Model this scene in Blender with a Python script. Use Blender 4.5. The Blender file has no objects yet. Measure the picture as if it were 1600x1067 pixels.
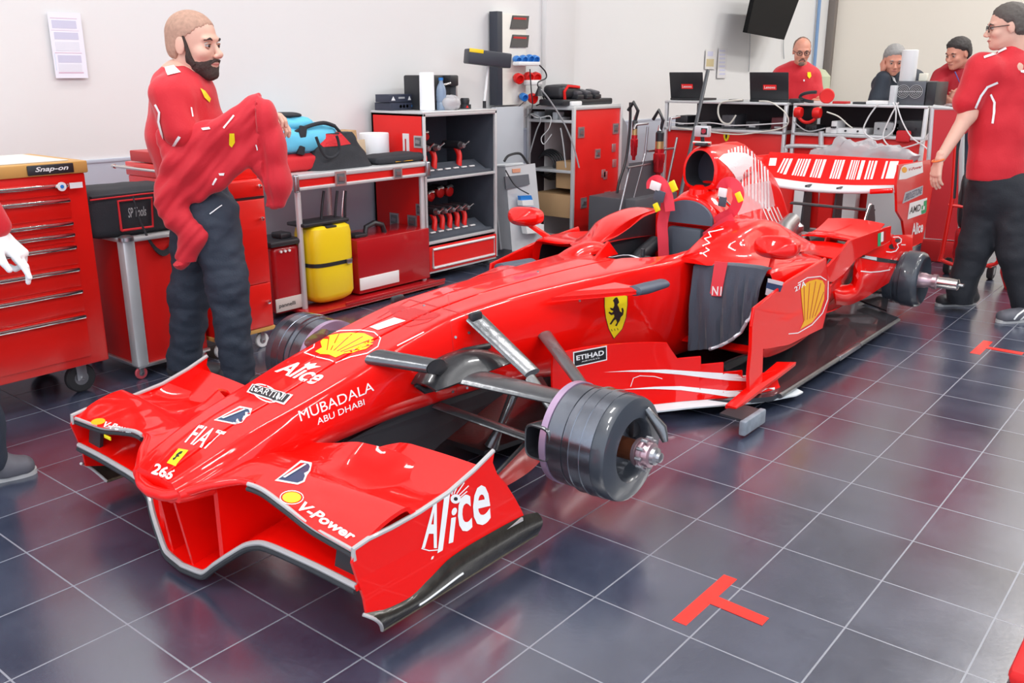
import bpy, bmesh, math, random
import numpy as np
from mathutils import Vector, Matrix, Quaternion, noise
from mathutils.bvhtree import BVHTree
from mathutils.geometry import tessellate_polygon
random.seed(7)
SC = bpy.context.scene
COL = SC.collection
# ------------------------------------------------------------------ camera
TILE = 0.30
YAW, PITCH, FPX = .6827, -.2886, 1415.6
CAMP = Vector((-4.2984*TILE, -5.1175*TILE, 4.7313*TILE))
CF = Vector((math.cos(YAW)*math.cos(PITCH), math.sin(YAW)*math.cos(PITCH), math.sin(PITCH)))
CR = CF.cross(Vector((0, 0, 1))).normalized()
CU = CR.cross(CF)
camd = bpy.data.cameras.new('camera'); cam = bpy.data.objects.new('camera', camd); COL.objects.link(cam)
camd.sensor_width = 36; camd.lens = FPX*36/1600; camd.clip_start = .05; camd.clip_end = 200
M = Matrix.Identity(4)
for i in range(3):
    M[i][0] = CR[i]; M[i][1] = CU[i]; M[i][2] = -CF[i]; M[i][3] = CAMP[i]
cam.matrix_world = M
SC.camera = cam
# ------------------------------------------------------------------ view
SC.view_settings.view_transform = 'Standard'
SC.view_settings.look = 'None'
SC.view_settings.gamma = 1
SC.view_settings.exposure = 0.0
SC.view_settings.use_curve_mapping = False
# ------------------------------------------------------------------ world
w = bpy.data.worlds.new('sky'); SC.world = w; w.use_nodes = True
nt = w.node_tree; bg = nt.nodes['Background']
bg.inputs[0].default_value = (.80, .88, 1.0, 1); bg.inputs[1].default_value = 1.9
def area(name, loc, size, power, rot, color=(1, 1, 1)):
    l = bpy.data.lights.new(name, 'AREA'); l.shape = 'RECTANGLE'; l.size = size[0]; l.size_y = size[1]
    l.energy = power; l.color = color
    o = bpy.data.objects.new(name, l); COL.objects.link(o); o.location = loc; o.rotation_euler = rot
    return o
# unseen ceiling battens, added to light walls and car (their housings are built with the room)
FILL_BATTENS = [(-3.2, -3.0), (-3.2, 1.0), (-1.0, -2.6), (-1.0, 1.4), (1.5, -4.6), (1.5, 2.0), (4.5, -2.6), (4.5, -5.2), (7.5, -1.2), (10.2, -1.2), (7.5, -4.6), (10.2, -4.6)]
for (x, y) in FILL_BATTENS:
    area('fill_light', (x, y, 6.02), (1.5, .30), 78 if x < 7 else 135, (0, 0, 0), (1, .985, .96))
# ------------------------------------------------------------------ unprojection helpers (pixel of the 1600x1067 photo -> real point)
def ray(px, py): return CF + CR*((px-800)/FPX) + CU*((533.5-py)/FPX)
def gz(px, py, z=0.): d = ray(px, py); return CAMP + d*((z-CAMP.z)/d.z)
def gy(px, py, y): d = ray(px, py); return CAMP + d*((y-CAMP.y)/d.y)
def gx(px, py, x): d = ray(px, py); return CAMP + d*((x-CAMP.x)/d.x)
# ------------------------------------------------------------------ materials
MAT = {}
def mat(name, col, rough=.5, metal=0., coat=0., spec=.5, bump=None, trans=0., alpha=1., emit=None, var=None, sheen=0.):
    if name in MAT: return MAT[name]
    m = bpy.data.materials.new(name); m.use_nodes = True; MAT[name] = m
    n = m.node_tree.nodes; l = m.node_tree.links; b = n['Principled BSDF']
    b.inputs['Base Color'].default_value = (*col, 1); b.inputs['Roughness'].default_value = rough
    b.inputs['Metallic'].default_value = metal; b.inputs['Coat Weight'].default_value = coat
    b.inputs['Coat Roughness'].default_value = .04
    b.inputs['Specular IOR Level'].default_value = spec
    b.inputs['Transmission Weight'].default_value = trans; b.inputs['Alpha'].default_value = alpha
    b.inputs['Sheen Weight'].default_value = sheen
    if emit: b.inputs['Emission Color'].default_value = (*emit[:3], 1); b.inputs['Emission Strength'].default_value = emit[3]
    tc = n.new('ShaderNodeTexCoord')
    if var:   # (scale, amount) gentle colour mottling
        nz = n.new('ShaderNodeTexNoise'); nz.inputs['Scale'].default_value = var[0]; nz.inputs['Detail'].default_value = 5
        l.new(tc.outputs['Object'], nz.inputs['Vector'])
        mx = n.new('ShaderNodeMix'); mx.data_type = 'RGBA'
        mx.inputs[6].default_value = (*[c*(1-var[1]) for c in col], 1); mx.inputs[7].default_value = (*[min(1, c*(1+var[1])) for c in col], 1)
        l.new(nz.outputs['Fac'], mx.inputs[0]); l.new(mx.outputs[2], b.inputs['Base Color'])
    if bump:  # (kind, scale, strength)
        kind, sc_, st = bump
        if kind == 'weave':
            t = n.new('ShaderNodeTexChecker'); t.inputs['Scale'].default_value = sc_; out = t.outputs['Fac']
        elif kind == 'wave':
            t = n.new('ShaderNodeTexWave'); t.inputs['Scale'].default_value = sc_; t.inputs['Distortion'].default_value = 6; out = t.outputs['Fac']
        else:
            t = n.new('ShaderNodeTexNoise'); t.inputs['Scale'].default_value = sc_; t.inputs['Detail'].default_value = 6; out = t.outputs['Fac']
        l.new(tc.outputs['Object'], t.inputs['Vector'])
        bp = n.new('ShaderNodeBump'); bp.inputs['Strength'].default_value = st; bp.inputs['Distance'].default_value = .01
        l.new(out, bp.inputs['Height']); l.new(bp.outputs[0], b.inputs['Normal'])
    return m
RED = mat('race_red_paint', (.84, .004, .002), .34, coat=.75, spec=.12)
REDF = mat('red_panel', (.72, .010, .008), .42, spec=.4, var=(3, .06))
REDC = mat('red_cabinet_paint', (.76, .010, .006), .3, coat=.3)
REDK = mat('deep_red_panel', (.50, .012, .014), .4, spec=.4)
WHT = mat('white_decal', (.86, .86, .86), .4)
YEL = mat('yellow_decal', (.90, .72, .01), .4)
ORY = mat('orange_yellow_decal', (.90, .42, .005), .4)
BLK = mat('black_decal', (.012, .012, .014), .4)
NAVY = mat('navy_decal', (.02, .05, .12), .4)
GRN = mat('green_decal', (.02, .35, .14), .4)
CARB = mat('carbon_fibre', (.035, .036, .040), .28, coat=.5, metal=.35, bump=('noise', 60, .06))
CARBS = mat('polished_carbon', (.16, .165, .175), .24, metal=.75, bump=('noise', 45, .10), var=(9, .35))
CARBM = mat('matt_carbon', (.020, .021, .025), .45)
BLKP = mat('black_plastic', (.018, .019, .023), .42)
RUB = mat('black_rubber', (.022, .022, .025), .7)
ALU = mat('brushed_aluminium', (.62, .62, .63), .32, metal=.9, bump=('noise', 90, .05))
ALUW = mat('pale_aluminium_edge', (.66, .67, .68), .38, metal=.45)
CHR = mat('chrome', (.80, .79, .76), .15, metal=1.)
STEEL = mat('steel', (.38, .38, .40), .3, metal=.9)
GREYP = mat('grey_plastic', (.40, .41, .42), .5)
LGREY = mat('light_grey_enclosure', (.60, .62, .64), .45)
DGREY = mat('dark_grey_foam', (.055, .065, .085), .7, var=(14, .2))
WPL = mat('white_plastic', (.80, .80, .80), .4)
YELP = mat('yellow_tank_plastic', (.85, .60, .010), .38, coat=.2)
WOOD = mat('wood_top', (.60, .33, .09), .45, bump=('wave', 3, .05), var=(6, .15))
CARD = mat('cardboard', (.48, .30, .15), .75, var=(5, .1))
BLUEB = mat('light_blue_fabric', (.13, .55, .78), .7, bump=('noise', 40, .1))
BLUE = mat('blue_plastic', (.02, .20, .60), .4)
FABK = mat('black_bag_fabric', (.022, .024, .030), .8, bump=('noise', 160, .25))
FABG = mat('slate_grey_cloth', (.058, .072, .100), .75, bump=('noise', 220, .2), sheen=.2)
FABR = mat('red_bag_fabric', (.60, .012, .02), .7, bump=('noise', 160, .2))
BELT = mat('red_harness_webbing', (.76, .03, .06), .55, bump=('weave', 220, .15))
PEARL = mat('pearl_white_paint', (.72, .76, .78), .3, coat=.5)
LIPG = mat('grey_edge_trim', (.42, .40, .40), .35, coat=.3)
COPP = mat('heated_steel', (.50, .16, .08), .28, metal=.9)
LILAC = mat('heat_tinted_metal', (.48, .34, .50), .3, metal=.5)
# ------------------------------------------------------------------ mesh helpers
def wmat(o):
    m = Matrix.Identity(4)
    while o is not None:
        m = (Matrix.LocRotScale(o.location, o.rotation_euler, o.scale)) @ m
        o = o.parent
    return m
def tag(o, label=None, cat=None, group=None, kind=None):
    if label: o['label'] = label
    if cat: o['category'] = cat
    if group: o['group'] = group
    if kind: o['kind'] = kind
    return o
def empty(name, loc, label=None, cat=None, group=None, rz=0.):
    o = bpy.data.objects.new(name, None); COL.objects.link(o); o.location = loc; o.rotation_euler = (0, 0, rz)
    o.empty_display_size = .1
    return tag(o, label, cat, group)
class MB:
    """collects shapes and links them as ONE mesh object"""
    def __init__(s): s.v = []; s.f = []; s.m = []; s.s = []; s.mats = []
    def mi(s, m):
        if m not in s.mats: s.mats.append(m)
        return s.mats.index(m)
    def add(s, vs, fs, m, smooth=False):
        k = len(s.v); i = s.mi(m); s.v += [Vector(v) for v in vs]
        for f in fs: s.f.append(tuple(k+j for j in f)); s.m.append(i); s.s.append(smooth)
        return s
    def addbm(s, bm, m, smooth=False, mtx=None):
        bm.verts.index_update()
        vs = [(mtx @ v.co) if mtx else v.co.copy() for v in bm.verts]
        s.add(vs, [[v.index for v in f.verts] for f in bm.faces], m, smooth); bm.free(); return s
    def box(s, a, b, m, bev=.0, seg=2, rot=None, pivot=None):
        a = Vector(a); b = Vector(b); c = (a+b)/2; d = b-a
        bm = bmesh.new(); bmesh.ops.create_cube(bm, size=1)
        for v in bm.verts: v.co = Vector((v.co.x*d.x, v.co.y*d.y, v.co.z*d.z))
        if bev > 0:
            bev = min(bev, .45*min(abs(d.x), abs(d.y), abs(d.z)))
            bmesh.ops.bevel(bm, geom=bm.edges[:], offset=bev, segments=seg, affect='EDGES', profile=.5)
        mt = Matrix.Translation(c)
        if rot is not None:
            p = Vector(pivot) if pivot is not None else c
            mt = Matrix.Translation(p) @ rot.to_4x4() @ Matrix.Translation(c-p)
        return s.addbm(bm, m, bev > 0, mt)
    def tube(s, pts, r, m, n=10, caps=True, smooth=True, close=False):
        pts = [Vector(p) for p in pts]; R = r if isinstance(r, (list, tuple)) else [r]*len(pts)
        if close: pts = pts+[pts[0]]; R = list(R)+[R[0]]
        vs = []; fs = []; prev = None
        for i, p in enumerate(pts):
            t = (pts[min(i+1, len(pts)-1)]-pts[max(i-1, 0)]).normalized()
            if prev is None:
                a = t.orthogonal().normalized()
            else:
                a = (prev - t*prev.dot(t));
                a = a.normalized() if a.length > 1e-6 else t.orthogonal().normalized()
            prev = a; b = t.cross(a)
            for k in range(n):
                an = 2*math.pi*k/n; vs.append(p+(a*math.cos(an)+b*math.sin(an))*R[i])
        for i in range(len(pts)-1):
            for k in range(n): fs.append((i*n+k, i*n+(k+1) % n, (i+1)*n+(k+1) % n, (i+1)*n+k))
        if caps: fs.append(tuple(range(n-1, -1, -1))); fs.append(tuple(range((len(pts)-1)*n, len(pts)*n)))
        return s.add(vs, fs, m, smooth)
    def cyl(s, a, b, r, m, n=24, r2=None, smooth=True):
        return s.tube([a, b], [r, r if r2 is None else r2], m, n, True, smooth)
    def lathe(s, prof, o, axis, m, n=32, smooth=True, caps=True):
        """prof [(r, h)] turned about axis through o"""
        ax = Vector(axis).normalized(); a = ax.orthogonal().normalized(); b = ax.cross(a); o = Vector(o)
        vs = []; fs = []
        for (r, h) in prof:
            for k in range(n):
                an = 2*math.pi*k/n; vs.append(o+ax*h+(a*math.cos(an)+b*math.sin(an))*r)
        for i in range(len(prof)-1):
            for k in range(n): fs.append((i*n+k, i*n+(k+1) % n, (i+1)*n+(k+1) % n, (i+1)*n+k))
        if caps:
            fs.append(tuple(range(n-1, -1, -1))); fs.append(tuple(range((len(prof)-1)*n, len(prof)*n)))
        return s.add(vs, fs, m, smooth)
    def plate(s, pts, th, m, nrm=None, smooth=False):
        """polygon (3D points, roughly planar) extruded by th along its normal (centred)"""
        pts = [Vector(p) for p in pts]; n = len(pts)
        if nrm is None:
            nrm = Vector((0, 0, 0))
            for i in range(n):
                a = pts[i]; b = pts[(i+1) % n]
                nrm += Vector(((a.y-b.y)*(a.z+b.z), (a.z-b.z)*(a.x+b.x), (a.x-b.x)*(a.y+b.y)))
        nrm = Vector(nrm).normalized()
        vs = [p+nrm*th/2 for p in pts]+[p-nrm*th/2 for p in pts]
        tr = tessellate_polygon([pts]); fs = []
        for t in tr:
            a, b, c = t
            q = (pts[b]-pts[a]).cross(pts[c]-pts[a])
            if q.dot(nrm) < 0: t = (a, c, b)
            fs.append(tuple(t)); fs.append((t[0]+n, t[2]+n, t[1]+n))
        for i in range(n):
            j = (i+1) % n; fs.append((i, i+n, j+n, j))
        return s.add(vs, fs, m, smooth)
    def grid(s, rows, m, closed=False, smooth=True, flip=False, caps=False):
        n = len(rows[0]); vs = [p for r in rows for p in r]; fs = []
        for i in range(len(rows)-1):
            for k in range(n if closed else n-1):
                j = (k+1) % n; f = (i*n+k, i*n+j, (i+1)*n+j, (i+1)*n+k)
                fs.append(f[::-1] if flip else f)
        if caps:
            fs.append(tuple(range(n-1, -1, -1))); fs.append(tuple(range((len(rows)-1)*n, len(rows)*n)))
        return s.add(vs, fs, m, smooth)
    def sheet(s, rows, th, m, smooth=True, m2=None):
        """grid with real thickness"""
        R = len(rows); n = len(rows[0]); P = [[Vector(p) for p in r] for r in rows]
        N = []
        for i in range(R):
            nr = []
            for k in range(n):
                du = P[min(i+1, R-1)][k]-P[max(i-1, 0)][k]; dv = P[i][min(k+1, n-1)]-P[i][max(k-1, 0)]
                q = du.cross(dv); nr.append(q.normalized() if q.length > 1e-9 else Vector((0, 0, 1)))
            N.append(nr)
        A = [[P[i][k]+N[i][k]*th/2 for k in range(n)] for i in range(R)]
        B = [[P[i][k]-N[i][k]*th/2 for k in range(n)] for i in range(R)]
        s.grid(A, m, smooth=smooth); s.grid(B, m2 or m, smooth=smooth, flip=True)
        rim = lambda a, b: s.grid([a, b], m, smooth=False)
        rim(B[0], A[0]); rim(A[-1], B[-1]); rim([r[0] for r in A], [r[0] for r in B]); rim([r[-1] for r in B], [r[-1] for r in A])
        return s
    def pieces(s):
        p = list(range(len(s.v)))
        def fd(a):
            while p[a] != a: p[a] = p[p[a]]; a = p[a]
            return a
        for f in s.f:
            r = fd(f[0])
            for j in f[1:]: p[fd(j)] = r
        g = {}
        for k, f in enumerate(s.f): g.setdefault(fd(f[0]), []).append(k)
        out = []
        for ks in g.values():
            q = MB(); mp = {}
            for k in ks:
                ff = []
                for j in s.f[k]:
                    if j not in mp: mp[j] = len(q.v); q.v.append(s.v[j])
                    ff.append(mp[j])
                q.f.append(tuple(ff)); q.m.append(q.mi(s.mats[s.m[k]])); q.s.append(s.s[k])
            out.append(q)
        return out
    def build(s, name, parent=None, bevel=0., sub=0, label=None, split=False):
        if split: return [q.build(name, parent, bevel, sub, label) for q in s.pieces()][0]
        me = bpy.data.meshes.new(name); o = bpy.data.objects.new(name, me)
        inv = None
        if parent is not None:
            inv = wmat(parent).inverted(); vs = [inv @ v for v in s.v]
        else:
            xs = [v.x for v in s.v]; ys = [v.y for v in s.v]; zs = [v.z for v in s.v]
            c = Vector(((min(xs)+max(xs))/2, (min(ys)+max(ys))/2, min(zs)))
            o.location = c; vs = [v-c for v in s.v]
        me.from_pydata(vs, [], s.f)
        for m in s.mats: me.materials.append(m)
        me.polygons.foreach_set('material_index', s.m); me.polygons.foreach_set('use_smooth', s.s)
        me.validate(clean_customdata=False); me.update()
        if any(s.s) and not sub: me.set_sharp_from_angle(angle=math.radians(38))
        COL.objects.link(o)
        if parent is not None: o.parent = parent
        if bevel > 0:
            md = o.modifiers.new('bevel', 'BEVEL'); md.width = bevel; md.segments = 2; md.limit_method = 'ANGLE'; md.angle_limit = .6
        if sub: md = o.modifiers.new('sub', 'SUBSURF'); md.levels = sub; md.render_levels = sub
        if label: o['label'] = label
        return o
def fixnormals(o):
    bm = bmesh.new(); bm.from_mesh(o.data); bmesh.ops.recalc_face_normals(bm, faces=bm.faces[:]); bm.to_mesh(o.data); bm.free(); return o
def copy_tree(o, parent=None):
    c = o.copy(); COL.objects.link(c); c.parent = parent
    for ch in list(o.children): copy_tree(ch, c)
    return c
def lerp(a, b, t): return a+(b-a)*t
def cr(keys, x):
    """smooth (pchip-like) interpolation of keyed tuples [(x, v0, v1 ...)]"""
    xs = [k[0] for k in keys]
    if x <= xs[0]: return list(keys[0][1:])
    if x >= xs[-1]: return list(keys[-1][1:])
    i = max(j for j in range(len(xs)-1) if xs[j] <= x); h = xs[i+1]-xs[i]; t = (x-xs[i])/h; out = []
    for c in range(1, len(keys[0])):
        d = [(keys[j+1][c]-keys[j][c])/(xs[j+1]-xs[j]) for j in range(len(xs)-1)]
        def tan(j):
            if j == 0: return d[0]
            if j == len(xs)-1: return d[-1]
            return 0 if d[j-1]*d[j] <= 0 else 2*d[j-1]*d[j]/(d[j-1]+d[j])
        m0, m1 = tan(i), tan(i+1); a, b = keys[i][c], keys[i+1][c]
        t2, t3 = t*t, t*t*t
        out.append((2*t3-3*t2+1)*a+(t3-2*t2+t)*h*m0+(-2*t3+3*t2)*b+(t3-t2)*h*m1)
    return out
def spline(pts, n, closed=False):
    """Catmull-Rom through 3D (or 2D) points, n samples per span"""
    P = [Vector(p) for p in pts]; L = len(P); out = []
    for i in range(L if closed else L-1):
        p0 = P[(i-1) % L] if (closed or i > 0) else P[0]; p1 = P[i]; p2 = P[(i+1) % L]
        p3 = P[(i+2) % L] if (closed or i+2 < L) else P[-1]
        for k in range(n):
            t = k/n
            out.append(.5*((2*p1)+(p2-p0)*t+(2*p0-5*p1+4*p2-p3)*t*t+(-p0+3*p1-3*p2+p3)*t*t*t))
    if not closed: out.append(P[-1])
    return out
# ------------------------------------------------------------------ writing and marks laid on real surfaces
_tc = {}
def text2d(txt, bold=.0, shear=0.):
    """2D outline mesh of a text in the built-in font, normalised to its bounding box: (verts, faces, aspect)"""
    key = (txt, bold, shear)
    if key in _tc: return _tc[key]
    c = bpy.data.curves.new('t', 'FONT'); c.body = txt; c.size = 1; c.offset = bold; c.shear = shear; c.resolution_u = 3
    o = bpy.data.objects.new('t', c); COL.objects.link(o)
    dg = bpy.context.evaluated_depsgraph_get(); dg.update(); me = o.evaluated_get(dg).to_mesh()
    vs = [(v.co.x, v.co.y) for v in me.vertices]; fs = [tuple(p.vertices) for p in me.polygons]
    o.evaluated_get(dg).to_mesh_clear(); bpy.data.objects.remove(o); bpy.data.curves.remove(c)
    x0 = min(v[0] for v in vs); x1 = max(v[0] for v in vs); y0 = min(v[1] for v in vs); y1 = max(v[1] for v in vs)
    vs = [((v[0]-x0)/(x1-x0), (v[1]-y0)/(y1-y0)) for v in vs]
    _tc[key] = (vs, fs); return _tc[key]
def bvh_of(*objs):
    vs = []; fs = []
    for o in objs:
        m = wmat(o); k = len(vs)
        vs += [m @ v.co for v in o.data.vertices]; fs += [tuple(k+i for i in p.vertices) for p in o.data.polygons]
    return BVHTree.FromPolygons(vs, fs)
def hit(bvh, px, py, off=.0015, fallback=None):
    d = ray(px, py).normalized(); h = bvh.ray_cast(CAMP, d)
    if h[0] is None:
        return None
    n = h[1]
    if n.dot(d) > 0: n = -n
    return h[0]+n*off
def densify(vs, fs, maxl):
    bm = bmesh.new(); V = [bm.verts.new((v[0], v[1], 0)) for v in vs]
    for f in fs:
        try: bm.faces.new([V[i] for i in f])
        except ValueError: pass
    bmesh.ops.triangulate(bm, faces=bm.faces[:])
    for _ in range(5):
        es = [e for e in bm.edges if e.calc_length() > maxl]
        if not es: break
        bmesh.ops.subdivide_edges(bm, edges=es, cuts=1); bmesh.ops.triangulate(bm, faces=bm.faces[:])
    bm.verts.index_update()
    r = ([(v.co.x, v.co.y) for v in bm.verts], [tuple(v.index for v in f.verts) for f in bm.faces]); bm.free(); return r
class Decal:
    """flat marks traced in the photo's frame and laid on the real surface under them"""
    def __init__(s, bvh, off=.0015, plane=None): s.b = bvh; s.mb = MB(); s.off = off; s.plane = plane
    def _put(s, vs, fs, m, lift=0., maxl=7.):
        vs, fs = densify(vs, fs, maxl); P = []; last = None
        for (x, y) in vs:
            h = hit(s.b, x, y, s.off+lift); P.append(h)
        ok = [f for f in fs if all(P[i] is not None for i in f)]
        # drop triangles that jump from one surface to another
        ok = [f for f in ok if max((P[f[0]]-P[f[1]]).length, (P[f[1]]-P[f[2]]).length, (P[f[2]]-P[f[0]]).length) < .16]
        P = [p if p is not None else CAMP for p in P]
        use = sorted({i for f in ok for i in f}); mp = {i: k for k, i in enumerate(use)}
        if ok: s.mb.add([P[i] for i in use], [tuple(mp[i] for i in f) for f in ok], m)
    def poly(s, pts, m, lift=0., maxl=7.):
        t = tessellate_polygon([[Vector((p[0], p[1], 0)) for p in pts]])
        s._put(pts, [tuple(f) for f in t], m, lift, maxl); return s
    def line(s, pts, wd, m, lift=0., closed=False):
        P = [Vector(p) for p in pts]; n = len(P)
        for i in range(n if closed else n-1):
            a = P[i]; b = P[(i+1) % n]; d = (b-a); 
            if d.length < 1e-6: continue
            d.normalize(); q = Vector((-d.y, d.x))*wd/2; e = d*wd*.25
            s.poly([a-e+q, b+e+q, b+e-q, a-e-q], m, lift)
        return s
    def text(s, txt, bl, br, tl, tr, m, bold=.02, shear=0., lift=.0004):
        vs, fs = text2d(txt, bold, shear); bl, br, tl, tr = map(Vector, (bl, br, tl, tr))
        P = [((bl*(1-u)+br*u)*(1-v)+(tl*(1-u)+tr*u)*v) for (u, v) in vs]
        s._put([(p.x, p.y) for p in P], fs, m, lift, 6); return s
    def map(s, pts, O, U, V):  # unit coords -> pixels
        O = Vector(O); U = Vector(U); V = Vector(V); return [tuple(O+U*a+V*b) for a, b in pts]
    def build(s, name, parent, label=None):
        if not s.mb.f: print('EMPTY DECAL', name); return None
        return s.mb.build(name, parent, label=label)
def text3d(mb, txt, O, U, V, m, bold=.02, shear=0.):
    """text on a plane: O lower-left, U full width vector, V full height vector"""
    vs, fs = text2d(txt, bold, shear); O = Vector(O); U = Vector(U); V = Vector(V)
    mb.add([O+U*a+V*b for a, b in vs], fs, m); return mb
# ================================================================== ROOM
YW, XB, YR, XF, ZC = 3.4, 11.7, -6.5, -4.6, 6.3
def floor_mat():
    m = bpy.data.materials.new('slate_floor_tiles'); m.use_nodes = True; n = m.node_tree.nodes; l = m.node_tree.links; b = n['Principled BSDF']
    geo = n.new('ShaderNodeNewGeometry'); sep = n.new('ShaderNodeSeparateXYZ'); l.new(geo.outputs['Position'], sep.inputs[0])
    def mth(op, a, bb=None, c=None):
        q = n.new('ShaderNodeMath'); q.operation = op
        for i, v in enumerate((a, bb, c)):
            if v is None: continue
            if isinstance(v, (int, float)): q.inputs[i].default_value = v
            else: l.new(v, q.inputs[i])
        return q.outputs[0]
    ds = []; ids = []
    for ax in (0, 1):
        t = mth('DIVIDE', sep.outputs[ax], TILE); r = mth('ROUND', t); d = mth('ABSOLUTE', mth('SUBTRACT', t, r)); ds.append(d)
        ids.append(mth('FLOOR', t))
    dm = mth('MINIMUM', ds[0], ds[1])
    g = mth('LESS_THAN', dm, .0082)
    comb = n.new('ShaderNodeCombineXYZ'); l.new(ids[0], comb.inputs[0]); l.new(ids[1], comb.inputs[1])
    wn = n.new('ShaderNodeTexWhiteNoise'); l.new(comb.outputs[0], wn.inputs['Vector'])
    nz = n.new('ShaderNodeTexNoise'); nz.inputs['Scale'].default_value = 3.2; nz.inputs['Detail'].default_value = 8; nz.inputs['Roughness'].default_value = .65
    l.new(geo.outputs['Position'], nz.inputs['Vector'])
    nf = n.new('ShaderNodeTexNoise'); nf.inputs['Scale'].default_value = 70; nf.inputs['Detail'].default_value = 6
    l.new(geo.outputs['Position'], nf.inputs['Vector'])
    r1 = n.new('ShaderNodeValToRGB'); r1.color_ramp.elements[0].position = .32; r1.color_ramp.elements[1].position = .72
    r1.color_ramp.elements[0].color = (.016, .022, .046, 1); r1.color_ramp.elements[1].color = (.060, .072, .115, 1)
    mixv = mth('ADD', mth('MULTIPLY', nz.outputs['Fac'], .7), mth('ADD', mth('MULTIPLY', nf.outputs['Fac'], .3), mth('MULTIPLY', mth('SUBTRACT', wn.outputs['Value'], .5), .10)))
    l.new(mixv, r1.inputs[0])
    mx = n.new('ShaderNodeMix'); mx.data_type = 'RGBA'; l.new(g, mx.inputs[0]); l.new(r1.outputs[0], mx.inputs[6]); mx.inputs[7].default_value = (.13, .14, .18, 1)
    l.new(mx.outputs[2], b.inputs['Base Color'])
    rr = n.new('ShaderNodeMapRange'); rr.inputs[3].default_value = .17; rr.inputs[4].default_value = .30; l.new(nz.outputs['Fac'], rr.inputs[0])
    rg = mth('ADD', rr.outputs[0], mth('MULTIPLY', g, .35)); l.new(rg, b.inputs['Roughness'])
    hb = mth('ADD', mth('MULTIPLY', mth('SUBTRACT', 1.0, g), .6), mth('MULTIPLY', nf.outputs['Fac'], .16))
    bp = n.new('ShaderNodeBump'); bp.inputs['Strength'].default_value = .22; bp.inputs['Distance'].default_value = .004
    l.new(hb, bp.inputs['Height']); l.new(bp.outputs[0], b.inputs['Normal'])
    b.inputs['Specular IOR Level'].default_value = 1.0; b.inputs['IOR'].default_value = 2.0
    return m
WALLM = mat('white_plaster', (.74, .73, .72), .7, bump=('noise', 12, .05), var=(.8, .02))
WALLB = mat('cream_plaster', (.84, .77, .67), .75, bump=('noise', 12, .05), var=(.8, .02))
BAND = mat('pale_grey_dado', (.46, .50, .58), .6, var=(1.5, .04))
CEIL = mat('ceiling_white', (.72, .72, .71), .8)
def struct(mb, name, bev=0.):
    o = mb.build(name, bevel=bev); o['kind'] = 'structure'; return o
FLOORM = floor_mat()
struct(MB().box((XF, YR, -.12), (XB+.2, YW+.2, 0), FLOORM), 'floor')
struct(MB().box((XF, YW, 0.0), (XB, YW+.15, ZC), WALLM), 'wall_left')
struct(MB().box((XB, YR, 0.0), (XB+.15, YW+.15, ZC), WALLB), 'wall_back')
struct(MB().box((2.6, YR-.15, 0.0), (XB+.15, YR, ZC), mat('right_wall_paint', (.07, .07, .08), .7)), 'wall_right')
struct(MB().box((XF, YR-.15, ZC), (XB+.15, YW+.15, ZC+.12), CEIL), 'ceiling')
# grey dado painted board along the long wall, shallow cover strip on top
o = MB().box((XF, YW-.012, 0.0), (XB, YW, .95), BAND).box((XF, YW-.016, .945), (XB, YW, .965), BAND, .003); struct(o, 'baseboard_left')
# pilaster and corner column
px0 = gy(846, 80, YW).x
struct(MB().box((px0, YW-.05, 0), (px0+.42, YW, ZC), WALLM, .006), 'trim_1')
struct(MB().box((XB-.10, YW-.10, 0), (XB, YW, ZC), mat('dark_corner_trim', (.20, .17, .15), .6), .01), 'trim_2')
# header over the open garage door in front, out of the picture
struct(MB().box((XF-.1, YR, 4.6), (XF+.1, YW, ZC), WALLM), 'trim_3')
hous = mat('fill_housing_paint', (.7, .7, .7), .5); tube_e = mat('fill_tube_glow', (1, 1, 1), .5, emit=(1, .98, .95, 6))
proto = None
for k, (x, y) in enumerate(FILL_BATTENS):  # housings and glowing tubes of the added battens, all out of view
    if proto is None:
        proto = empty('fill_batten', (x, y, 6.06), 'added twin tube ceiling batten, out of view, lighting the garage', 'ceiling light', 'added ceiling battens')
        MB().box((x-.8, y-.17, 6.06), (x+.8, y+.17, 6.30), hous, .01).build('fill_batten_housing', proto)
        t = MB()
        for dy in (-.07, .07): t.cyl((x-.72, y+dy, 6.04), (x+.72, y+dy, 6.04), .014, tube_e, 10)
        t.build('fill_batten_tube', proto)
    else:
        c = copy_tree(proto); c.location = (x, y, 6.06)
# ================================================================== RACING CAR
YC = .70
car = empty('racing_car', (2.3, YC, 0), 'red open-wheel racing car with its wheels off, parked across the tiled garage floor', 'racing car')
def mir(p): return Vector((p[0], 2*YC-p[1], p[2]))
def S(d, z, x, side=-1): return Vector((x, YC+side*d, z))
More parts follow.
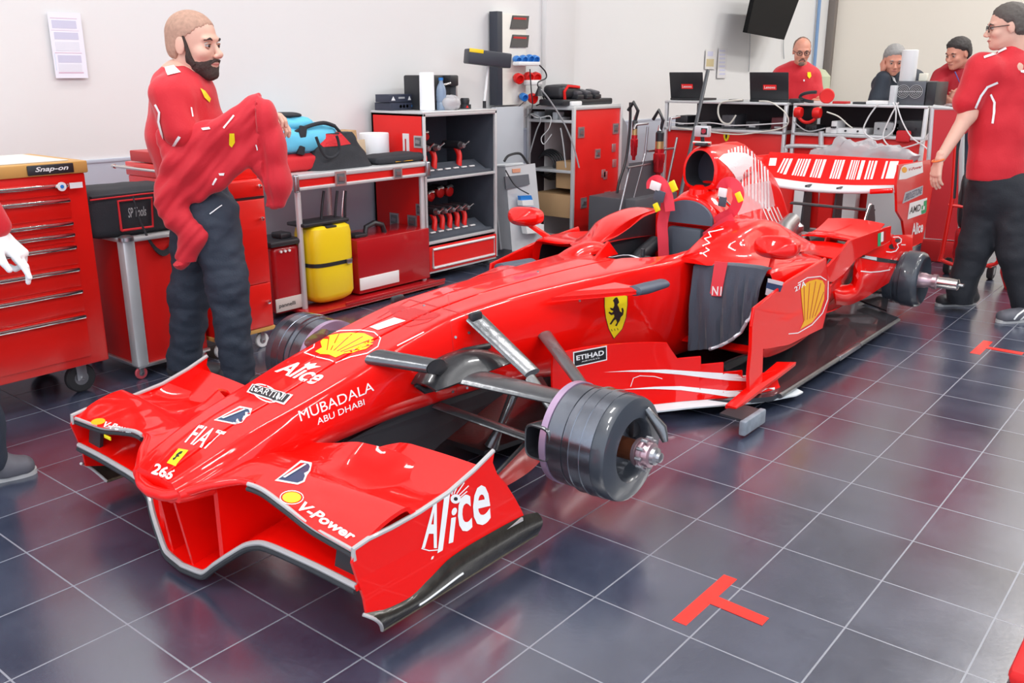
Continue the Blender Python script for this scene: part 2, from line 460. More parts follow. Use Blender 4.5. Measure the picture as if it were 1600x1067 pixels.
# ---- nose and monocoque ------------------------------------------------
#        x     zt    ws    zs    wm    zm   wb    zb   wo   zr   zf
CH = [(-.150, .318, .03, .315, .04, .303, .03, .292, .01, .317, .318),
      (-.142, .332, .07, .328, .085, .308, .06, .284, .02, .331, .332),
      (-.120, .345, .095, .340, .125, .312, .09, .278, .03, .344, .345),
      (-.07, .370, .115, .362, .150, .325, .12, .276, .04, .369, .370),
      (.00, .402, .128, .388, .165, .335, .13, .272, .05, .400, .402),
      (.12, .442, .140, .426, .172, .352, .125, .272, .05, .440, .442),
      (.28, .478, .150, .462, .178, .368, .125, .280, .05, .476, .478),
      (.47, .524, .160, .508, .185, .385, .135, .292, .05, .522, .524),
      (.70, .574, .158, .560, .188, .415, .150, .305, .05, .572, .574),
      (1.00, .614, .155, .606, .196, .44, .160, .300, .05, .612, .614),
      (1.30, .627, .166, .614, .212, .44, .172, .270, .05, .626, .627),
      (1.60, .627, .186, .612, .228, .43, .180, .22, .05, .626, .627),
      (1.90, .625, .212, .608, .242, .42, .19, .16, .06, .624, .625),
      (2.12, .618, .236, .603, .256, .40, .20, .12, .07, .618, .618),
      (2.17, .617, .240, .602, .258, .40, .20, .115, .10, .618, .52),
      (2.22, .616, .244, .600, .260, .40, .20, .11, .15, .617, .36),
      (2.36, .615, .252, .598, .266, .40, .20, .10, .205, .616, .30),
      (2.55, .620, .260, .596, .272, .40, .20, .09, .225, .625, .28),
      (2.70, .650, .262, .615, .276, .40, .20, .08, .228, .655, .28),
      (2.84, .690, .262, .640, .280, .40, .20, .08, .222, .700, .28),
      (2.95, .705, .262, .650, .285, .40, .20, .08, .205, .715, .28)]
def chsec(x):
    zt, ws, zs, wm, zm, wb, zb, wo, zr, zf = cr(CH, x)
    top = [(0, zf), (wo*.6, zf), (wo*.93, zf), (wo*.97, lerp(zf, zr, .5)), (wo, zr-.006), (wo+.008, zr)]
    cur = [(wo+.008, zr), (lerp(wo, ws, .55), lerp(zr, zs, .35)), (ws-.012, zs+.004), (ws+.006, zs-.012), (lerp(ws, wm, .75), lerp(zs, zm, .45)), (wm, zm), (lerp(wm, wb, .35), lerp(zm, zb, .6)), (wb, zb+.012), (wb*.75, zb), (0, zb)]
    sp = [tuple(v) for v in spline([Vector((a, b)) for a, b in cur], 4)]
    h = top[:-1]+sp
    R = [(-d, z) for d, z in h]; L = [(d, z) for d, z in h[::-1]][1:-1]
    return [Vector((x, YC+d, z)) for d, z in R+L]
xs = [-.12, -.105, -.09, -.07, -.05, -.02]+[.02+.04*i for i in range(53)]+[2.135, 2.15, 2.17, 2.19, 2.21, 2.24, 2.28, 2.32]+[2.36+.0394*i for i in range(16)]
mb = MB(); rows = [chsec(x) for x in xs]
mb.grid(rows, RED, closed=True, flip=True, caps=True)
# cockpit lining is dark
im = mb.mi(BLKP)
for i, f in enumerate(mb.f):
    if len(f) == 4:
        c = sum((mb.v[j] for j in f), Vector())/4
        if c.x > 2.16 and abs(c.y-YC) < cr(CH, c.x)[7]*.995 and c.z < cr(CH, c.x)[8]-.012 and c.z > .27 and abs(c.z-cr(CH, c.x)[6]) > .02: mb.m[i] = im
chassis = mb.build('chassis', car); fixnormals(chassis)
CHB = bvh_of(chassis)
def side_y(x, z, side=-1, off=0.):
    """chassis flank at (x, z)"""
    h = CHB.ray_cast(Vector((x, YC+side*2, z)), Vector((0, -side, 0)))
    return (h[0].y if h[0] else YC+side*.2)+side*off
# access hatch line, painted recess shade and highlight on the nose, small screws on the flank
d = Decal(CHB, .0008)
d.line([(590, 497), (640, 468), (760, 500)], 1.2, REDK).line([(593, 497), (612, 505), (640, 510), (668, 503), (688, 492)], 1.3, REDK)
d.poly([(606, 482), (625, 477), (688, 490), (680, 496), (662, 500), (636, 500), (615, 494)], REDK)
d.line([(700, 460), (715, 620)], .7, REDK).line([(621, 540), (662, 519)], 1.6, WHT)  # the white line is a highlight painted along the shoulder
d.build('joint_shade_glint', chassis, 'fine dark joint lines of the nose hatch, painted recess shade and white highlight')
mb = MB()
for (px, py) in [(711, 527), (732, 520), (707, 612), (729, 606), (748, 598), (662, 478), (840, 425), (905, 470)]:
    h = hit(CHB, px, py, 0)
    if h: 
        dd = (CAMP-h).normalized(); mb.cyl(h-dd*.002, h+Vector((0, -.003, .001)), .005, STEEL, 10)
mb.build('panel_screw', chassis, label='steel screw', split=True)
# ---- front wing -----------------------------------------------------------
wing = empty('front_wing', (0, 0, 0)); wing.parent = car; wing.location = Vector((0, YC, .1))-car.location
# lower plane: leading edge by distance from the centre line
LE = [(0, -.075, .034), (.09, -.068, .040), (.15, -.055, .085), (.20, -.04, .125), (.26, -.018, .168), (.33, -.012, .192), (.41, -.012, .199), (.56, -.010, .203), (.705, -.012, .205)]
FE = [(0, -.150, .298), (.06, -.140, .300), (.12, -.108, .318), (.18, -.065, .340), (.25, -.012, .350), (.32, -.002, .348), (.41, -.002, .332), (.56, -.004, .304), (.705, -.010, .300)]
def wsec(d, side, keys, chord, bump, tez, n=22, th=.012, tip=1.0):
    x0, z0 = cr(keys, d); out = []
    for k in range(n+1):
        t = k/n; c = chord(d)
        out.append(Vector((x0+c*t, YC+side*d, z0+bump(d, t))))
    return out
def lchord(d): return .50 if d > .35 else lerp(.30, .50, max(0, (d-.1)/.25))
def lbump(d, t): 
    e = .018*math.sin(math.pi*min(1, t*2.2))*(1 if t < .45 else 0)
    return e*.6 + t*t*(.10+.04*min(1, d/.4)) if d > .18 else e*.3 + t*t*.10
mb = MB()
ds = [.705*i/60 for i in range(61)]
for side in (-1, 1):
    rows = [wsec(d, side, LE, lchord, lbump, 0) for d in ds]
    if side == 1: rows = rows[::-1]
    mb.sheet(rows, .014, RED)
main = mb.build('main_plane', wing)
# rounded leading edges: grey tape over a black lip
def edge(keys, name, r, dmin=0., mg=LIPG, mk=CARBM, dx=0):
    a = MB(); b = MB()
    dd = [dmin+(.700-dmin)*i/60 for i in range(61)]
    for side in (-1, 1):
        P = [Vector((cr(keys, d)[0]+.004, YC+side*d, cr(keys, d)[1]+.004)) for d in dd]
        pass
        a.tube(P, r, mg, 8)
        P = [p+Vector((-.003, 0, -.013)) for p in P]
        b.tube(P, r*1.05, mk, 8)
    a.build(name+'_edge', wing, label='pale grey taped leading edge', split=True); b.build(name+'_lip', wing, label='black lip under the leading edge', split=True)
edge(LE, 'main_plane', .0085)
edge(FE, 'flap', .0065, .27)
# upper plane, blended into the nose
FR = [(.10, -.09, .325, .05, .36, .14, .37, .26, .34), (.20, -.042, .345, .08, .362, .16, .357, .30, .350), (.26, -.003, .350, .10, .358, .18, .350, .31, .362), (.36, -.001, .341, .13, .352, .20, .342, .33, .385),
      (.44, -.002, .326, .150, .350, .21, .326, .42, .336), (.50, -.003, .314, .155, .350, .21, .312, .445, .292), (.60, -.005, .303, .16, .352, .215, .305, .42, .285), (.705, -.010, .300, .16, .352, .21, .322, .34, .333)]
def frow(d, side, n=5):
    a, b, c_, e, f_, g, h_, k = cr(FR, d)
    w = max(0, min(1, (d-.30)/.16))
    P = [Vector((a, 0, b)), Vector((lerp(a, c_, .5), 0, lerp(b, e, .5)+.012*w)), Vector((c_, 0, e)), Vector((lerp(c_, f_, .5), 0, lerp(e, g, .5)-.003*w)), Vector((f_, 0, g)), Vector((lerp(f_, h_, .5), 0, lerp(g, k, .5)-.012)), Vector((h_, 0, k))]
    return [Vector((p.x, YC+side*d, p.z)) for p in spline(P, n)]
mb = MB()
dsf = [.10+(.705-.10)*i/64 for i in range(65)]
for side in (-1, 1):
    rows = [frow(d, side) for d in dsf]
    if side == 1: rows = rows[::-1]
    mb.sheet(rows, .012, RED)
flap = mb.build('upper_flap', wing, split=True)
# nose lip joining the two halves
mb = MB(); P = []
for i in range(-40, 41):
    d = abs(i)/40*.285; x, z = cr(FE, d); P.append(Vector((x+.012, YC+(.285*i/40), z+.003)))
mb.tube(P, [.006+.012*math.cos(math.pi/2*i/40)**.6 for i in range(-40, 41)], RED, 12)
rows = []
for i in range(-30, 31):
    y = .15*i/30; d = abs(y); x, z = cr(FE, d); r = []
    for k in range(9):
        t = k/8; r.append(Vector((x+.006+.10*t, YC+y, lerp(z+.012, cr(CH, x+.11)[4]+.0, t**.8))))
    rows.append(r)
mb.build('nose_lip', wing)
# pylons under the nose, slim vertical blades
mb = MB()
for dd in (-.155, -.03, .085, .155):
    y = YC+dd; d_ = abs(dd); x0, z0 = cr(LE, d_); x1, z1 = cr(FE, d_)
    pts = [(x0+.02, y, z0), (x1+.05, y, z1-.005), (.22, y, .30), (.20, y, z0+.06)]
    mb.plate(pts, .012 if abs(dd) < .1 else .02, RED)
mb.build('wing_pylon', wing, split=True)
# endplates (traced on their plane), footplates, top trim
EPpx = [(552, 858), (575, 842), (612, 824), (655, 800), (700, 770), (740, 735), (771, 704), (768, 722), (775, 740), (790, 757), (803, 778), (812, 797), (816, 809), (764, 836), (737, 851), (704, 873), (670, 907), (636, 937), (602, 954), (569, 961), (566, 935), (557, 905), (549, 880)]
def ep(side):
    y = YC-.705
    P = []
    for (px, py) in EPpx:
        p = gy(px, py, y)
        f = max(0, min(1, (.22-p.z)/.15)); 
        p = Vector((p.x, y-.012*f, p.z)); P.append(p if side < 0 else mir(p))
    return P
epo = {}
for side in (-1, 1):
    e = MB().plate(ep(side), .009, RED, nrm=(0, side, 0)).build('endplate', wing); epo[side] = e
    # pale top edge
    P = ep(side)[:7]
    MB().tube([Vector(P[0])+Vector((0, 0, -.03))]+P, .007, LIPG, 8).build('endplate_trim', wing, label='pale grey top edge')
    # footplate: dark curled strip between the red edge and the ground
    top = [(-.004, .128), (.03, .118), (.069, .106), (.146, .099), (.228, .118), (.314, .144), (.401, .149), (.50, .148), (.626, .143), (.70, .125)]
    rows = []
    for i in range(36):
        x = lerp(-.004, .70, i/35); zt = cr(top, x)[0]+.006; xb = lerp(.069, .722, i/35); r = []
        for k in range(9):
            t = k/8; r.append(Vector((lerp(x, xb, t), YC+side*(lerp(.715, .700, t)+.020*math.sin(math.pi*t)), lerp(zt, .045, t)+.012*math.sin(math.pi*t))))
        rows.append(r)
    f = MB(); f.sheet(rows if side > 0 else rows[::-1], .006, mat('worn_dark_carbon', (.030, .026, .020), .32, coat=.4, metal=.3, bump=('noise', 50, .2), var=(30, .9)))
    f.tube([r[-1] for r in rows], .0055, mat('worn_skid_edge', (.12, .095, .06), .55, var=(60, .8)), 8)
    f.tube(rows[0], .005, LIPG, 8)
    f.build('footplate', wing, label='dark worn footplate')
    MB().tube([lerp(r[5], r[6], .5)+Vector((0, side*.004, 0)) for r in rows[7:17]], .0035, WHT, 6).build('skid_strip', wing, label='white worn strip')
    MB().plate([Vector((x, YC+side*.722, z)) for x, z in ((.47, .135), (.62, .150), (.625, .112), (.49, .105))], .006, LIPG, nrm=(0, side, 0)).build('end_block', wing, label='pale grey block at the rear of the footplate')
# small adjuster openings and stays between the two planes
mb = MB()
for side in (-1, 1):
    for d0 in (.635,):
        y = YC+side*d0
        mb.plate([(.02, y-.03, .205), (.02, y+.045, .20), (.03, y+.04, .265), (.03, y-.035, .27)], .012, CARBM)
mb.build('adjuster', wing, label='black adjuster slot', split=True)
# ---- brake assemblies -----------------------------------------------------
def drum(x, side, zc, y0, y1, R, front=True):
    """y0 inner, y1 outer distances from the centre line"""
    Y = lambda d: YC+side*d
    c = empty('wheel_hub_assembly', (0, 0, 0)); c.parent = car; c.location = Vector((x, Y(y0), zc))-car.location
    ax = (0, side, 0); o = (x, Y(0), zc)
    if front:
        L = y1-y0
        MB().lathe([(R*.55, y0), (R*.985, y0), (R*.99, y0+L*.10), (R*.6, y0+L*.10)], o, ax, LILAC, 64).build('backing_ring', c, label='lilac heat-tinted ring')
        MB().lathe([(R*.93, y0+L*.10), (R*.97, y0+L*.11), (R*.972, y0+L*.34), (R*.955, y0+L*.345), (R*.955, y0+L*.36), (R*.975, y0+L*.365), (R*.985, y0+L*.46), (R*1.01, y0+L*.465), (R*1.01, y0+L*.475), (R, y0+L*.48), (R, y0+L*.62), (R*1.01, y0+L*.625), (R*1.01, y0+L*.64), (R, y0+L*.645), (R, y0+L*.80), (R*.6, y0+L*.80)], o, ax, mat('polished_drum', (.20, .215, .25), .20, metal=.9, bump=('noise', 30, .05), var=(8, .4)), 72).build('brake_drum', c, label='polished dark brake drum')
        fr = [(R*.985, y0+L*.79), (R*.985, y0+L*.93), (R*.96, y0+L*.985), (R*.91, y1), (R*.60, y1+.004), (R*.56, y1-.006), (R*.545, y1-.03), (R*.50, y0+L*.62), (0.01, y0+L*.62)]
        MB().lathe(fr, o, ax, mat('satin_black_cover', (.040, .048, .062), .34, coat=.5), 72, caps=False).build('drum_cover', c, label='satin black annular cover')
        MB().lathe([(.04, y1-.10), (.036, y1-.06), (.034, y1+.02), (.03, y1+.02)], o, ax, COPP, 32).build('axle_stub', c, label='heat-blued copper coloured axle')
        n = MB(); n.lathe([(.044, y1+0.015), (.047, y1+0.020), (.047, y1+0.030), (.040, y1+0.032), (.040, y1+0.040), (.051, y1+0.042), (.051, y1+0.050), (.042, y1+0.052), (.040, y1+0.070), (.030, y1+0.074)], o, ax, mat('pink_steel', (.52, .36, .40), .3, metal=.8), 28)
        for k in range(10):
            an = k*math.tau/10; n.cyl((x+.05*math.cos(an), Y(y1+0.038), zc+.05*math.sin(an)), (x+.05*math.cos(an), Y(y1+0.060), zc+.05*math.sin(an)), .0065, STEEL, 8)
        n.lathe([(.030, y1+0.068), (.028, y1+0.086), (.018, y1+0.092), (.016, y1+0.102), (.004, y1+0.106)], o, ax, STEEL, 20)
        n.build('hub_nut', c)
        # caliper lump and carbon fin seen inside the cover
        k = MB(); k.box((x+.05, Y(y1-.05)-.02, zc+.01), (x+.115, Y(y1-.05)+.03, zc+.10), BLKP, .015)
        k.box((x-.05, Y(y1-.06)-.01, zc-.105), (x-.0, Y(y1-.06)+.015, zc-.05), ALU, .012)
        k.tube([(x+.07, Y(y1+.0), zc+.12), (x+.085, Y(y1+.05), zc+.06), (x+.08, Y(y1+.07), zc+.02)], [.012, .02, .01], CARBS, 10)
        k.build('brake_caliper', c, split=True)
        # air scoop facing forwards
        m2 = MB(); w0 = y0-.075
        rows = []
        for (xx, h, wd, cz, cy) in [(x-.17, .058, .050, zc+.01, y0-.01), (x-.165, .061, .053, zc+.01, y0-.01), (x-.10, .06, .05, zc+.01, y0+.0), (x-.02, .055, .045, zc+.01, y0+.03)]:
            rr = []
            for q in range(28):
                an = math.tau*q/28; cx_ = math.copysign(abs(math.cos(an))**.5, math.cos(an)); cz_ = math.copysign(abs(math.sin(an))**.5, math.sin(an))
                rr.append(Vector((xx, Y(cy)+cx_*wd, cz+cz_*h)))
            rows.append(rr)
        m2.grid(rows, CARBS, closed=True)
        inn = [[Vector((p.x+.001, lerp(Y(y0-.01), p.y, .90), lerp(zc+.01, p.z, .90))) for p in r] for r in rows[:3]]
        m2.grid([rows[0], inn[0]], CARBS, closed=True); m2.grid(inn, BLKP, closed=True); m2.add(inn[2], [tuple(range(28))], CARBM)
        m2.build('brake_duct', c, label='carbon brake duct scoop')
    else:
        L = y1-y0
        MB().lathe([(R*.5, y0), (R*.95, y0+.005), (R*.95, y0+L*.28), (R*.9, y0+L*.29), (R*.9, y0+L*.36), (R*.95, y0+L*.37), (R*.95, y0+L*.48), (R, y0+L*.50), (R, y1-.03), (R*.95, y1-.01), (R*.86, y1), (R*.80, y1-.01), (R*.5, y1-.03), (.02, y1-.03)], o, ax, mat('satin_black_cover', (.075, .085, .10), .38), 64).build('brake_drum', c, label='black rear brake drum')
        MB().lathe([(.05, y1-.04), (.045, y1+.01), (.04, y1+.02), (.038, y1+.05), (.045, y1+.052), (.045, y1+.075), (.036, y1+.08)], o, ax, mat('pink_steel', (.52, .36, .40), .3, metal=.8), 28).build('axle_collar', c)
        MB().lathe([(.034, y1+.06), (.034, y1+.19), (.028, y1+.195), (.012, y1+.20), (.010, y1+.22), (.003, y1+.225)], o, ax, CHR, 28).build('hub_nut', c, label='long polished hub sleeve')
    return c
drum(1.03, -1, .264, .600, .848, .177); drum(1.03, 1, .264, .600, .848, .177)
drum(4.39, -1, .225, .60, .80, .168, False); drum(4.39, 1, .225, .60, .80, .168, False)
# ---- front suspension -------------------------------------------------------
def blade(mb, a, b, wd, th, m, wd2=None, n=12, up=(0, 0, 1)):
    """aerofoil section arm from a to b; chord wd lies along x"""
    a = Vector(a); b = Vector(b); rows = []
    for (p, w_) in ((a, wd), (b, wd2 or wd)):
        r = []
        for k in range(n):
            an = math.tau*k/n; r.append(p+Vector((math.cos(an)*w_/2, 0, math.sin(an)*th/2)))
        rows.append(r)
    mb.grid(rows, m, closed=True, caps=True); return mb
for side in (-1, 1):
    susp = empty('front_suspension', (0, 0, 0)); susp.parent = car; susp.location = Vector((1.05, YC+side*.3, .4))-car.location
    Y = lambda d: YC+side*d
    m = MB(); blade(m, (.85, Y(.19), .440), (.99, Y(.60), .392), .16, .030, CARBS, .115, 20)
    m.build('upper_wishbone_front_arm', susp)
    m = MB(); blade(m, (1.40, Y(.205), .455), (1.12, Y(.60), .385), .08, .024, CARBS, .06, 16); m.build('upper_wishbone_rear_arm', susp)
    m = MB(); blade(m, (1.02, Y(.19), .590), (1.08, Y(.40), .415), .095, .024, CARBS, .085, 18); blade(m, (1.07, Y(.40), .400), (1.08, Y(.60), .20), .055, .022, CARBS)
    m.box((.985, Y(.195)-.012, .575), (1.045, Y(.195)+.012, .615), BLKP, .01)
    m.build('push_rod', susp)
    m = MB(); blade(m, (.86, Y(.15), .30), (1.0, Y(.60), .205), .055, .018, CARBS); m.build('lower_wishbone_front_arm', susp)
    m = MB(); blade(m, (1.42, Y(.16), .26), (1.08, Y(.60), .20), .055, .018, CARBS); m.build('lower_wishbone_rear_arm', susp)
    # arched carbon fairing at the inboard end
    rows = []
    for i in range(17):
        t = i/16; xx = lerp(.70, 1.10, t); hh = .06*math.sin(math.pi*min(1, t*1.02))**.6; r = []
        for k in range(9):
            u = k/8; r.append(Vector((xx, YC+side*lerp(.185, .30, u), .43+hh*(1-u*u)+.012*math.sin(math.pi*u))))
        rows.append(r)
    f = MB(); f.sheet(rows if side < 0 else rows[::-1], .008, CARB)
    rows2 = []
    for i in range(13):
        t = i/12; an = math.pi*(.5+t); rows2.append(Vector((.74+.07*math.cos(an), YC+side*(.19+.02), .43-.022+.045*math.sin(an)*.8+.02)))
    f.tube([(1.08, Y(.2), .475), (.95, Y(.20), .488), (.82, Y(.20), .482), (.74, Y(.20), .455), (.71, Y(.205), .425), (.74, Y(.21), .402), (.84, Y(.215), .395), (.92, Y(.22), .40)], .012, CARBM, 10)
    f.build('arm_fairing', susp, label='arched carbon fairing')
    # stub blade ahead of the arm with a black oval mouth
    f = MB(); blade(f, (.585, Y(.150), .545), (.715, Y(.285), .508), .10, .046, CARBS, .085, 20)
    f.build('camera_stub', susp, label='short carbon blade with black end')
    f = MB(); blade(f, (.718, Y(.288), .507), (.80, Y(.245), .470), .085, .046, CARBM, .05, 20); f.build('black_fairing', susp)
# ---- vanes under the nose -----------------------------------------------------
mb = MB()
for side in (-1, 1):
    y = lambda d: YC+side*d
    mb.plate([(.45, y(.13), .29), (.42, y(.15), .20), (.48, y(.16), .10), (.62, y(.17), .085), (.85, y(.16), .16), (1.15, y(.16), .24), (1.35, y(.16), .28), (1.35, y(.14), .33), (.8, y(.13), .33)], .02, CARBM)
mb.build('underside_vane', car, label='black vane hanging under the nose', split=True)
mb = MB()
mb.box((.70, YC-.13, .235), (2.0, YC+.13, .31), CARBM, .01)
mb.build('keel', car)
for side in (-1, 1):
    rows = []
    for i in range(25):
        t = i/24; xx = lerp(.80, 1.35, t); yy = .44-.16*t+.05*math.sin(t*math.pi); r = []
        zt = .155+.10*math.sin(min(1, t*1.5)*math.pi/2)-.04*t; zb = .07
        for k in range(7):
            u = k/6; r.append(Vector((xx+.05*(1-u)*(1-t), YC+side*(yy+.03*u*u), lerp(zb, zt, u))))
        rows.append(r)
    m = MB(); m.sheet(rows if side < 0 else rows[::-1], .008, RED); m.tube([r[-1] for r in rows], .007, CARBS, 8)
    m.build('turning_vane', car)
# carbon tray between the vanes
mb = MB().plate([(1.05, YC-.20, .065), (1.05, YC+.20, .065), (2.0, YC+.32, .05), (2.0, YC-.32, .05)], .02, CARB)
mb.build('front_tray', car)
mb = MB()
for side in (-1, 1):
    mb.tube([(1.10, YC+side*.19, .075), (1.13, YC+side*.21, .15), (1.22, YC+side*.20, .25)], [.03, .014, .02], CARBS, 10)
mb.build('tray_stay', car, split=True)
# ---- floor ----------------------------------------------------------------------
half = [(1.75, .25), (1.95, .40), (2.15, .66), (2.30, .775), (2.6, .785), (4.02, .785), (4.14, .60), (4.16, .50), (4.75, .48), (4.75, 0)]
pl = [(x, YC-d, .058) for x, d in half]+[(x, YC+d, .058) for x, d in half[::-1][1:]]
mb = MB().plate(pl, .022, mat('floor_carbon', (.05, .052, .06), .25, coat=.5, metal=.3, var=(5, .5)))
mb.box((1.6, YC-.15, .018), (4.4, YC+.15, .05), mat('plank_wood', (.10, .08, .07), .7), .004)
mb.build('car_floor', car)
mb = MB()
for side in (-1, 1):
    mb.tube([(2.35, YC+side*.787, .06), (3.0, YC+side*.79, .06), (4.0, YC+side*.79, .06)], .012, CARBS, 8)
    mb.box((3.05, YC+side*.79-.012, .05), (3.35, YC+side*.79+.012, .074), STEEL, .004)
mb.build('floor_edge', car, label='polished floor edge', split=True)
# axle stands under the car, mostly hidden
for (x, dd) in ((1.7, 0), (4.0, 0)):
    mb = MB().box((x-.12, YC-.16, 0), (x+.12, YC+.16, .018), BLKP, .004); mb.build('support_block', car)
mb = MB(); mb.box((1.93, -.125, .012), (2.13, -.095, .075), mat('scuffed_grey_pad', (.20, .23, .27), .5, var=(30, .5)), .008)
mb.plate([(1.95, -.11, .07), (2.11, -.11, .07), (2.11, .0, .075), (1.95, .0, .075)], .008, CARBM)
mb.build('jack_pad', car, label='scuffed grey skid pad under the floor edge')
# ---- barge boards ------------------------------------------------------------------
BB = [(1.30, .325, .415, .17), (1.45, .335, .405, .15), (1.62, .36, .385, .12), (1.80, .40, .36, .09), (1.95, .46, .335, .075), (2.10, .56, .30, .07), (2.25, .66, .25, .065), (2.40, .725, .19, .06), (2.50, .745, .13, .05), (2.56, .75, .115, .05)]
def bb(x, u, side=-1, off=0.):
    dd, zt, zb = cr(BB, x)
    if 1.93 < x: zt = min(zt, lerp(.335, .262, min(1, (x-1.93)/.05)) if x < 2.07 else .225 if x < 2.16 else .18 if x < 2.24 else .15)
    z = lerp(zb, zt, u); return Vector((x, YC+side*(dd-.05*u*(1-u)+.02*(1-u)+off), z))
for side in (-1, 1):
    xx = [1.30+.02*i for i in range(31)]+[1.929, 1.94, 1.955, 1.97, 1.98, 2.0]+[2.02, 2.04, 2.069, 2.071, 2.1, 2.13, 2.159, 2.161, 2.2, 2.239, 2.241]+[2.26+.02*i for i in range(10)]
    rows = [[bb(x, k/10, side) for k in range(11)] for x in sorted(xx)]
    b = MB(); b.sheet(rows if side > 0 else rows[::-1], .008, RED); board = b.build('barge_board', car)
    if side < 0: BBB = bvh_of(board); board_r = board
    st = MB()
    # lower carbon lip
    lip = []
    for x in [1.55+.03*i for i in range(34)]:
        lip.append([bb(x, 0, side)+Vector((0, side*(.0+.05*t), -.004-.015*t)) for t in (0, .33, .66, 1)])
    st.sheet(lip, .008, PEARL); st.build('lower_lip', board, label='pale grey lower lip')
# ---- side pods --------------------------------------------------------------------
#      x    yo(top) zo   ztop  ymid  zmid  yb   zb
SP = [(2.46, .655, .575, .590, .690, .38, .640, .185),
      (2.55, .670, .575, .588, .700, .37, .650, .160),
      (2.80, .680, .560, .575, .712, .36, .655, .150),
      (3.05, .665, .535, .552, .705, .35, .640, .150),
      (3.25, .610, .500, .530, .650, .33, .580, .150),
      (3.50, .520, .440, .480, .560, .30, .500, .140),
      (3.80, .410, .370, .410, .450, .26, .400, .120),
      (4.20, .280, .310, .340, .310, .22, .280, .100),
      (4.50, .200, .290, .310, .220, .20, .200, .100)]
for side in (-1, 1):
    rows = []
    xs_ = [2.46, 2.465, 2.475, 2.49, 2.51, 2.53]+[2.56+.05*i for i in range(40)]
    for x in [q for q in xs_ if q <= 4.5]:
        yo, zo, zt, ym, zm, yb, zb = cr(SP, x)
        g = min(1, (x-2.46)/.05); g = math.sqrt(max(0, 1-(1-g)**2))*.018
        pts = [(.20, zt+.02), (.30, zt+.012), (yo*.75, zt-.002+g-.018), (yo-.03, zo+.012+g-.018), (yo+.004, zo-.02), (ym-.012, lerp(zo, zm, .6)), (ym, zm), (lerp(ym, yb, .5), lerp(zm, zb, .62)), (yb, zb+.02), (yb-.05, zb-g+.012), (.30, zb), (.20, zb)]
        rows.append([Vector((x, YC+side*a, b)) for a, b in [tuple(v) for v in spline([Vector(p) for p in pts], 4)]])
    m = MB(); m.grid(rows, RED, flip=(side > 0), caps=False); pod = m.build('side_pod', car)
    # inlet: rounded lip and dark throat
    r0 = rows[0]; cen = Vector((2.46, YC+side*.46, .37))
    inn = [Vector((2.50, lerp(cen.y, p.y, .93), lerp(cen.z, p.z, .90))) for p in r0]
    bk = [Vector((2.75, p.y, p.z)) for p in inn]
    t = MB(); t.grid([r0, inn], RED, closed=True); t.grid([inn, bk], CARBM, closed=True); t.add(bk, [tuple(range(len(bk)))], CARBM); fixnormals(t.build('inlet_throat', pod, label='dark cooling inlet'))
    if side < 0: pod_r = pod; PB = bvh_of(pod)
    # carbon undercut fairing down to the floor
    rows = []
    for i in range(40):
        x = 2.50+i*.045; yo, zo, zt, ym, zm, yb, zb = cr(SP, x); r = []
        for k in range(9):
            t_ = k/8; r.append(Vector((x, YC+side*(yb-.03-.22*t_**.6+.22*max(0, t_-.72)), lerp(zb+.01, .068, t_))))
        rows.append(r)
    u = MB(); u.sheet(rows if side > 0 else rows[::-1], .006, CARBS); u.build('undercut', pod, label='polished carbon undercut')
# vertical vane in front of each pod
V_ = [(1177, 482), (1230, 440), (1289, 404), (1293, 470), (1283, 512), (1230, 538), (1190, 545), (1188, 614), (1169, 616), (1168, 585), (1172, 545), (1173, 510)]
vane = {}
for side in (-1, 1):
    P = []
    for (px, py) in V_:
        yv = YC-.715; p = gy(px, py, yv); f = max(0, (p.x-2.75)/.3); p.y = yv+.0*f; P.append(p if side < 0 else mir(p))
    m = MB().plate(P, .014, RED, nrm=(0, side, 0)); m.tube([P[11], P[0], P[1], P[2]], .006, RED, 8); v = m.build('pod_vane', car, bevel=.003); vane[side] = v
    m = MB().plate([(2.02, YC+side*.69, .085), (2.04, YC+side*.73, .075), (2.55, YC+side*.77, .155), (2.50, YC+side*.70, .155)], .018, RED); m.build('vane_foot', v)
VB = bvh_of(vane[-1])
# ---- engine cover, air box, fin ---------------------------------------------------
#      x    ztop  wt   zn   wn    w1   z1   w2   z2   w3   z3
EC = [(2.93, .800, .115, .74, .165, .205, .700, .285, .610, .40, .560),
      (2.98, .822, .110, .75, .150, .200, .690, .290, .605, .42, .558),
      (3.04, .835, .085, .77, .110, .185, .680, .290, .600, .44, .556),
      (3.20, .900, .060, .80, .085, .160, .660, .275, .588, .44, .550),
      (3.40, .960, .026, .80, .050, .130, .630, .250, .565, .42, .530),
      (3.60, .955, .012, .76, .026, .100, .600, .210, .530, .34, .490),
      (3.80, .885, .009, .70, .015, .070, .550, .160, .480, .25, .440),
      (4.00, .760, .008, .60, .011, .045, .480, .110, .420, .18, .380),
      (4.20, .560, .007, .48, .010, .030, .410, .070, .370, .12, .330),
      (4.30, .420, .007, .39, .010, .025, .360, .050, .330, .09, .300)]
rows = []
for i in range(60):
    x = 2.93+(4.30-2.93)*i/59; zt, wt, zn, wn, w1, z1, w2, z2, w3, z3 = cr(EC, x)
    h = [(0, zt+.004), (wt*.6, zt), (wt, zt-min(.03, wt)), (wn, zn), (w1, z1), (w2, z2), (w3, z3)]
    h = [tuple(v) for v in spline([Vector(p) for p in h], 5)]
    rows.append([Vector((x, YC-d, z)) for d, z in h[::-1]]+[Vector((x, YC+d, z)) for d, z in h[1:]])
m = MB(); m.grid(rows, RED, flip=True); n = len(rows[0])
# front bulkhead behind the driver
m.add(rows[0]+[Vector((2.93, YC+.40, .45)), Vector((2.93, YC-.40, .45))], [tuple(range(n+2))], RED)
cover = m.build('engine_cover', car); fixnormals(cover)
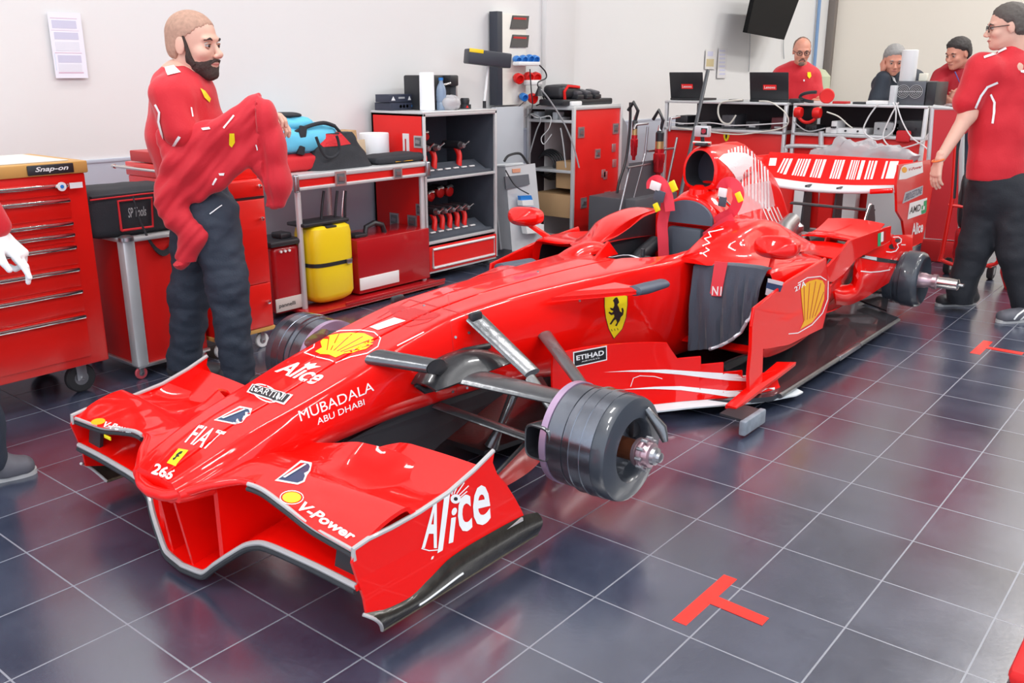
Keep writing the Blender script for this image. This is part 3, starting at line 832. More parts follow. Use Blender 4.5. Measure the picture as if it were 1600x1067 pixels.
# air intake: hooded mouth above the head rest, running back into the fin
def egg(w, zt, zb, n=36, p=2.3):
    out = []; h = (zt-zb)/2; c = (zt+zb)/2
    for k in range(n):
        an = math.tau*k/n; a = math.cos(an); b = math.sin(an)
        ww = w*(1-.18*max(0, b)) ; q = 2.2 if b > 0 else 3.4
        out.append((math.copysign(abs(a)**(2/q), a)*ww, c+math.copysign(abs(b)**(2/q), b)*h))
    return out
IN = [(3.00, .098, 1.050, .838), (3.02, .104, 1.056, .832), (3.10, .104, 1.058, .828), (3.20, .095, 1.056, .828), (3.30, .078, 1.052, .83), (3.40, .058, 1.040, .84), (3.50, .036, 1.015, .85), (3.60, .016, .975, .86), (3.66, .008, .95, .88)]
rows = []
for i in range(34):
    x = 3.0+.66*i/33; w_, a, b = cr(IN, x); rows.append([Vector((x, YC+d, z)) for d, z in egg(w_, a, b)])
m = MB(); m.grid(rows, RED, closed=True, flip=False)
r0 = rows[0]; c0 = Vector((3.0, YC, .945)); inn = [Vector((2.995, lerp(YC, p.y, .84), lerp(.945, p.z, .87))) for p in r0]
dk = [Vector((3.12, lerp(YC, p.y, .9), lerp(.945, p.z, .9))) for p in inn]
m.grid([r0, inn], RED, closed=True, flip=True)
intake = m.build('air_intake', car); fixnormals(intake)
m = MB(); m.grid([inn, dk], CARBM, closed=True); m.add(dk, [tuple(range(len(dk)))], mat('intake_throat_mesh', (.015, .015, .03), .6)); fixnormals(m.build('intake_throat', intake, label='black intake throat'))
# stems between head rest and intake
m = MB()
for s_ in (-1, 1): m.tube([(3.03, YC+s_*.06, .76), (3.05, YC+s_*.05, .84)], .018, RED, 10)
m.lathe([(.035, 0), (.055, .02), (.05, .05), (.02, .07)], (3.0, YC, .79), (0, 0, 1), RED, 20)
m.tube([(3.02, YC-.10, .80), (3.05, YC-.13, .78), (3.1, YC-.16, .73)], .008, CHR, 8)
m.build('roll_hoop_stem', intake)
# shark fin
FT = [(3.20, 1.056), (3.30, 1.062), (3.40, 1.058), (3.50, 1.035), (3.60, .995), (3.72, .935), (3.84, .865), (3.95, .780), (4.05, .68), (4.15, .56), (4.24, .45), (4.30, .385)]
FBm = [(4.30, .33), (4.0, .45), (3.7, .56), (3.4, .70), (3.2, .90)]
m = MB().plate([(x, YC, z) for x, z in FT+FBm], .014, RED); fin = m.build('engine_cover_fin', car, bevel=.004)
FINB = bvh_of(fin, cover, intake)
# head rest: slate grey pad framed in red
m = MB(); pts = []
for k in range(33):
    an = math.pi*k/32; pts.append((2.90, YC+.150*math.cos(an), .675+.118*math.sin(an)**.9))
m.plate(pts, .05, mat('headrest_foam', (.085, .105, .14), .6), nrm=(-1, 0, 0)); m.build('head_rest', car, label='slate grey half-round head rest')
m = MB(); m.tube([Vector(p)+Vector((.012, 0, 0)) for p in pts], .017, RED, 10); m.tube([pts[0], Vector(pts[-1])], .012, RED, 8)
m.build('head_rest_surround', car)
# seat: back, sides, base
m = MB(); m.box((2.84, YC-.10, .36), (2.90, YC+.10, .655), mat('seat_back_pad', (.05, .062, .085), .55), .02, rot=Matrix.Rotation(.12, 3, 'Y'))
m.build('seat', car)
m = MB(); m.box((2.6, YC-.19, .33), (2.86, YC+.19, .40), BLKP, .03); m.tube([(2.6, YC+.17, .42), (2.72, YC+.18, .50), (2.86, YC+.16, .56)], .04, BLKP, 12); m.tube([(2.6, YC-.17, .42), (2.72, YC-.18, .50), (2.86, YC-.16, .56)], .04, BLKP, 12)
m.build('seat_side', car, split=True)
# white sheet over the wheel rim in the cockpit
m = MB(); rows = []
for i in range(9):
    r = []
    for k in range(9):
        u, v = i/8, k/8; r.append(Vector((2.27+.17*u, YC-.10+.24*v, .60-.03*u+.012*math.sin(7*v)-.02*abs(v-.5)-.05*u*u)))
    rows.append(r)
m.sheet(rows, .003, mat('white_cloth', (.78, .82, .88), .6)); m.build('cockpit_cloth', car, label='white sheet folded over the cockpit front')
m = MB(); m.box((2.40, YC-.06, .50), (2.46, YC+.02, .575), BLKP, .012); m.cyl((2.43, YC-.02, .57), (2.43, YC-.02, .61), .01, BLKP); m.build('steering_wheel', car)
# little red antenna and hump ahead of the cockpit
m = MB().plate([(2.00, YC-.02, .62), (2.20, YC-.02, .62), (2.12, YC-.02, .69)], .012, RED); m.build('antenna_fin', car)
rows = []
for i in range(13):
    t = i/12; x = 2.02+.36*t; r = []
    for k in range(11):
        u = k/10; an = math.pi*u; hh = .055*math.sin(math.pi*t)**.5; r.append(Vector((x, YC+.16-.05*math.cos(an), .600+hh*math.sin(an))))
    rows.append(r)
m = MB(); m.grid(rows, RED); m.build('windscreen_cowl', car)
# ---- harness straps --------------------------------------------------------------------
def strap(name, pts, wd, nrm, m_=BELT, th=.004, label=None):
    P = spline([Vector(p) for p in pts], 6); rows = []
    for i, p in enumerate(P):
        t = (P[min(i+1, len(P)-1)]-P[max(0, i-1)]).normalized(); q = t.cross(Vector(nrm)).normalized()
        rows.append([p-q*wd/2, p, p+q*wd/2])
    m = MB(); m.sheet(rows, th, m_); return m.build(name, car, label=label)
G_ = lambda x, *pts: [gx(px, py, x) for px, py in pts]
strap('harness_strap', G_(2.80, (1037, 402), (1036, 375), (1035, 350), (1040, 325), (1043, 308)), .055, (-1, -.4, 0))
strap('harness_strap', G_(2.78, (1047, 330), (1044, 308), (1036, 288), (1026, 281), (1018, 286), (1018, 294)), .050, (-1, -.4, .1))
strap('harness_strap', G_(2.90, (1112, 352), (1128, 340), (1143, 332), (1152, 316), (1154, 299), (1145, 286), (1133, 286), (1126, 297)), .052, (-1, -.3, .1))
strap('harness_strap', G_(2.88, (1098, 372), (1112, 362), (1128, 350), (1146, 340)), .045, (-1, -.5, .4))
def pad(x, px, py, w_, h_, m_, ang): c_ = gx(px, py, x); q_ = MB(); q_.box((x-.006, c_.y-w_/2, c_.z-h_/2), (x+.006, c_.y+w_/2, c_.z+h_/2), m_, .004, rot=Matrix.Rotation(ang, 3, 'X')); return q_
for x, px, py, w_, h_, m_, ang in ((2.755, 1024, 291, .060, .045, WPL, .25), (2.755, 1030, 306, .060, .055, FABG, .25), (2.87, 1129, 301, .045, .045, WPL, .1), (2.87, 1129, 315, .04, .05, FABG, .1)):
    pad(x, px, py, w_, h_, m_, ang).build('strap_pad', car)
for x, px, py, w_, h_, ang in ((2.76, 1052, 291, .035, .055, -.5), (2.74, 1026, 324, .030, .045, -.5), (2.86, 1155, 308, .030, .050, -.5)):
    pad(x, px, py, w_, h_, YEL, ang).build('strap_tab', car, label='yellow webbing tab')
# padded red cockpit sides rising towards the head rest
CS = [(2.40, .605, .60), (2.50, .635, .60), (2.62, .672, .595), (2.76, .700, .59), (2.92, .712, .588), (3.08, .695, .58), (3.25, .645, .565), (3.42, .585, .545)]
for side in (-1, 1):
    rows = []
    for i in range(30):
        x = lerp(2.40, 3.42, i/29); h, b = cr(CS, x); f = max(0, min(1, (x-2.40)/.25)); o_ = lerp(.27, .43, f**.7)
        pts = [(.232, b-.02), (.232, h-.012), (.245, h), (lerp(.245, o_, .55), h+.008), (o_-.03, h-.008), (o_, lerp(h, b, .5)), (o_+.045, b), (o_+.10, b-.02)]
        rows.append([Vector((x, YC+side*a, z)) for a, z in [tuple(v) for v in spline([Vector(p) for p in pts], 3)]])
    m = MB(); m.grid(rows, RED, flip=side > 0); m.add(rows[0], [tuple(range(len(rows[0])))], RED); cs = m.build('cockpit_side', car); fixnormals(cs)
# ---- winglets, mirrors --------------------------------------------------------------------
for side in (-1, 1):
    Y = lambda d: YC+side*d
    mm = MB(); y0 = .24
    mm.plate([(1.42, Y(.225), .585), (1.55, Y(.245), .592), (1.82, Y(.255), .580), (1.84, Y(.36), .572), (1.80, Y(.37), .565)], .014, RED, nrm=(0, 0, 1))
    wl = mm.build('chassis_winglet', car, bevel=.004)
    mm = MB(); rows = []
    for (x, w_, z) in ((1.80, .0, .568), (1.81, .021, .568), (1.90, .024, .562), (2.04, .020, .558), (2.06, 0.004, .558)):
        rows.append([Vector((x, Y(.355)+.035*math.cos(math.tau*k/16)*(1 if w_ > .01 else .3), z+w_*math.sin(math.tau*k/16))) for k in range(16)])
    mm.grid(rows, mat('slate_sleeve', (.07, .09, .125), .55), closed=True, caps=True); mm.build('protective_sleeve', wl, label='slate grey protective sleeve')
    # mirror pod: teardrop housing on a stalk
    c = Vector((2.38, Y(.69), .700)); mm = MB(); rows = []
    for i in range(13):
        t = i/12; x = c.x-.055+.14*t; f = max(.02, math.sin(math.pi*min(.5, t*.9))) if t < .55 else 1-.25*(t-.55)
        rr = []
        for k in range(28):
            an = math.tau*k/28; a = math.cos(an); b = math.sin(an)
            rr.append(Vector((x, c.y+math.copysign(abs(a)**.75, a)*.098*f, c.z+math.copysign(abs(b)**.8, b)*.050*f-.012*(1-f))))
        rows.append(rr)
    mm.grid(rows, RED, closed=True, caps=True); mi_ = mm.build('wing_mirror', car); fixnormals(mi_)
    mm = MB(); mm.plate([Vector((c.x+.087, c.y+.07*math.cos(k*math.tau/24), c.z+.032*math.sin(k*math.tau/24))) for k in range(24)], .004, CHR, nrm=(1, 0, 0)); mm.build('mirror_glass', mi_)
    mm = MB(); blade(mm, (c.x+.03, c.y-side*.01, c.z-.03), (c.x+.20, Y(.60), .545), .05, .014, RED, .07); mm.build('mirror_stalk', mi_)
# ---- rear winglets (flip-ups) and rear bodywork ----------------------------------------------
for side in (-1, 1):
    F = lambda p: p if side < 0 else mir(p)
    m = MB()
    y1 = YC-.66
    pts = [(1391, 353), (1326, 376), (1310, 396), (1294, 414), (1282, 424), (1284, 440), (1300, 440), (1316, 428), (1338, 403), (1361, 391), (1389, 376)]
    m.plate([F(gy(px, py, y1)) for px, py in pts], .012, RED, nrm=(0, side, 0))
    y2 = YC-.34
    pts = [(1296, 352), (1311, 348), (1309, 372), (1290, 412), (1279, 412)]
    m.plate([F(gy(px, py, y2)) for px, py in pts], .010, RED, nrm=(0, side, 0))
    a = gy(1391, 353, y1); b = gy(1311, 348, y2)
    rows = []
    for i in range(9):
        t = i/8; r = []
        for k in range(9):
            u = k/8; yy = lerp(y1, y2, t); x = lerp(3.58, 3.97, u); z = lerp(.555, .60, u**1.5)+.012*math.sin(math.pi*t)-.015*math.sin(math.pi*u)
            r.append(F(Vector((x, yy, z))))
        rows.append(r)
    m.sheet(rows if side > 0 else rows[::-1], .008, RED)
    rows = []
    for i in range(9):
        t = i/8; r = []
        for k in range(7):
            u = k/6; yy = lerp(y1, y2, t); r.append(F(Vector((lerp(3.40, 3.58, u), yy, lerp(.475, .52, u)+.014*math.sin(math.pi*t)))))
        rows.append(r)
    m.sheet(rows if side > 0 else rows[::-1], .007, RED)
    fl = m.build('rear_winglet', car)
    if side < 0: FLB = bvh_of(fl)
    # curved body panel ahead of the rear wheel
    m = MB(); rows = []
    for i in range(21):
        t = i/20; x = lerp(3.18, 4.42, t); r = []
        dd = lerp(.66, .46, t**1.2); zt = lerp(.38, .47, min(1, t*2)); zb = lerp(.24, .17, math.sin(math.pi*min(1, t*.9)))
        for k in range(9):
            u = k/8; r.append(F(Vector((x, YC-(dd-.10*(1-u)**2), lerp(zb, zt, u)))))
        rows.append(r)
    m.sheet(rows if side > 0 else rows[::-1], .010, RED)
    rows2 = [[r[0], r[0]+Vector((0, side*.05, -.015)), r[0]+Vector((0, side*.08, .0))] for r in rows[:14]]
    m.sheet(rows2, .006, RED)
    rp = m.build('rear_side_panel', car)
    # floor-to-deck panel carrying the round opening, nearer the wheel
    m = MB(); m.plate([F(gy(px, py, YC-.50)) for px, py in [(1372, 370), (1424, 368), (1418, 425), (1385, 415), (1365, 412)]], .012, RED, nrm=(0, side, 0))
    m.plate([F(Vector(p)) for p in [(4.02, YC-.50, .47), (4.72, YC-.50, .42), (4.72, YC-.20, .44), (4.02, YC-.18, .49)]], .01, RED)
    dk = m.build('rear_deck_panel', car)
    up = [(1300, 440), (1316, 446), (1332, 440), (1338, 405), (1361, 392), (1390, 377), (1394, 368), (1425, 367)]
    lo_ = [(1306, 475), (1324, 476), (1340, 470), (1354, 463), (1380, 446), (1399, 435), (1414, 424), (1424, 405)]
    U_ = spline([Vector(q_) for q_ in up], 5); L_ = spline([Vector(q_) for q_ in lo_], 5); rows = []
    for i, (a, b) in enumerate(zip(U_, L_)):
        t = i/(len(U_)-1); r = []
        for k in range(9):
            u = k/8; q_ = a.lerp(b, u); r.append(F(gy(q_.x, q_.y, lerp(.10, .03, t)-.05*math.sin(math.pi*u*.8)*(1-t*.6)+.02)))
        rows.append(r)
    m = MB(); m.sheet(rows if side < 0 else rows[::-1], .010, RED); wf = m.build('wheel_fairing', car)
    if side < 0: RPB = bvh_of(wf); wfr = wf
# exhausts, gearbox, suspension at the back
m = MB()
for side in (-1, 1):
    m.tube([(3.25, YC+side*.30, .48), (3.45, YC+side*.27, .53), (3.62, YC+side*.22, .57), (3.78, YC+side*.20, .60)], [.07, .06, .05, .045], STEEL, 18)
    m.tube([(3.50, YC+side*.38, .42), (3.60, YC+side*.36, .50), (3.72, YC+side*.30, .52), (3.85, YC+side*.25, .48)], .035, STEEL, 14)
    m.tube([(3.35, YC+side*.45, .42), (3.55, YC+side*.40, .46), (3.75, YC+side*.38, .40)], .03, CARBS, 14)
m.build('exhaust_pipe', car, label='polished exhaust pipes', split=True)
m = MB(); m.box((3.6, YC-.14, .15), (4.55, YC+.14, .42), CARBM, .04); m.box((4.4, YC-.08, .18), (4.95, YC+.08, .36), CARBM, .03)
m.lathe([(.03, 0), (.05, .03), (.045, .1), (.02, .12)], (4.1, YC-.1, .42), (0, 0, 1), STEEL, 18); m.lathe([(.03, 0), (.05, .03), (.045, .08)], (4.2, YC+.05, .42), (0, 0, 1), STEEL, 18)
m.build('gearbox', car)
for side in (-1, 1):
    rs = empty('rear_suspension', (0, 0, 0)); rs.parent = car; rs.location = Vector((4.3, YC+side*.3, .3))-car.location
    Y = lambda d: YC+side*d
    for nm, a, b in (('upper_wishbone_front_arm', (3.95, Y(.14), .38), (4.28, Y(.62), .32)), ('upper_wishbone_rear_arm', (4.60, Y(.10), .36), (4.38, Y(.62), .32)), ('lower_wishbone', (4.0, Y(.14), .17), (4.3, Y(.62), .14)), ('drive_shaft', (4.34, Y(.14), .27), (4.34, Y(.62), .235))):
        mm = MB(); 
        if nm == 'drive_shaft': mm.cyl(a, b, .022, STEEL, 16)
        else: blade(mm, a, b, .06, .02, CARBM)
        mm.build(nm, rs)
# diffuser
m = MB()
rows = []
for i in range(9):
    t = i/8; rows.append([Vector((lerp(4.2, 4.95, t), YC+q, .06+.16*t**1.4)) for q in (-.45, -.2, 0, .2, .45)])
m.sheet(rows, .01, CARBM)
for q in (-.45, -.22, .22, .45): m.plate([(4.2, YC+q, .05), (4.98, YC+q, .05), (4.98, YC+q, .23), (4.6, YC+q, .13)], .008, CARBM)
m.plate([(4.16, YC-.50, .10), (4.0, YC-.72, .10), (4.22, YC-.66, .115), (4.32, YC-.5, .115)], .01, CARB)
m.build('diffuser', car)
# ---- upper cross wing on the tail -------------------------------------------------------------
m = MB(); blade(m, (4.10, YC-.55, .652), (4.10, YC-.06, .655), .07, .016, BLKP)
m.plate([(3.96, YC-.555, .575), (3.98, YC-.555, .64), (4.03, YC-.555, .695), (4.07, YC-.555, .69), (4.12, YC-.555, .60), (4.12, YC-.555, .55)], .010, BLKP)
m.build('tail_cross_wing', car, label='thin black cross wing')
m = MB().plate([(3.93, YC-.548, .55), (4.04, YC-.548, .70), (4.00, YC-.548, .55)], .012, RED); m.build('cross_wing_tip', car)
# ---- rear wing -----------------------------------------------------------------------------------
rw = empty('rear_wing', (0, 0, 0)); rw.parent = car; rw.location = Vector((4.9, YC, .6))-car.location
def rwz(y): return -.045*math.cos(math.pi*(y-YC)/1.1)
rows = []; rows2 = []
for i in range(41):
    y = YC-.49+.98*i/40; r = []; r2 = []
    for k in range(13):
        t = k/12; r.append(Vector((lerp(4.62, 4.80, t), y, .722+rwz(y)*(1-.3*t)+.030*t**1.6-.02*math.sin(math.pi*t))))
        r2.append(Vector((lerp(4.765, 4.985, t), y, .742+rwz(y)*(1-t)*.8+.130*t**1.15)))
    rows.append(r); rows2.append(r2)
m = MB(); m.sheet(rows, .016, PEARL); m.tube([r[0] for r in rows], .014, PEARL, 12); mainw = m.build('rear_main_plane', rw, label='pearl white main plane')
m = MB(); m.sheet(rows2, .008, RED); flapw = m.build('rear_flap', rw)
RWR = rows2
m = MB().cyl((4.615, YC-.492, .714), (4.605, YC-.36, .698), .0165, RED, 14); m.build('main_plane_tip', rw, label='red outer end of the main plane')
for side in (-1, 1):
    pts = [(1403, 258), (1452, 250), (1456, 290), (1449, 330), (1440, 378), (1425, 385), (1413, 375), (1409, 345), (1400, 330), (1399, 290)]
    P = [gy(px, py, YC-.495) for px, py in pts]; P = [p if side < 0 else mir(p) for p in P]
    e = MB().plate(P, .012, REDC, nrm=(0, side, 0)).build('rear_endplate', rw, bevel=.003)
    if side < 0: REB = bvh_of(e); rep = e
    else: e['label'] = 'far red end plate'
m = MB()
for dd in (-.13, .08): m.plate([(4.62, YC+dd, .35), (4.78, YC+dd, .35), (4.76, YC+dd, .70), (4.66, YC+dd, .70)], .014, CARBM)
m.build('wing_strut', rw, label='black centre struts', split=True)
m = MB(); blade(m, (4.75, YC-.49, .38), (4.75, YC+.49, .38), .16, .02, CARBM); m.build('beam_wing', rw)
# ================================================================== WRITING AND MARKS ON THE CAR
def zc(ox, oy, k): return lambda *p: [(ox+a/k, oy+b/k) for a, b in p]
Z1 = zc(80, 540, 2.8075); Z3 = zc(380, 400, 3.81); Z2 = zc(400, 640, 2.963); Z5 = zc(860, 380, 3.441); ZR = zc(1180, 220, 5.517); ZS = zc(1240, 300, 5.336)
NB = bvh_of(chassis)
FB = bvh_of(*[o for o in COL.objects if o.type == 'MESH' and o.name.startswith('upper_flap')])
def shell(d, out, yel, hinge, tips, w=1.6, mo=WHT, my=YEL, mr=RED, rw=1.3):
    d.line(out, w, mo, closed=True); d.poly(yel, my, .0002)
    for a, b in zip(hinge, tips): d.line([a, b], rw, mr, .0006)
def bmark(d, bl, br, tl, tr):
    bl, br, tl, tr = map(Vector, (bl, br, tl, tr))
    q = lambda u, v: tuple((bl*(1-u)+br*u)*(1-v)+(tl*(1-u)+tr*u)*v)
    d.poly([q(-.06, -.08), q(.85, -.08), q(1.04, .12), q(1.0, .45), q(1.04, .70), q(.9, 1.1), q(.25, 1.1)], WHT)
    d.poly([q(.02, 0), q(.80, 0), q(.96, .15), q(.93, .40), q(.82, .52), q(.95, .66), q(.92, .88), q(.78, 1.0), q(.45, 1.0)], NAVY, .001)
    d.poly([q(.36, .95), q(.62, .95), q(.40, .50), q(.12, .25)], RED, .002)
    d.poly([q(.14, .12), q(.24, .10), q(.70, .92), q(.60, .94)], WHT, .003)
d = Decal(NB)
d.text('266', *Z1((440, 560), (522, 592), (462, 515), (552, 548)), WHT, .03)
d.build('number', chassis, 'white number 266 on the nose tip')
d = Decal(NB); a = Z1((508, 515), (545, 528), (603, 460), (560, 452)); d.poly(a, YEL)
d.poly(Z1((535, 505), (545, 500), (552, 490), (565, 488), (560, 480), (572, 476), (580, 465), (570, 464), (560, 470), (550, 478), (545, 490), (534, 495)), BLK, .0004)
d.build('badge', chassis, 'small yellow rectangular badge with black horse')
d = Decal(NB); d.text('FIAT', *Z1((585, 425), (690, 458), (650, 348), (770, 380)), WHT, .01); d.build('lettering', chassis, 'tall white FIAT lettering')
d = Decal(NB); bmark(d, *Z1((726, 325), (828, 345), (800, 268), (885, 285))); d.build('tyre_maker_mark', chassis)
d = Decal(NB)
ring = [(940+56*math.cos(k*math.tau/28)*1.0+14*math.sin(k*math.tau/28), 210+38*math.sin(k*math.tau/28)+10*math.cos(k*math.tau/28)) for k in range(28)]
d.line(Z1(*ring), 2.0, WHT, closed=True)
b = Z1((858, 206), (1022, 262), (1062, 218), (884, 170)); d.poly(b, WHT, .0008)
d.poly(Z1((868, 204), (1019, 254), (1050, 220), (888, 176)), BLK, .0028, 5)
d.text('MARTINI', *Z1((878, 203), (1012, 246), (892, 182), (1034, 220)), WHT, .0, lift=.0045); d.build('bar_mark', chassis, 'black bar with white MARTINI over a ring')
d = Decal(NB)
d.text('Alice', *Z3((185, 690), (420, 772), (262, 618), (520, 690)), WHT, .02, .3)
d.poly(Z3((365, 650), (400, 632), (395, 645), (440, 640), (425, 655), (465, 660), (430, 668), (400, 675), (375, 668)), WHT, .0004)
d.build('script_lettering', chassis, 'white hand-drawn Alice lettering on the nose')
d = Decal(NB)
shell(d, Z3((365, 577), (420, 545), (430, 505), (480, 470), (580, 446), (700, 442), (780, 455), (818, 490), (802, 540), (740, 580), (640, 602), (550, 635), (515, 620), (440, 603)),
      Z3((428, 570), (470, 545), (460, 512), (492, 478), (560, 465), (640, 458), (720, 462), (775, 488), (772, 525), (730, 555), (650, 575), (600, 583), (550, 606), (512, 588), (460, 585)),
      Z3((500, 562), (522, 562), (540, 565), (560, 568), (580, 572), (600, 575)), Z3((512, 480), (572, 466), (645, 468), (712, 482), (752, 502), (768, 530)))
d.build('shell_badge', chassis, 'yellow scallop badge outlined in white')
d = Decal(NB); d.text('1', *Z3((752, 424), (802, 443), (900, 368), (968, 388)), WHT, .02); d.build('racing_number', chassis, 'white number 1')
d = Decal(NB); d.text('MUBADALA', *Z3((342, 985), (778, 800), (325, 925), (768, 746)), WHT, 0)
d.text('ABU DHABI', *Z3((442, 1006), (722, 884), (434, 968), (716, 850)), WHT, .005); d.build('side_lettering', chassis, 'white MUBADALA ABU DHABI lettering')
# shield on the flank
d = Decal(NB)
sh = [(289, 285), (320, 276), (352, 273), (385, 275), (413, 283), (413, 330), (405, 400), (385, 460), (340, 513), (312, 460), (296, 400), (289, 340)]
d.poly(Z5(*sh), YEL); d.line(Z5(*sh), .8, BLK, .0003, closed=True)
d.poly(Z5((291, 284), (320, 276), (352, 273), (352, 266), (320, 269), (291, 277)), GRN, .0004); d.poly(Z5((352, 273), (385, 275), (413, 283), (413, 276), (385, 268), (352, 266)), RED, .0004)
d.poly(Z5((345, 294), (356, 290), (362, 300), (368, 318), (358, 330), (366, 345), (372, 365), (383, 372), (380, 350), (388, 346), (393, 362), (389, 385), (376, 398), (372, 415), (362, 430), (355, 446), (346, 442), (356, 425), (350, 408), (340, 415), (325, 437), (316, 434), (330, 412), (342, 395), (340, 382), (325, 387), (310, 374), (315, 367), (328, 374), (337, 365), (322, 357), (318, 346), (335, 350), (342, 335), (340, 318), (334, 308)), BLK, .0004)
for k in range(3): d.line(Z5((326+k*16, 462-k*3), (330+k*16, 472-k*3)), .9, BLK, .0004)
d.build('shield', chassis, 'yellow shield with rearing black horse')
# front wing marks
d = Decal(FB); bmark(d, *Z2((100, 325), (215, 345), (180, 240), (262, 258))); d.build('tyre_maker_mark', wing)
d = Decal(FB)
cxy = (166, 408); o_ = [(cxy[0]+54*math.cos(k*math.tau/20), cxy[1]+31*math.sin(k*math.tau/20)) for k in range(20)]
shell(d, Z2(*o_), Z2(*[(cxy[0]+(x-cxy[0])*.8, cxy[1]+(y-cxy[1])*.8) for x, y in o_]), Z2((150, 425), (160, 428), (170, 428)), Z2((140, 390), (165, 385), (190, 392)), 1.2, WHT, YEL, ORY, .7)
d.text('V-Power', *Z2((188, 462), (446, 614), (228, 426), (470, 574)), WHT, .03, .25); d.build('wing_lettering', wing, 'scallop and white V-Power on the near flap')
d = Decal(FB)
o_ = [(207+32*math.cos(k*math.tau/18), 334+14*math.sin(k*math.tau/18)-.12*32*math.cos(k*math.tau/18)) for k in range(18)]
d.poly(Z1(*o_), ORY); d.text('V-Power', *Z1((226, 357), (362, 387), (240, 334), (380, 364)), WHT, .03, .25); d.build('wing_lettering', wing, 'scallop and white V-Power on the far flap')
EB = bvh_of(epo[-1])
d = Decal(EB)
for ch, q in (('A', ((765, 640), (835, 640), (815, 398), (850, 398))), ('l', ((838, 664), (862, 650), (870, 392), (896, 388))), ('i', ((888, 620), (912, 612), (905, 455), (930, 450))), ('c', ((935, 578), (1000, 552), (930, 400), (990, 388))), ('e', ((1000, 548), (1088, 520), (1005, 352), (1075, 345)))):
    d.text(ch, *Z2(*q), WHT, .02, 0)
eye = [(922+24*math.cos(k*math.tau/16), 412+22*math.sin(k*math.tau/16)) for k in range(16)]
d.poly(Z2(*eye), WHT, .0004); d.poly(Z2(*[(922+(x-922)*.4, 412+(y-412)*.4) for x, y in eye]), BLK, .0008)
for a, b in (((905, 392), (912, 362)), ((915, 388), (935, 345)), ((928, 388), (962, 338)), ((938, 395), (982, 352)), ((942, 405), (975, 378))): d.line(Z2(a, b), 1.6, WHT)
d.line(Z2((765, 642), (800, 652), (848, 648)), 1.6, WHT); d.poly(Z2((812, 680), (822, 676), (818, 690), (808, 694)), WHT)
d.build('endplate_lettering', wing, 'large white hand-drawn Alice lettering')
# barge board marks
d = Decal(BBB)
d.poly(Z5((120, 584), (302, 549), (303, 628), (122, 668)), WHT); d.poly(Z5((126, 589), (297, 556), (298, 623), (128, 661)), BLK, .0004)
d.text('ETIHAD', *Z5((138, 630), (286, 600), (136, 604), (286, 573)), WHT, .025, lift=.0008)
d.text('AIRWAYS', *Z5((165, 640), (262, 620), (165, 633), (262, 612)), WHT, .0, lift=.0008)
d.build('airline_mark', board_r, 'black ETIHAD plate')
d = Decal(BBB)
d.poly(Z5((285, 693), (440, 682), (620, 678), (800, 690), (960, 700), (1055, 708), (1110, 712), (1110, 745), (960, 737), (850, 725), (700, 706), (540, 693), (400, 690)), WHT, 0, 20)
d.poly(Z5((380, 786), (560, 771), (700, 768), (850, 783), (960, 793), (1100, 790), (1240, 770), (1240, 826), (1100, 832), (960, 827), (850, 809), (700, 789), (560, 783)), WHT, 0, 20)
d.line(Z5((430, 770), (445, 725), (480, 712), (560, 716), (600, 728)), 1.0, WHT)
d.build('stripe', board_r, 'tapering white stripes')
# pod marks
PV = bvh_of(vane[-1], pod_r)
d = Decal(PV)
d.poly(Z5((1345, 245), (1360, 222), (1390, 203), (1430, 193), (1462, 200), (1473, 225), (1470, 300), (1448, 368), (1405, 425), (1342, 462), (1362, 418), (1352, 330)), ORY)
for a, b in (((1365, 415), (1362, 235)), ((1378, 410), (1392, 215)), ((1392, 405), (1425, 205)), ((1406, 400), (1452, 215)), ((1420, 392), (1468, 262))): d.line(Z5(a, b), 1.0, REDK, .0004)
d.line(Z5((1330, 215), (1380, 185), (1450, 178), (1492, 205), (1490, 300), (1462, 375), (1405, 438), (1330, 482), (1280, 487)), 1.4, WHT)
d.text('27A', *Z5((1314, 262), (1372, 228), (1308, 238), (1370, 196)), WHT, .02)
d.build('pod_badge', vane[-1], 'orange scallop with white outline and 27A')
d = Decal(bvh_of(cover, chassis, pod_r, *[o for o in COL.objects if o.name.startswith('cockpit_side')]))
d.line([(1104, 401), (1098, 396), (1108, 391), (1098, 384), (1109, 380), (1101, 373), (1111, 370), (1107, 363), (1118, 361), (1130, 358)], 1.6, WHT)
d.line([(1094, 396), (1096, 396)], 3, WHT); d.build('signature', cover, 'white hand-written signature')
# fin bars
d = Decal(FINB)
edge_ = [(1132, 236), (1145, 230), (1160, 226), (1172, 228), (1184, 238), (1192, 250), (1200, 266), (1206, 284), (1213, 310), (1222, 338), (1232, 362)]
for k, x in enumerate([1138, 1143, 1148, 1153, 1158, 1163, 1168, 1174, 1179, 1184, 1189, 1194, 1199]):
    yt = np.interp(x, [p[0] for p in edge_], [p[1] for p in edge_])+2
    yb = np.interp(x, [1138, 1160, 1200], [262, 300, 330]); d.line([(x, yt), (x+1.5, yt*.5+yb*.5), (x+2, yb)], [2.6, 1.4, 2.6, 3.0][k % 4], WHT)
for k in range(5):
    x = 1186+k*7; d.line([(x, 312+k*3), (x+10, 335+k*3), (x+24, 366)], 1.6, WHT)
d.poly([(1122, 248), (1130, 241), (1145, 238), (1164, 239), (1177, 247), (1174, 259), (1163, 268), (1157, 281), (1152, 283), (1146, 272), (1136, 260)], WHT, .0006)
d.build('fin_bars', fin, 'white upright bars and white patch on the fin')
d = Decal(FINB); d.poly([(1147, 298), (1170, 288), (1202, 282), (1206, 300), (1210, 322), (1180, 328), (1152, 337)], mat('clear_film', (.85, .78, .80), .25, alpha=.45), .003); d.build('protective_film', fin, 'milky protective film taped on the fin')
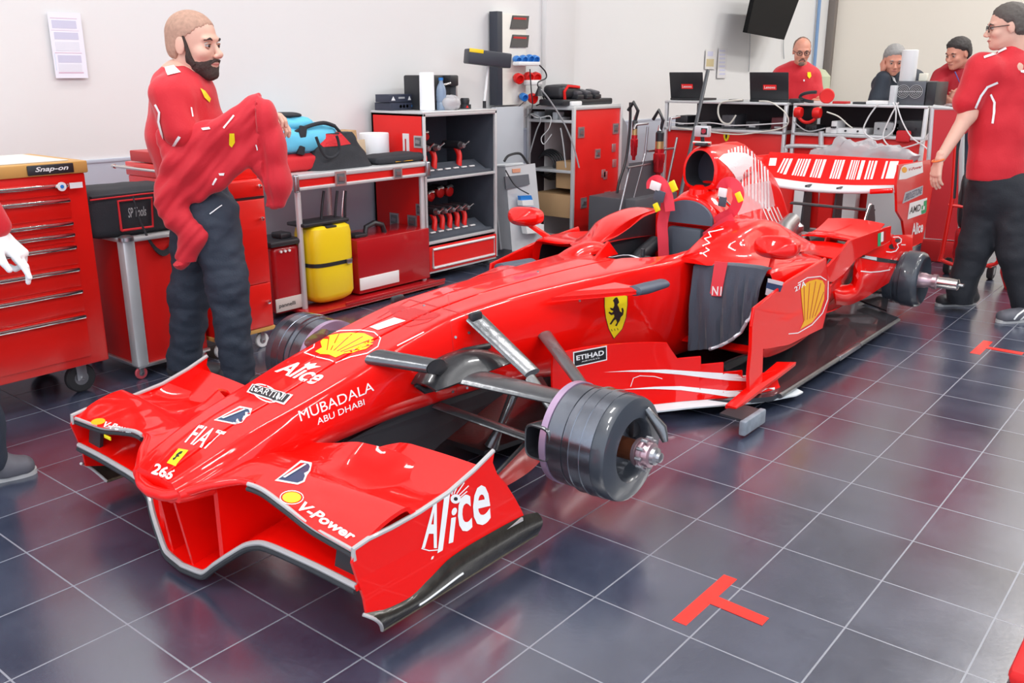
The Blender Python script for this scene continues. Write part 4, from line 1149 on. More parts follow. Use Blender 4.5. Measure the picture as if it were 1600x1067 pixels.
# rear wing bars
d = Decal(bvh_of(flapw, mainw))
bars = [(128, 188), (248, 262), (272, 290), (300, 326), (372, 388), (396, 408), (418, 430), (440, 456), (464, 482), (524, 540), (548, 558), (566, 580), (590, 616), (690, 706), (714, 726), (734, 748), (756, 776), (830, 846), (856, 866), (874, 886), (894, 902), (918, 950), (984, 1000), (1010, 1024), (1036, 1056), (1128, 1146), (1164, 1238)]
for a, b in bars:
    s_ = -66+.02*a; ya = 150+(a-130)*.026; yb = np.interp(a, [130, 300, 600, 900, 1230], [232, 290, 322, 336, 325])
    if a == 128: yb = 215; s_ = -12
    d.poly(ZR((a, ya), (b, ya), (b+s_, yb), (a+s_, yb)), WHT)
d.build('wing_bars', rw, 'white bar-code stripes')
d = Decal(REB)
d.poly(ZR((1236, 335), (1246, 262), (1262, 225), (1285, 208), (1440, 178), (1446, 272), (1400, 290), (1300, 328)), WHT)
d.poly(ZR(*[(1283+24*math.cos(k*math.tau/14), 250+26*math.sin(k*math.tau/14)) for k in range(14)]), ORY, .0004)
d.text('V-Power', *ZR((1318, 262), (1436, 232), (1322, 236), (1438, 206)), REDK, .03, .2, .0005); d.build('endplate_band', rw, 'white band with scallop and lettering')
d = Decal(REB); d.poly(ZR((1266, 542), (1290, 445), (1446, 384), (1440, 462)), mat('silver_sticker', (.45, .45, .48), .4)); d.text('BRIDGESTONE', *ZR((1284, 520), (1432, 452), (1298, 456), (1438, 398)), NAVY, .0, .2, .001); d.build('endplate_sticker', rw, 'silver BRIDGESTONE sticker')
d = Decal(REB); d.poly(ZR((1310, 678), (1330, 537), (1481, 490), (1466, 622)), WHT); d.text('AMD', *ZR((1325, 632), (1422, 602), (1335, 572), (1428, 542)), BLK, .02, 0, .0005)
d.poly(ZR((1428, 600), (1458, 592), (1462, 560), (1448, 565), (1452, 520), (1478, 510), (1474, 600), (1466, 620), (1430, 632)), GRN, .0005); d.poly(ZR((1432, 560), (1445, 556), (1443, 590), (1430, 594)), GRN, .0005); d.build('endplate_sticker', rw, 'white AMD sticker with green arrow')
d = Decal(REB); d.text('Alice', *ZR((1346, 818), (1442, 786), (1352, 712), (1450, 690)), WHT, .03); d.build('endplate_lettering', rw, 'white Alice lettering')
d = Decal(FLB)
d.poly(ZS((700, 347), (727, 336), (724, 446), (699, 456)), GRN); d.poly(ZS((727, 336), (748, 328), (746, 438), (724, 446)), WHT); d.poly(ZS((748, 328), (768, 320), (767, 430), (746, 438)), REDK, .0003); d.build('flag_mark', fl if False else [o for o in COL.objects if o.name.startswith('rear_winglet')][0], 'small green white red flag')
d = Decal(RPB)
rb = [(800, 378), (872, 374), (897, 392), (893, 420), (862, 435), (872, 462), (850, 492), (810, 502), (772, 498)]
d.line(ZS(*rb), 1.4, WHT)
d.line(ZS((897, 440), (930, 440)), 1.4, WHT)
d.poly(ZS(*[(866+22*math.cos(k*.4), 404+18*math.sin(k*.4)) for k in range(16)]), CARBM, .0004); d.poly(ZS(*[(822+30*math.cos(k*.4), 456+22*math.sin(k*.4)) for k in range(16)]), CARBM, .0004)
d.poly(ZS((548, 522), (890, 575), (880, 600), (700, 580), (548, 548)), CARBM, .0004); d.poly(ZS((560, 525), (690, 545), (690, 572), (560, 548)), LGREY, .0008); d.line(ZS((560, 660), (640, 668), (720, 662), (800, 648)), 1.6, WHT)  # dark slot with pale slat; last white line is a painted gloss highlight
d.build('fairing_marks', wfr, 'white outlined mark with two dark discs, a slot and a painted gloss line')

c0 = gx(169, 683, -.005); tag_ = MB().box((c0.x-.004, c0.y-.02, c0.z-.006), (c0.x, c0.y+.02, c0.z+.006), YEL, .001); tag_.build('tape_patch', wing, label='yellow tape patch')
# ================================================================== FLOOR MARKS
TAPE = mat('red_tape', (.80, .03, .02), .35, coat=.2)
def tape(bar, stem, label):
    m = MB(); m.plate([(x, y, .0006) for x, y in bar], .0008, TAPE, nrm=(0, 0, 1)); m.plate([(x, y, .0012) for x, y in stem], .0008, TAPE, nrm=(0, 0, 1))
    tag(m.build('floor_tape_mark'), label, 'floor tape', 'red tape marks on the floor')
tape([(.64, -.525), (.94, -.528), (.94, -.570), (.64, -.567)], [(.775, -.56), (.822, -.56), (.812, -.725), (.768, -.725)], 'red T-shaped tape mark on the tiles in front of the wheel hub')
tape([(3.78, -.528), (4.08, -.528), (4.08, -.575), (3.78, -.578)], [(3.92, -.57), (3.965, -.57), (3.965, -.75), (3.91, -.75)], 'red T-shaped tape mark on the tiles by the walking man')
b = MB().box((.905, -1.62, 0), (1.6, -1.285, .05), mat('red_foam', (.75, .01, .01), .5), .02, rot=Matrix.Rotation(.0, 3, 'Z')); tag(b.build('ramp_block'), 'low red block at the lower right edge of the floor', 'block')
# ================================================================== helpers for cases
def wheel(mb, c, r, w, m=RUB, hub=STEEL, ax=(0, 1, 0)):
    ax = Vector(ax); c = Vector(c)
    mb.lathe([(r*.45, -w/2), (r*.9, -w/2), (r, -w*.3), (r, w*.3), (r*.9, w/2), (r*.45, w/2)], c, ax, m, 24)
    mb.lathe([(r*.48, -w*.52), (.01, -w*.55)], c, ax, hub, 16); mb.lathe([(r*.48, w*.52), (.01, w*.55)], c, ax, hub, 16)
def caster(parent, x, y, r=.065, ztop=.145, m=RUB, swing=0):
    q = MB(); wheel(q, (x, y, r), r, r*.5, m)
    q.box((x-r*.35, y-r*.42, r*.9), (x+r*.35, y-r*.32, ztop), STEEL, .003); q.box((x-r*.35, y+r*.32, r*.9), (x+r*.35, y+r*.42, ztop), STEEL, .003)
    q.box((x-r*.5, y-r*.45, ztop-.012), (x+r*.5, y+r*.45, ztop), STEEL, .003); q.cyl((x, y-r*.5, r), (x, y+r*.5, r), r*.12, CHR, 10)
    return q.build('caster_wheel', parent)
def butterfly(mb, c, U, V, s=.055):
    """recessed case latch plate on a face: centre c, in-plane unit axes U, V"""
    c = Vector(c); U = Vector(U); V = Vector(V); N = U.cross(V)
    q = lambda u, v: c+U*u*s+V*v*s
    mb.plate([q(-1, -1), q(1, -1), q(1, 1), q(-1, 1)], .006, ALU, nrm=N)
    c2 = c+N*.003
    q = lambda u, v: c2+U*u*s+V*v*s
    mb.plate([q(-.72, -.72), q(.72, -.72), q(.72, .72), q(-.72, .72)], .002, mat('latch_recess', (.12, .13, .14), .4), nrm=N)
    c2 = c+N*.006; q = lambda u, v: c2+U*u*s+V*v*s
    mb.plate([q(-.55, -.25), q(.5, -.35), q(.6, .2), q(-.4, .35)], .008, STEEL, nrm=N)
def latch(parent, c, U, V, s): q = MB(); butterfly(q, c, U, V, s); return q.build('case_latch', parent)
# ================================================================== LEFT TOOL CHEST
X0, X1, Y0, Y1 = -.55, .645, 2.45, 2.98
chest = empty('tool_chest', ((X0+X1)/2, (Y0+Y1)/2, 0), 'wide red roller tool chest with wooden top at the left edge', 'tool chest')
m = MB(); m.box((X0, Y0, .14), (X1, Y1, 1.0), REDC, .008); body = m.build('cabinet_body', chest)
m = MB().box((X0-.01, Y0-.015, 1.0), (X1+.01, Y1, 1.052), WOOD, .006); m.build('worktop', chest, label='wooden top edge')
m = MB().box((X0+.05, Y0+.03, 1.053), (X1-.05, Y1-.05, 1.056), mat('pale_mat', (.70, .68, .62), .5)); m.build('top_mat', chest, label='pale mat on the wooden top')
zs = [.975, .908, .808, .758, .703, .603, .503, .388, .175]
for a, b in zip(zs[1:], zs[:-1]):
    if a == .908: b = .972
    m = MB(); m.box((X0+.03, Y0-.012, a+.006), (X1-.085, Y0+.004, b-.006), REDC, .004); dr = m.build('drawer', chest)
    m = MB(); m.box((X0+.04, Y0-.030, b-.026), (X1-.09, Y0-.010, b-.008), CHR, .006); m.build('drawer_handle', dr, label='bright full-width drawer pull')
m = MB(); xa = gy(41, 278, Y0).x; xb = gy(114, 278, Y0).x; m.box((xa, Y0-.022, 1.006), (xb, Y0-.014, 1.047), BLKP, .006); text3d(m, 'Snap-on', (xa+.03, Y0-.0235, 1.014), ((xb-xa)*.72, 0, 0), (0, 0, .026), WPL, .02, .3); m.build('name_plate', chest, label='black name plate')
m = MB(); xs_ = gy(91, 292, Y0).x; m.cyl((xs_, Y0-.036, .952), (xs_, Y0-.030, .952), .019, WPL, 24); m.cyl((xs_, Y0-.038, .952), (xs_, Y0-.035, .952), .008, BLUE, 16); m.box((xs_+.035, Y0-.034, .94), (xs_+.09, Y0-.030, .964), WPL); m.build('sticker', chest, label='round and square white stickers', split=False)
for x, y in ((.53, 2.52), (-.3, 2.52), (.53, 2.9), (-.3, 2.9)): caster(chest, x, y, .068)
# folded red garments on the chest
def cloth_lump(name, c, size, m_, label, cat, seed=0, folds=3, flat=.8, parent=None, rough=.25, squash=2.6):
    """soft folded fabric heap"""
    c = Vector(c); sx, sy, sz = size; rows = []; nu, nv = 40, 20
    for i in range(nv+1):
        ph = math.pi*i/nv-math.pi/2; r = []
        for k in range(nu):
            th = math.tau*k/nu; cx_, sx_ = math.cos(th), math.sin(th); cp, sp = math.cos(ph), math.sin(ph)
            f = lambda v, p: math.copysign(abs(v)**(2/p), v)
            p = Vector((f(cx_, squash)*f(cp, 2.5)*sx/2, f(sx_, squash)*f(cp, 2.5)*sy/2, f(sp, 2.2)*sz/2))
            n1 = noise.noise(Vector((p.x*9+seed, p.y*9, p.z*14))); n2 = math.sin((p.x+p.y*.4)*folds*22+seed+n1*3)
            k_ = 1+rough*.45*n1+rough*.14*n2
            q = Vector((p.x*k_, p.y*k_, max(-sz/2, p.z*(1+rough*.9*n1+rough*.25*n2)))); q.z = max(q.z, -sz/2)
            r.append(c+q+Vector((0, 0, sz/2)))
        rows.append(r)
    q = MB(); q.grid(rows, m_, closed=True)
    o = q.build(name, parent)
    if parent is None: tag(o, label, cat)
    return o
cloth_lump('folded_jacket', (-.02, 2.70, 1.057), (.52, .34, .075), mat('crimson_fabric', (.42, .01, .02), .75, bump=('noise', 60, .3)), 'crimson folded jacket lying flat on the wooden chest top', 'jacket', 2, 2)
cloth_lump('folded_jacket', (-.08, 2.70, 1.132), (.38, .28, .085), mat('crimson_fabric', (.4, .01, .02)), 'crimson jacket piled on top of another at the left', 'jacket', 5, 2)
m = MB(); m.tube([(.22, 2.66, 1.075), (.27, 2.64, 1.085), (.31, 2.62, 1.075)], [.02, .026, .012], BLKP, 10); tag(m.build('glove_case'), 'small black pouch poking out beside the folded jackets', 'pouch')
# ================================================================== SECOND TROLLEY with aluminium corner
tr = empty('case_trolley', (1.05, 2.72, 0), 'red case trolley with a wide aluminium corner post under the black bag', 'trolley')
m = MB(); m.box((.80, 2.47, .07), (1.17, 3.0, .672), REDF, .006); m.build('case_body', tr)
m = MB(); m.box((.775, 2.445, .065), (.835, 2.505, .675), ALUW, .008); m.build('corner_post', tr, label='pale aluminium corner post')
m = MB(); m.box((.775, 2.445, .665), (1.175, 3.0, .685), ALUW, .006); m.build('case_top', tr)
m = MB(); m.box((.785, 2.455, .055), (1.175, 3.0, .072), ALU, .004); m.build('base_rail', tr)
m = MB(); m.lathe([(.0, -.01), (.035, -.005), (.035, .012), (.02, .02)], (.80, 2.46, .68), (0, 0, 1), STEEL, 16); m.build('corner_ball', tr)
mpk = mat('faded_red_wheel', (.45, .06, .08), .5)
for x, y in ((.80, 2.47), (1.13, 2.47), (.82, 2.95), (1.13, 2.95)): caster(tr, x, y, .03, .062, mpk)
# black tool bag
bag = empty('tool_bag', (1.0, 2.62, .686), 'black tool bag with red piping lying on the case trolley', 'bag')
def softbox(a, b, m_, mb, r=.03, bulge=.01, seed=0, n=10):
    """box with bulged faces and rounded edges"""
    a = Vector(a); b = Vector(b); c = (a+b)/2; h = (b-a)/2; bm = bmesh.new(); bmesh.ops.create_cube(bm, size=2)
    bmesh.ops.subdivide_edges(bm, edges=bm.edges[:], cuts=n, use_grid_fill=True)
    for v in bm.verts:
        p = v.co.copy(); q = Vector((max(-1+r/h.x, min(1-r/h.x, p.x)), max(-1+r/h.y, min(1-r/h.y, p.y)), max(-1+r/h.z, min(1-r/h.z, p.z))))
        w_ = Vector((p.x*h.x, p.y*h.y, p.z*h.z)); qq = Vector((q.x*h.x, q.y*h.y, q.z*h.z)); d_ = w_-qq
        if d_.length > 1e-6: w_ = qq+d_.normalized()*min(d_.length, r)
        f = (1-p.x**2)*(1-p.y**2) if abs(p.z) > .99 else (1-p.x**2)*(1-p.z**2) if abs(p.y) > .99 else (1-p.y**2)*(1-p.z**2)
        nn = d_.normalized() if d_.length > 1e-6 else Vector((0, 0, 0))
        w_ += nn*(bulge*f+.35*bulge*noise.noise(w_*14+Vector((seed, 0, 0))))
        v.co = c+w_
    return mb.addbm(bm, m_, True)
m = MB(); softbox((.665, 2.50, .688), (1.14, 2.80, .90), FABK, m, .035, .014); m.build('bag_body', bag)
m = MB(); m.box((.68, 2.49, .875), (1.13, 2.81, .888), FABK, .01); m.build('bag_lid', bag)
m = MB(); pa = gy(188, 345, 2.48).x; pb = gy(238, 345, 2.48).x; fr = [(pa, .72), (pb, .72), (pb+.01, .855), (pa, .855)]
m.tube([(x, 2.480, z) for x, z in fr], .006, FABR, 8, close=True); m.build('pocket_piping', bag, label='red piping round the pocket')
m = MB(); m.tube([(.67, 2.487, .872), (.92, 2.478, .876), (1.13, 2.487, .872)], .004, FABR, 6); m.build('seam_piping', bag, label='red piping along the seam')
m = MB(); rows = []
for t in np.linspace(0, 1, 25):
    x = lerp(.86, 1.10, t); z = .86-.27*math.sin(math.pi*t)**.7*(1 if t < .98 else 1); rows.append([Vector((x, 2.462, z+.014)), Vector((x, 2.455, z-.014))])
m.sheet(rows, .006, FABK); m.build('carry_strap', bag)
text3d(m2 := MB(), 'SP Tools', (pa+.04, 2.478, .775), (.09, 0, 0), (0, 0, .045), GREYP, .01, .2); m2.build('bag_lettering', bag)
# ================================================================== THIRD: tall red cabinet
cb = empty('tool_cabinet', (1.36, 2.75, 0), 'tall red tool cabinet standing behind the man with the jacket', 'tool cabinet')
m = MB(); m.box((1.19, 2.41, .12), (1.54, 3.10, .90), REDC, .006); m.build('cabinet_body', cb)
m = MB(); m.box((1.185, 2.405, .10), (1.545, 3.10, .122), WOOD, .004); m.build('base_board', cb, label='pale wooden base board')
for a, b in ((.13, .36), (.365, .80), (.815, .895)):
    m = MB(); m.box((1.20, 2.398, a), (1.53, 2.412, b), REDC, .004); d_ = m.build('drawer', cb)
    m = MB(); m.lathe([(.006, 0), (.006, .008), (.012, .012), (.010, .02), (.003, .022)], (1.50, 2.398, b-.10 if b < .85 else b-.03), (0, -1, 0), CHR, 16); m.build('drawer_knob', d_)
m = MB(); m.box((1.195, 2.403, .803), (1.535, 2.409, .812), BLK); m.build('gap_shade_strip', cb, label='black strip painting the shade in the gap above the drawers')  # black strip stands in for the shade inside the gap
m = MB(); m.box((1.19, 2.45, .90), (1.54, 3.12, .97), REDC, .006); m.box((1.19, 2.50, .975), (1.54, 3.06, 1.03), REDK, .006); m.build('top_tray', cb)
m = MB(); m.cyl((1.15, 3.15, .945), (1.15, 2.42, .945), .008, CHR, 12); m.cyl((1.15, 2.42, .945), (1.19, 2.42, .945), .008, CHR, 10); m.cyl((1.15, 3.10, .945), (1.19, 3.10, .945), .008, CHR, 10); m.lathe([(.0, 0), (.012, .0), (.012, .02), (.0, .02)], (1.15, 3.15, .945), (0, 1, 0), CHR, 12); m.build('push_bar', cb, label='chrome push bar')
for x, y in ((1.24, 2.46), (1.24, 3.0), (1.49, 2.46)): caster(cb, x, y, .04, .10, WPL)
# ================================================================== CASE-TOP TABLE
TX0, TX1, TY0, TY1, TZ = 2.045, 3.14, 2.80, 3.32, .845
tb = empty('case_table', ((TX0+TX1)/2, (TY0+TY1)/2, 0), 'long table made of a red and aluminium case lid on four tubes', 'table')
m = MB(); m.box((TX0+.012, TY0+.012, TZ-.085), (TX1-.012, TY1-.012, TZ-.004), REDF, .004); m.build('table_body', tb)
m = MB()
for z0, z1 in ((TZ-.028, TZ), (TZ-.092, TZ-.072)): m.box((TX0, TY0, z0), (TX1, TY1, z1), ALUW, .005)
m.build('edge_rail', tb, label='aluminium edge rails', split=True)
m = MB()
for x in (TX0, TX1):
    for y in (TY0, TY1): m.box((x-.018, y-.018, TZ-.10), (x+.018, y+.018, TZ+.004), STEEL, .012, 3)
m.build('ball_corner', tb, split=True)
latch(tb, (2.38, TY0-.004, TZ-.046), (1, 0, 0), (0, 0, 1), .044); latch(tb, (2.86, TY0-.004, TZ-.052), (1, 0, 0), (0, 0, 1), .038)
for x, y in ((TX0+.03, TY0+.03), (TX1-.03, TY0+.03), (TX1-.45, TY1-.03), (TX0+.03, TY1-.03)):
    m = MB(); m.cyl((x, y, 0), (x, y, TZ-.09), .018, ALUW, 16); m.cyl((x, y, 0), (x, y, .02), .024, RUB, 16); m.build('leg', tb)
# things on the table
cb2 = empty('blue_bag', (2.28, 3.10, TZ), 'light blue folded bag with a black strap behind the tool bag', 'bag')
m = MB(); softbox((2.02, 2.95, TZ+.10), (2.52, 3.25, TZ+.26), BLUEB, m, .05, .03, 3); softbox((2.04, 2.98, TZ+.24), (2.36, 3.24, TZ+.31), BLUEB, m, .03, .02, 5); m.build('bag_body', cb2)
m = MB(); m.box((2.19, 2.925, TZ+.10), (2.24, 2.945, TZ+.27), FABK, .006, rot=Matrix.Rotation(.2, 3, 'Y')); m.build('strap', cb2)
cloth_lump('folded_jacket', (2.16, 3.10, TZ+.31), (.30, .22, .035), FABK, 'thin black folded garment on top of the light blue bag', 'jacket', 8)
m = MB(); softbox((2.0, 2.93, TZ), (2.42, 3.24, TZ+.10), FABR, m, .03, .012, 9); tag(m.build('red_pouch'), 'red soft pouch squeezed under the light blue bag', 'pouch')
tb2 = empty('tool_bag', (2.52, 2.98, TZ), 'black and red open-top tool bag standing on the table', 'bag')
rows = []
for i in range(17):
    t = i/16; z = TZ+.215*t; wx = lerp(.255, .13, t**1.2); wy = lerp(.115, .055, t); r = []
    for k in range(36):
        an = math.tau*k/36; a_ = math.copysign(abs(math.cos(an))**.6, math.cos(an)); b_ = math.copysign(abs(math.sin(an))**.6, math.sin(an))
        p = Vector((2.50+a_*wx, 2.98+b_*wy, z)); n_ = noise.noise(p*16)*.012; r.append(p+Vector((a_*n_, b_*n_, 0)))
    rows.append(r)
m = MB(); m.grid(rows, FABK, closed=True, caps=True); bo = m.build('bag_body', tb2); BGB = bvh_of(bo)
d = Decal(BGB, .003); d.poly([(476, 210), (522, 197), (548, 225), (530, 228), (505, 230), (497, 222)], FABR); d.poly([(425, 222), (432, 212), (460, 214), (448, 222)], FABR); d.build('red_panel', tb2, 'red panel on the bag front')
m = MB(); P = [gy(px, py, 2.86) for px, py in ((494, 214), (499, 228), (505, 240), (512, 246), (522, 245), (530, 236), (529, 222), (526, 212))]; m.tube(spline(P, 5), .009, FABK, 8); m.build('handle', tb2)
m = MB(); m.tube(spline([gy(px, py, 2.95) for px, py in ((455, 210), (480, 198), (505, 192), (523, 197))], 5), .012, FABK, 8); m.tube(spline([gy(px, py, 2.95) for px, py in ((523, 197), (540, 215), (556, 224))], 5), .010, FABK, 8); m.build('zip_edge', tb2)
m = MB(); m.box((2.66, 3.14, TZ), (2.84, 3.28, TZ+.20), CARD, .003, rot=Matrix.Rotation(-.12, 3, 'Y')); m.box((2.70, 3.09, TZ), (2.86, 3.10, TZ+.15), mat('printed_card', (.55, .42, .28), .6), .001, rot=Matrix.Rotation(-.1, 3, 'X')); tag(m.build('cardboard_box'), 'worn cardboard box leaning behind the tool bag', 'box')
m = MB(); m.lathe([(.02, 0), (.098, 0), (.10, .004), (.10, .178), (.098, .182), (.02, .182)], (3.0, 3.16, TZ), (0, 0, 1), mat('paper_roll', (.84, .85, .88), .8), 40); tag(m.build('paper_roll'), 'large white paper roll standing on the case-lid table', 'paper roll')
m = MB(); softbox((2.76, 2.86, TZ), (3.20, 3.04, TZ+.055), FABK, m, .025, .012, 4); m.box((2.90, 2.853, TZ+.012), (3.06, 2.857, TZ+.02), ORY); tag(m.build('black_pouch'), 'long flat black pouch at the right end of the table', 'pouch')
# things under the table
tk = empty('fluid_tank', (2.30, 2.80, 0), 'yellow plastic tank with a black strap under the table', 'tank')
c = gy(525, 495, 2.78); cx0 = c.x
rows = []
prof = [(0, .02, .70), (0, .04, .9), (0, .07, 1), (0, .25, 1.0), (0, .262, .985), (0, .28, 1.0), (0, .44, 1.0), (0, .475, .95), (0, .49, .80)]
for _, z, f in prof:
    r = []
    for k in range(40):
        an = math.tau*k/40; a_ = math.copysign(abs(math.cos(an))**.55, math.cos(an)); b_ = math.copysign(abs(math.sin(an))**.55, math.sin(an)); r.append(Vector((cx0+a_*.165*f, 2.86+b_*.12*f, z+.04)))
    rows.append(r)
m = MB(); m.grid(rows, YELP, closed=True, caps=True); m.build('tank_body', tk)
m = MB(); rr = [Vector((p.x+(p.x-cx0)*.02, p.y+(p.y-2.86)*.02, 0)) for p in rows[3]]
m.grid([[p+Vector((0, 0, .288)) for p in rr], [p+Vector((0, 0, .312)) for p in rr]], BLKP, closed=True); m.box((cx0+.07, 2.725, .285), (cx0+.11, 2.737, .315), STEEL, .003); m.build('strap', tk, label='black strap with buckle')
m = MB(); m.box((cx0-.20, 2.78, .535), (cx0+.15, 2.95, .558), BLKP, .008); m.box((cx0-.06, 2.745, .520), (cx0+.02, 2.80, .532), BLKP, .01); m.build('tank_lid', tk)
for px, top in ((404, .0), (490, 0), (540, 0), (560, 0)):
    pass
for k, (pxb, pxt) in enumerate(((502, 506), (524, 527), (535, 537), (541, 540))):
    m = MB(); a = gy(pxb, 366, 2.86); b = gy(pxt, 298, 2.86); mm_ = (a+b)/2+Vector((-.008, 0, 0))
    m.tube(spline([a, mm_, b], 8), .0085 if k != 2 else .006, BLKP if k != 2 else CHR, 10); m.cyl(a, a+Vector((0, 0, .045)), .011, CHR, 12); m.build('hose', tk)
tm = mat('dark_red_enamel', (.40, .008, .012), .25, coat=.5)
pm = empty('pump_canister', (1.9, 2.9, 0), 'dark red canister with a black cap left of the yellow tank', 'canister')
c = gy(452, 488, 2.86)
m = MB(); m.box((c.x-.10, 2.84, .03), (c.x+.10, 3.06, .44), tm, .03, 4); m.build('canister_body', pm)
m = MB(); m.box((c.x-.125, 2.82, .44), (c.x+.11, 3.08, .475), BLKP, .012); m.box((c.x-.02, 2.86, .475), (c.x+.06, 2.96, .51), BLKP, .01); m.build('canister_cap', pm)
m = MB(); m.box((c.x-.11, 2.833, .05), (c.x+.09, 2.840, .13), mat('aged_white_plate', (.62, .56, .52), .5), .002); text3d(m, 'pannelli', (c.x-.09, 2.831, .07), (.12, 0, 0), (0, 0, .03), BLK, .01); m.build('plate', pm, label='pale plate with dark lettering')
m = MB(); 
for k in range(3): m.cyl((c.x-.05+.03*k, 2.838, .41), (c.x-.05+.03*k, 2.825, .41), .008, WPL, 10)
m.build('valve', pm, split=True)
rb_ = empty('battery_case', (2.8, 2.9, 0), 'dark red box with a white lower band and black carrying handle', 'box')
a = gy(566, 470, 2.80); b = gy(668, 440, 2.80)
m = MB(); m.box((a.x-.02, 2.80, .05), (b.x+.03, 3.12, .40), tm, .008); m.build('box_body', rb_)
m = MB(); m.box((a.x-.015, 2.794, .075), (a.x+.33, 2.801, .155), WPL, .002); m.build('white_band', rb_, label='white band')
m = MB(); hx = a.x+.22; m.tube([(hx-.08, 2.9, .40), (hx-.07, 2.9, .455), (hx, 2.9, .475), (hx+.07, 2.9, .455), (hx+.09, 2.9, .40)], .018, BLKP, 10); m.box((hx-.20, 2.86, .40), (hx-.09, 2.96, .425), BLKP, .01); m.build('handle', rb_)
m = MB(); m.box((cx0-.25, 2.68, .018), (b.x+.05, 3.15, .038), tm, .006); m.box((cx0+.0, 2.675, .038), (b.x+.05, 2.685, .06), tm, .004)
for x_ in (cx0-.2, b.x): 
    for y_ in (2.72, 3.1): m.cyl((x_, y_-.01, .012), (x_, y_+.01, .012), .012, RUB, 12)
tag(m.build('dolly'), 'low dark red dolly under the yellow tank', 'dolly')
# ================================================================== RACKS
def rack(name, x0, x1, y0, y1, z0, z1, label, side_m=REDF):
    r = empty(name, ((x0+x1)/2, (y0+y1)/2, 0), label, 'rack')
    m = MB(); m.box((x0, y0+.01, z0), (x0+.012, y1, z1), side_m, .002); m.build('side_panel', r)
    m = MB(); m.box((x1-.012, y0+.01, z0), (x1, y1, z1), DGREY, .002); m.build('side_panel', r)
    m = MB(); m.box((x0, y1-.012, z0), (x1, y1, z1), DGREY); m.build('back_panel', r)
    m = MB()
    for x in (x0, x1-.022):
        m.box((x, y0, z0), (x+.022, y0+.022, z1), ALUW, .004)
    for x in (x0,): m.box((x, y1-.022, z0), (x+.022, y1, z1), ALUW, .004)
    for z in (z0, z1-.022): m.box((x0, y0, z), (x1, y0+.022, z+.022), ALUW, .004); m.box((x0, y0, z), (x0+.022, y1, z+.022), ALUW, .004)
    m.build('edge_frame', r, label='aluminium edge frame')
    return r
# rack 1: tool rack with foam shelves
RX0, RX1, RY0, RY1, RZ = 3.165, 3.93, 2.85, 3.36, 1.155
r1 = rack('tool_rack', RX0, RX1, RY0, RY1, .06, RZ, 'tall red tool rack with grey foam shelves of cordless tools')
m = MB(); m.box((RX0-.005, RY0, RZ-.005), (RX1, RY1, RZ+.012), ALUW, .004); m.build('rack_top', r1)
for z in (.70, .265): m = MB(); m.box((RX0+.01, RY0+.005, z), (RX1-.01, RY1, z+.018), ALUW, .003); m.build('shelf', r1)
for z in (.718, .283):
    m = MB(); m.box((RX0+.025, RY0+.03, z), (RX1-.03, RY1-.02, z+.02), DGREY, .003)
    m.add([(RX0+.03, RY0+.04, z+.02), (RX1-.08, RY0+.04, z+.02), (RX1-.08, RY0+.16, z+.085), (RX0+.03, RY0+.16, z+.085), (RX1-.08, RY0+.16, z+.02), (RX0+.03, RY0+.16, z+.02)], [(0, 1, 2, 3), (1, 4, 2), (0, 3, 5)], DGREY)
    for k in range(6):
        x = RX0+.12+k*.085; y = RY0+.075; m.box((x, y-.004, z+.042), (x+.05, y+.014, z+.052), WPL, .003)
    m.build('foam_tray', r1, label='dark foam tray with small white bits')
m = MB(); m.box((RX0+.02, RY0-.006, .075), (RX1-.02, RY0+.012, .25), REDF, .004); m.tube([(RX0+.05, RY0-.008, .10), (RX1-.05, RY0-.008, .10), (RX1-.05, RY0-.008, .23), (RX0+.05, RY0-.008, .23)], .010, ALUW, 8, close=True); m.build('drawer', r1)
for z in (1.02, .56): latch(r1, (RX0-.004, RY0+.05, z-.05), (0, -1, 0), (0, 0, 1), .04)
for y in (2.98, 3.16): latch(r1, (RX0-.004, y, .42), (0, -1, 0), (0, 0, 1), .045)
m = MB(); m.box((RX0-.004, RY0+.14, .86), (RX0, RY0+.20, 1.02), WPL); m.cyl((RX0-.006, RY0+.17, .90), (RX0-.006, RY0+.17, .985), .005, REDK, 8); m.build('label_plate', r1)
# cordless tools, each hanging head-up with a red grip
def drill(x, y, z, i, label, red=True, s=1.0, grp='cordless tools on the rack shelves'):
    o = empty('cordless_drill', (x, y, z), label, 'power tool', grp)
    m = MB(); m.cyl((x, y-.05*s, z+.115*s), (x, y+.11*s, z+.115*s), .030*s, BLKP, 14); m.cyl((x, y-.085*s, z+.115*s), (x, y-.05*s, z+.115*s), .018*s, STEEL, 12, .024*s); m.build('tool_body', o)
    m = MB(); P = [Vector(p) for p in ((x, y-.005, z+.10*s), (x+.006, y-.03*s, z+.05*s), (x-.012, y-.045*s, z+.0*s), (x-.02, y-.05*s, z-.035*s))]; m.tube(spline(P, 4), [.021*s]*13, REDF if red else BLKP, 10); m.build('grip', o, label='red grip')
    m = MB(); m.cyl((x, y-.088*s, z+.118*s), (x+.012, y-.125*s, z+.15*s), .006*s, CHR, 8); m.build('bit', o)
    return o
k = 0
for (x, z, lab) in ((3.30, .80, 'cordless tool with red grip at the left of the upper foam shelf'), (3.40, .80, 'cordless tool with red grip second from left on the upper shelf'), (3.66, .80, 'cordless tool with red grip alone at the right of the upper shelf')):
    drill(x, RY0+.17, z, k, lab); k += 1
for j, x in enumerate((3.38, 3.46, 3.54, 3.62, 3.70)):
    drill(x, RY0+.16, .36, k, ['first', 'second', 'third', 'fourth', 'rightmost'][j]+' of five red-gripped tools in a row on the lower foam shelf', s=.92); k += 1
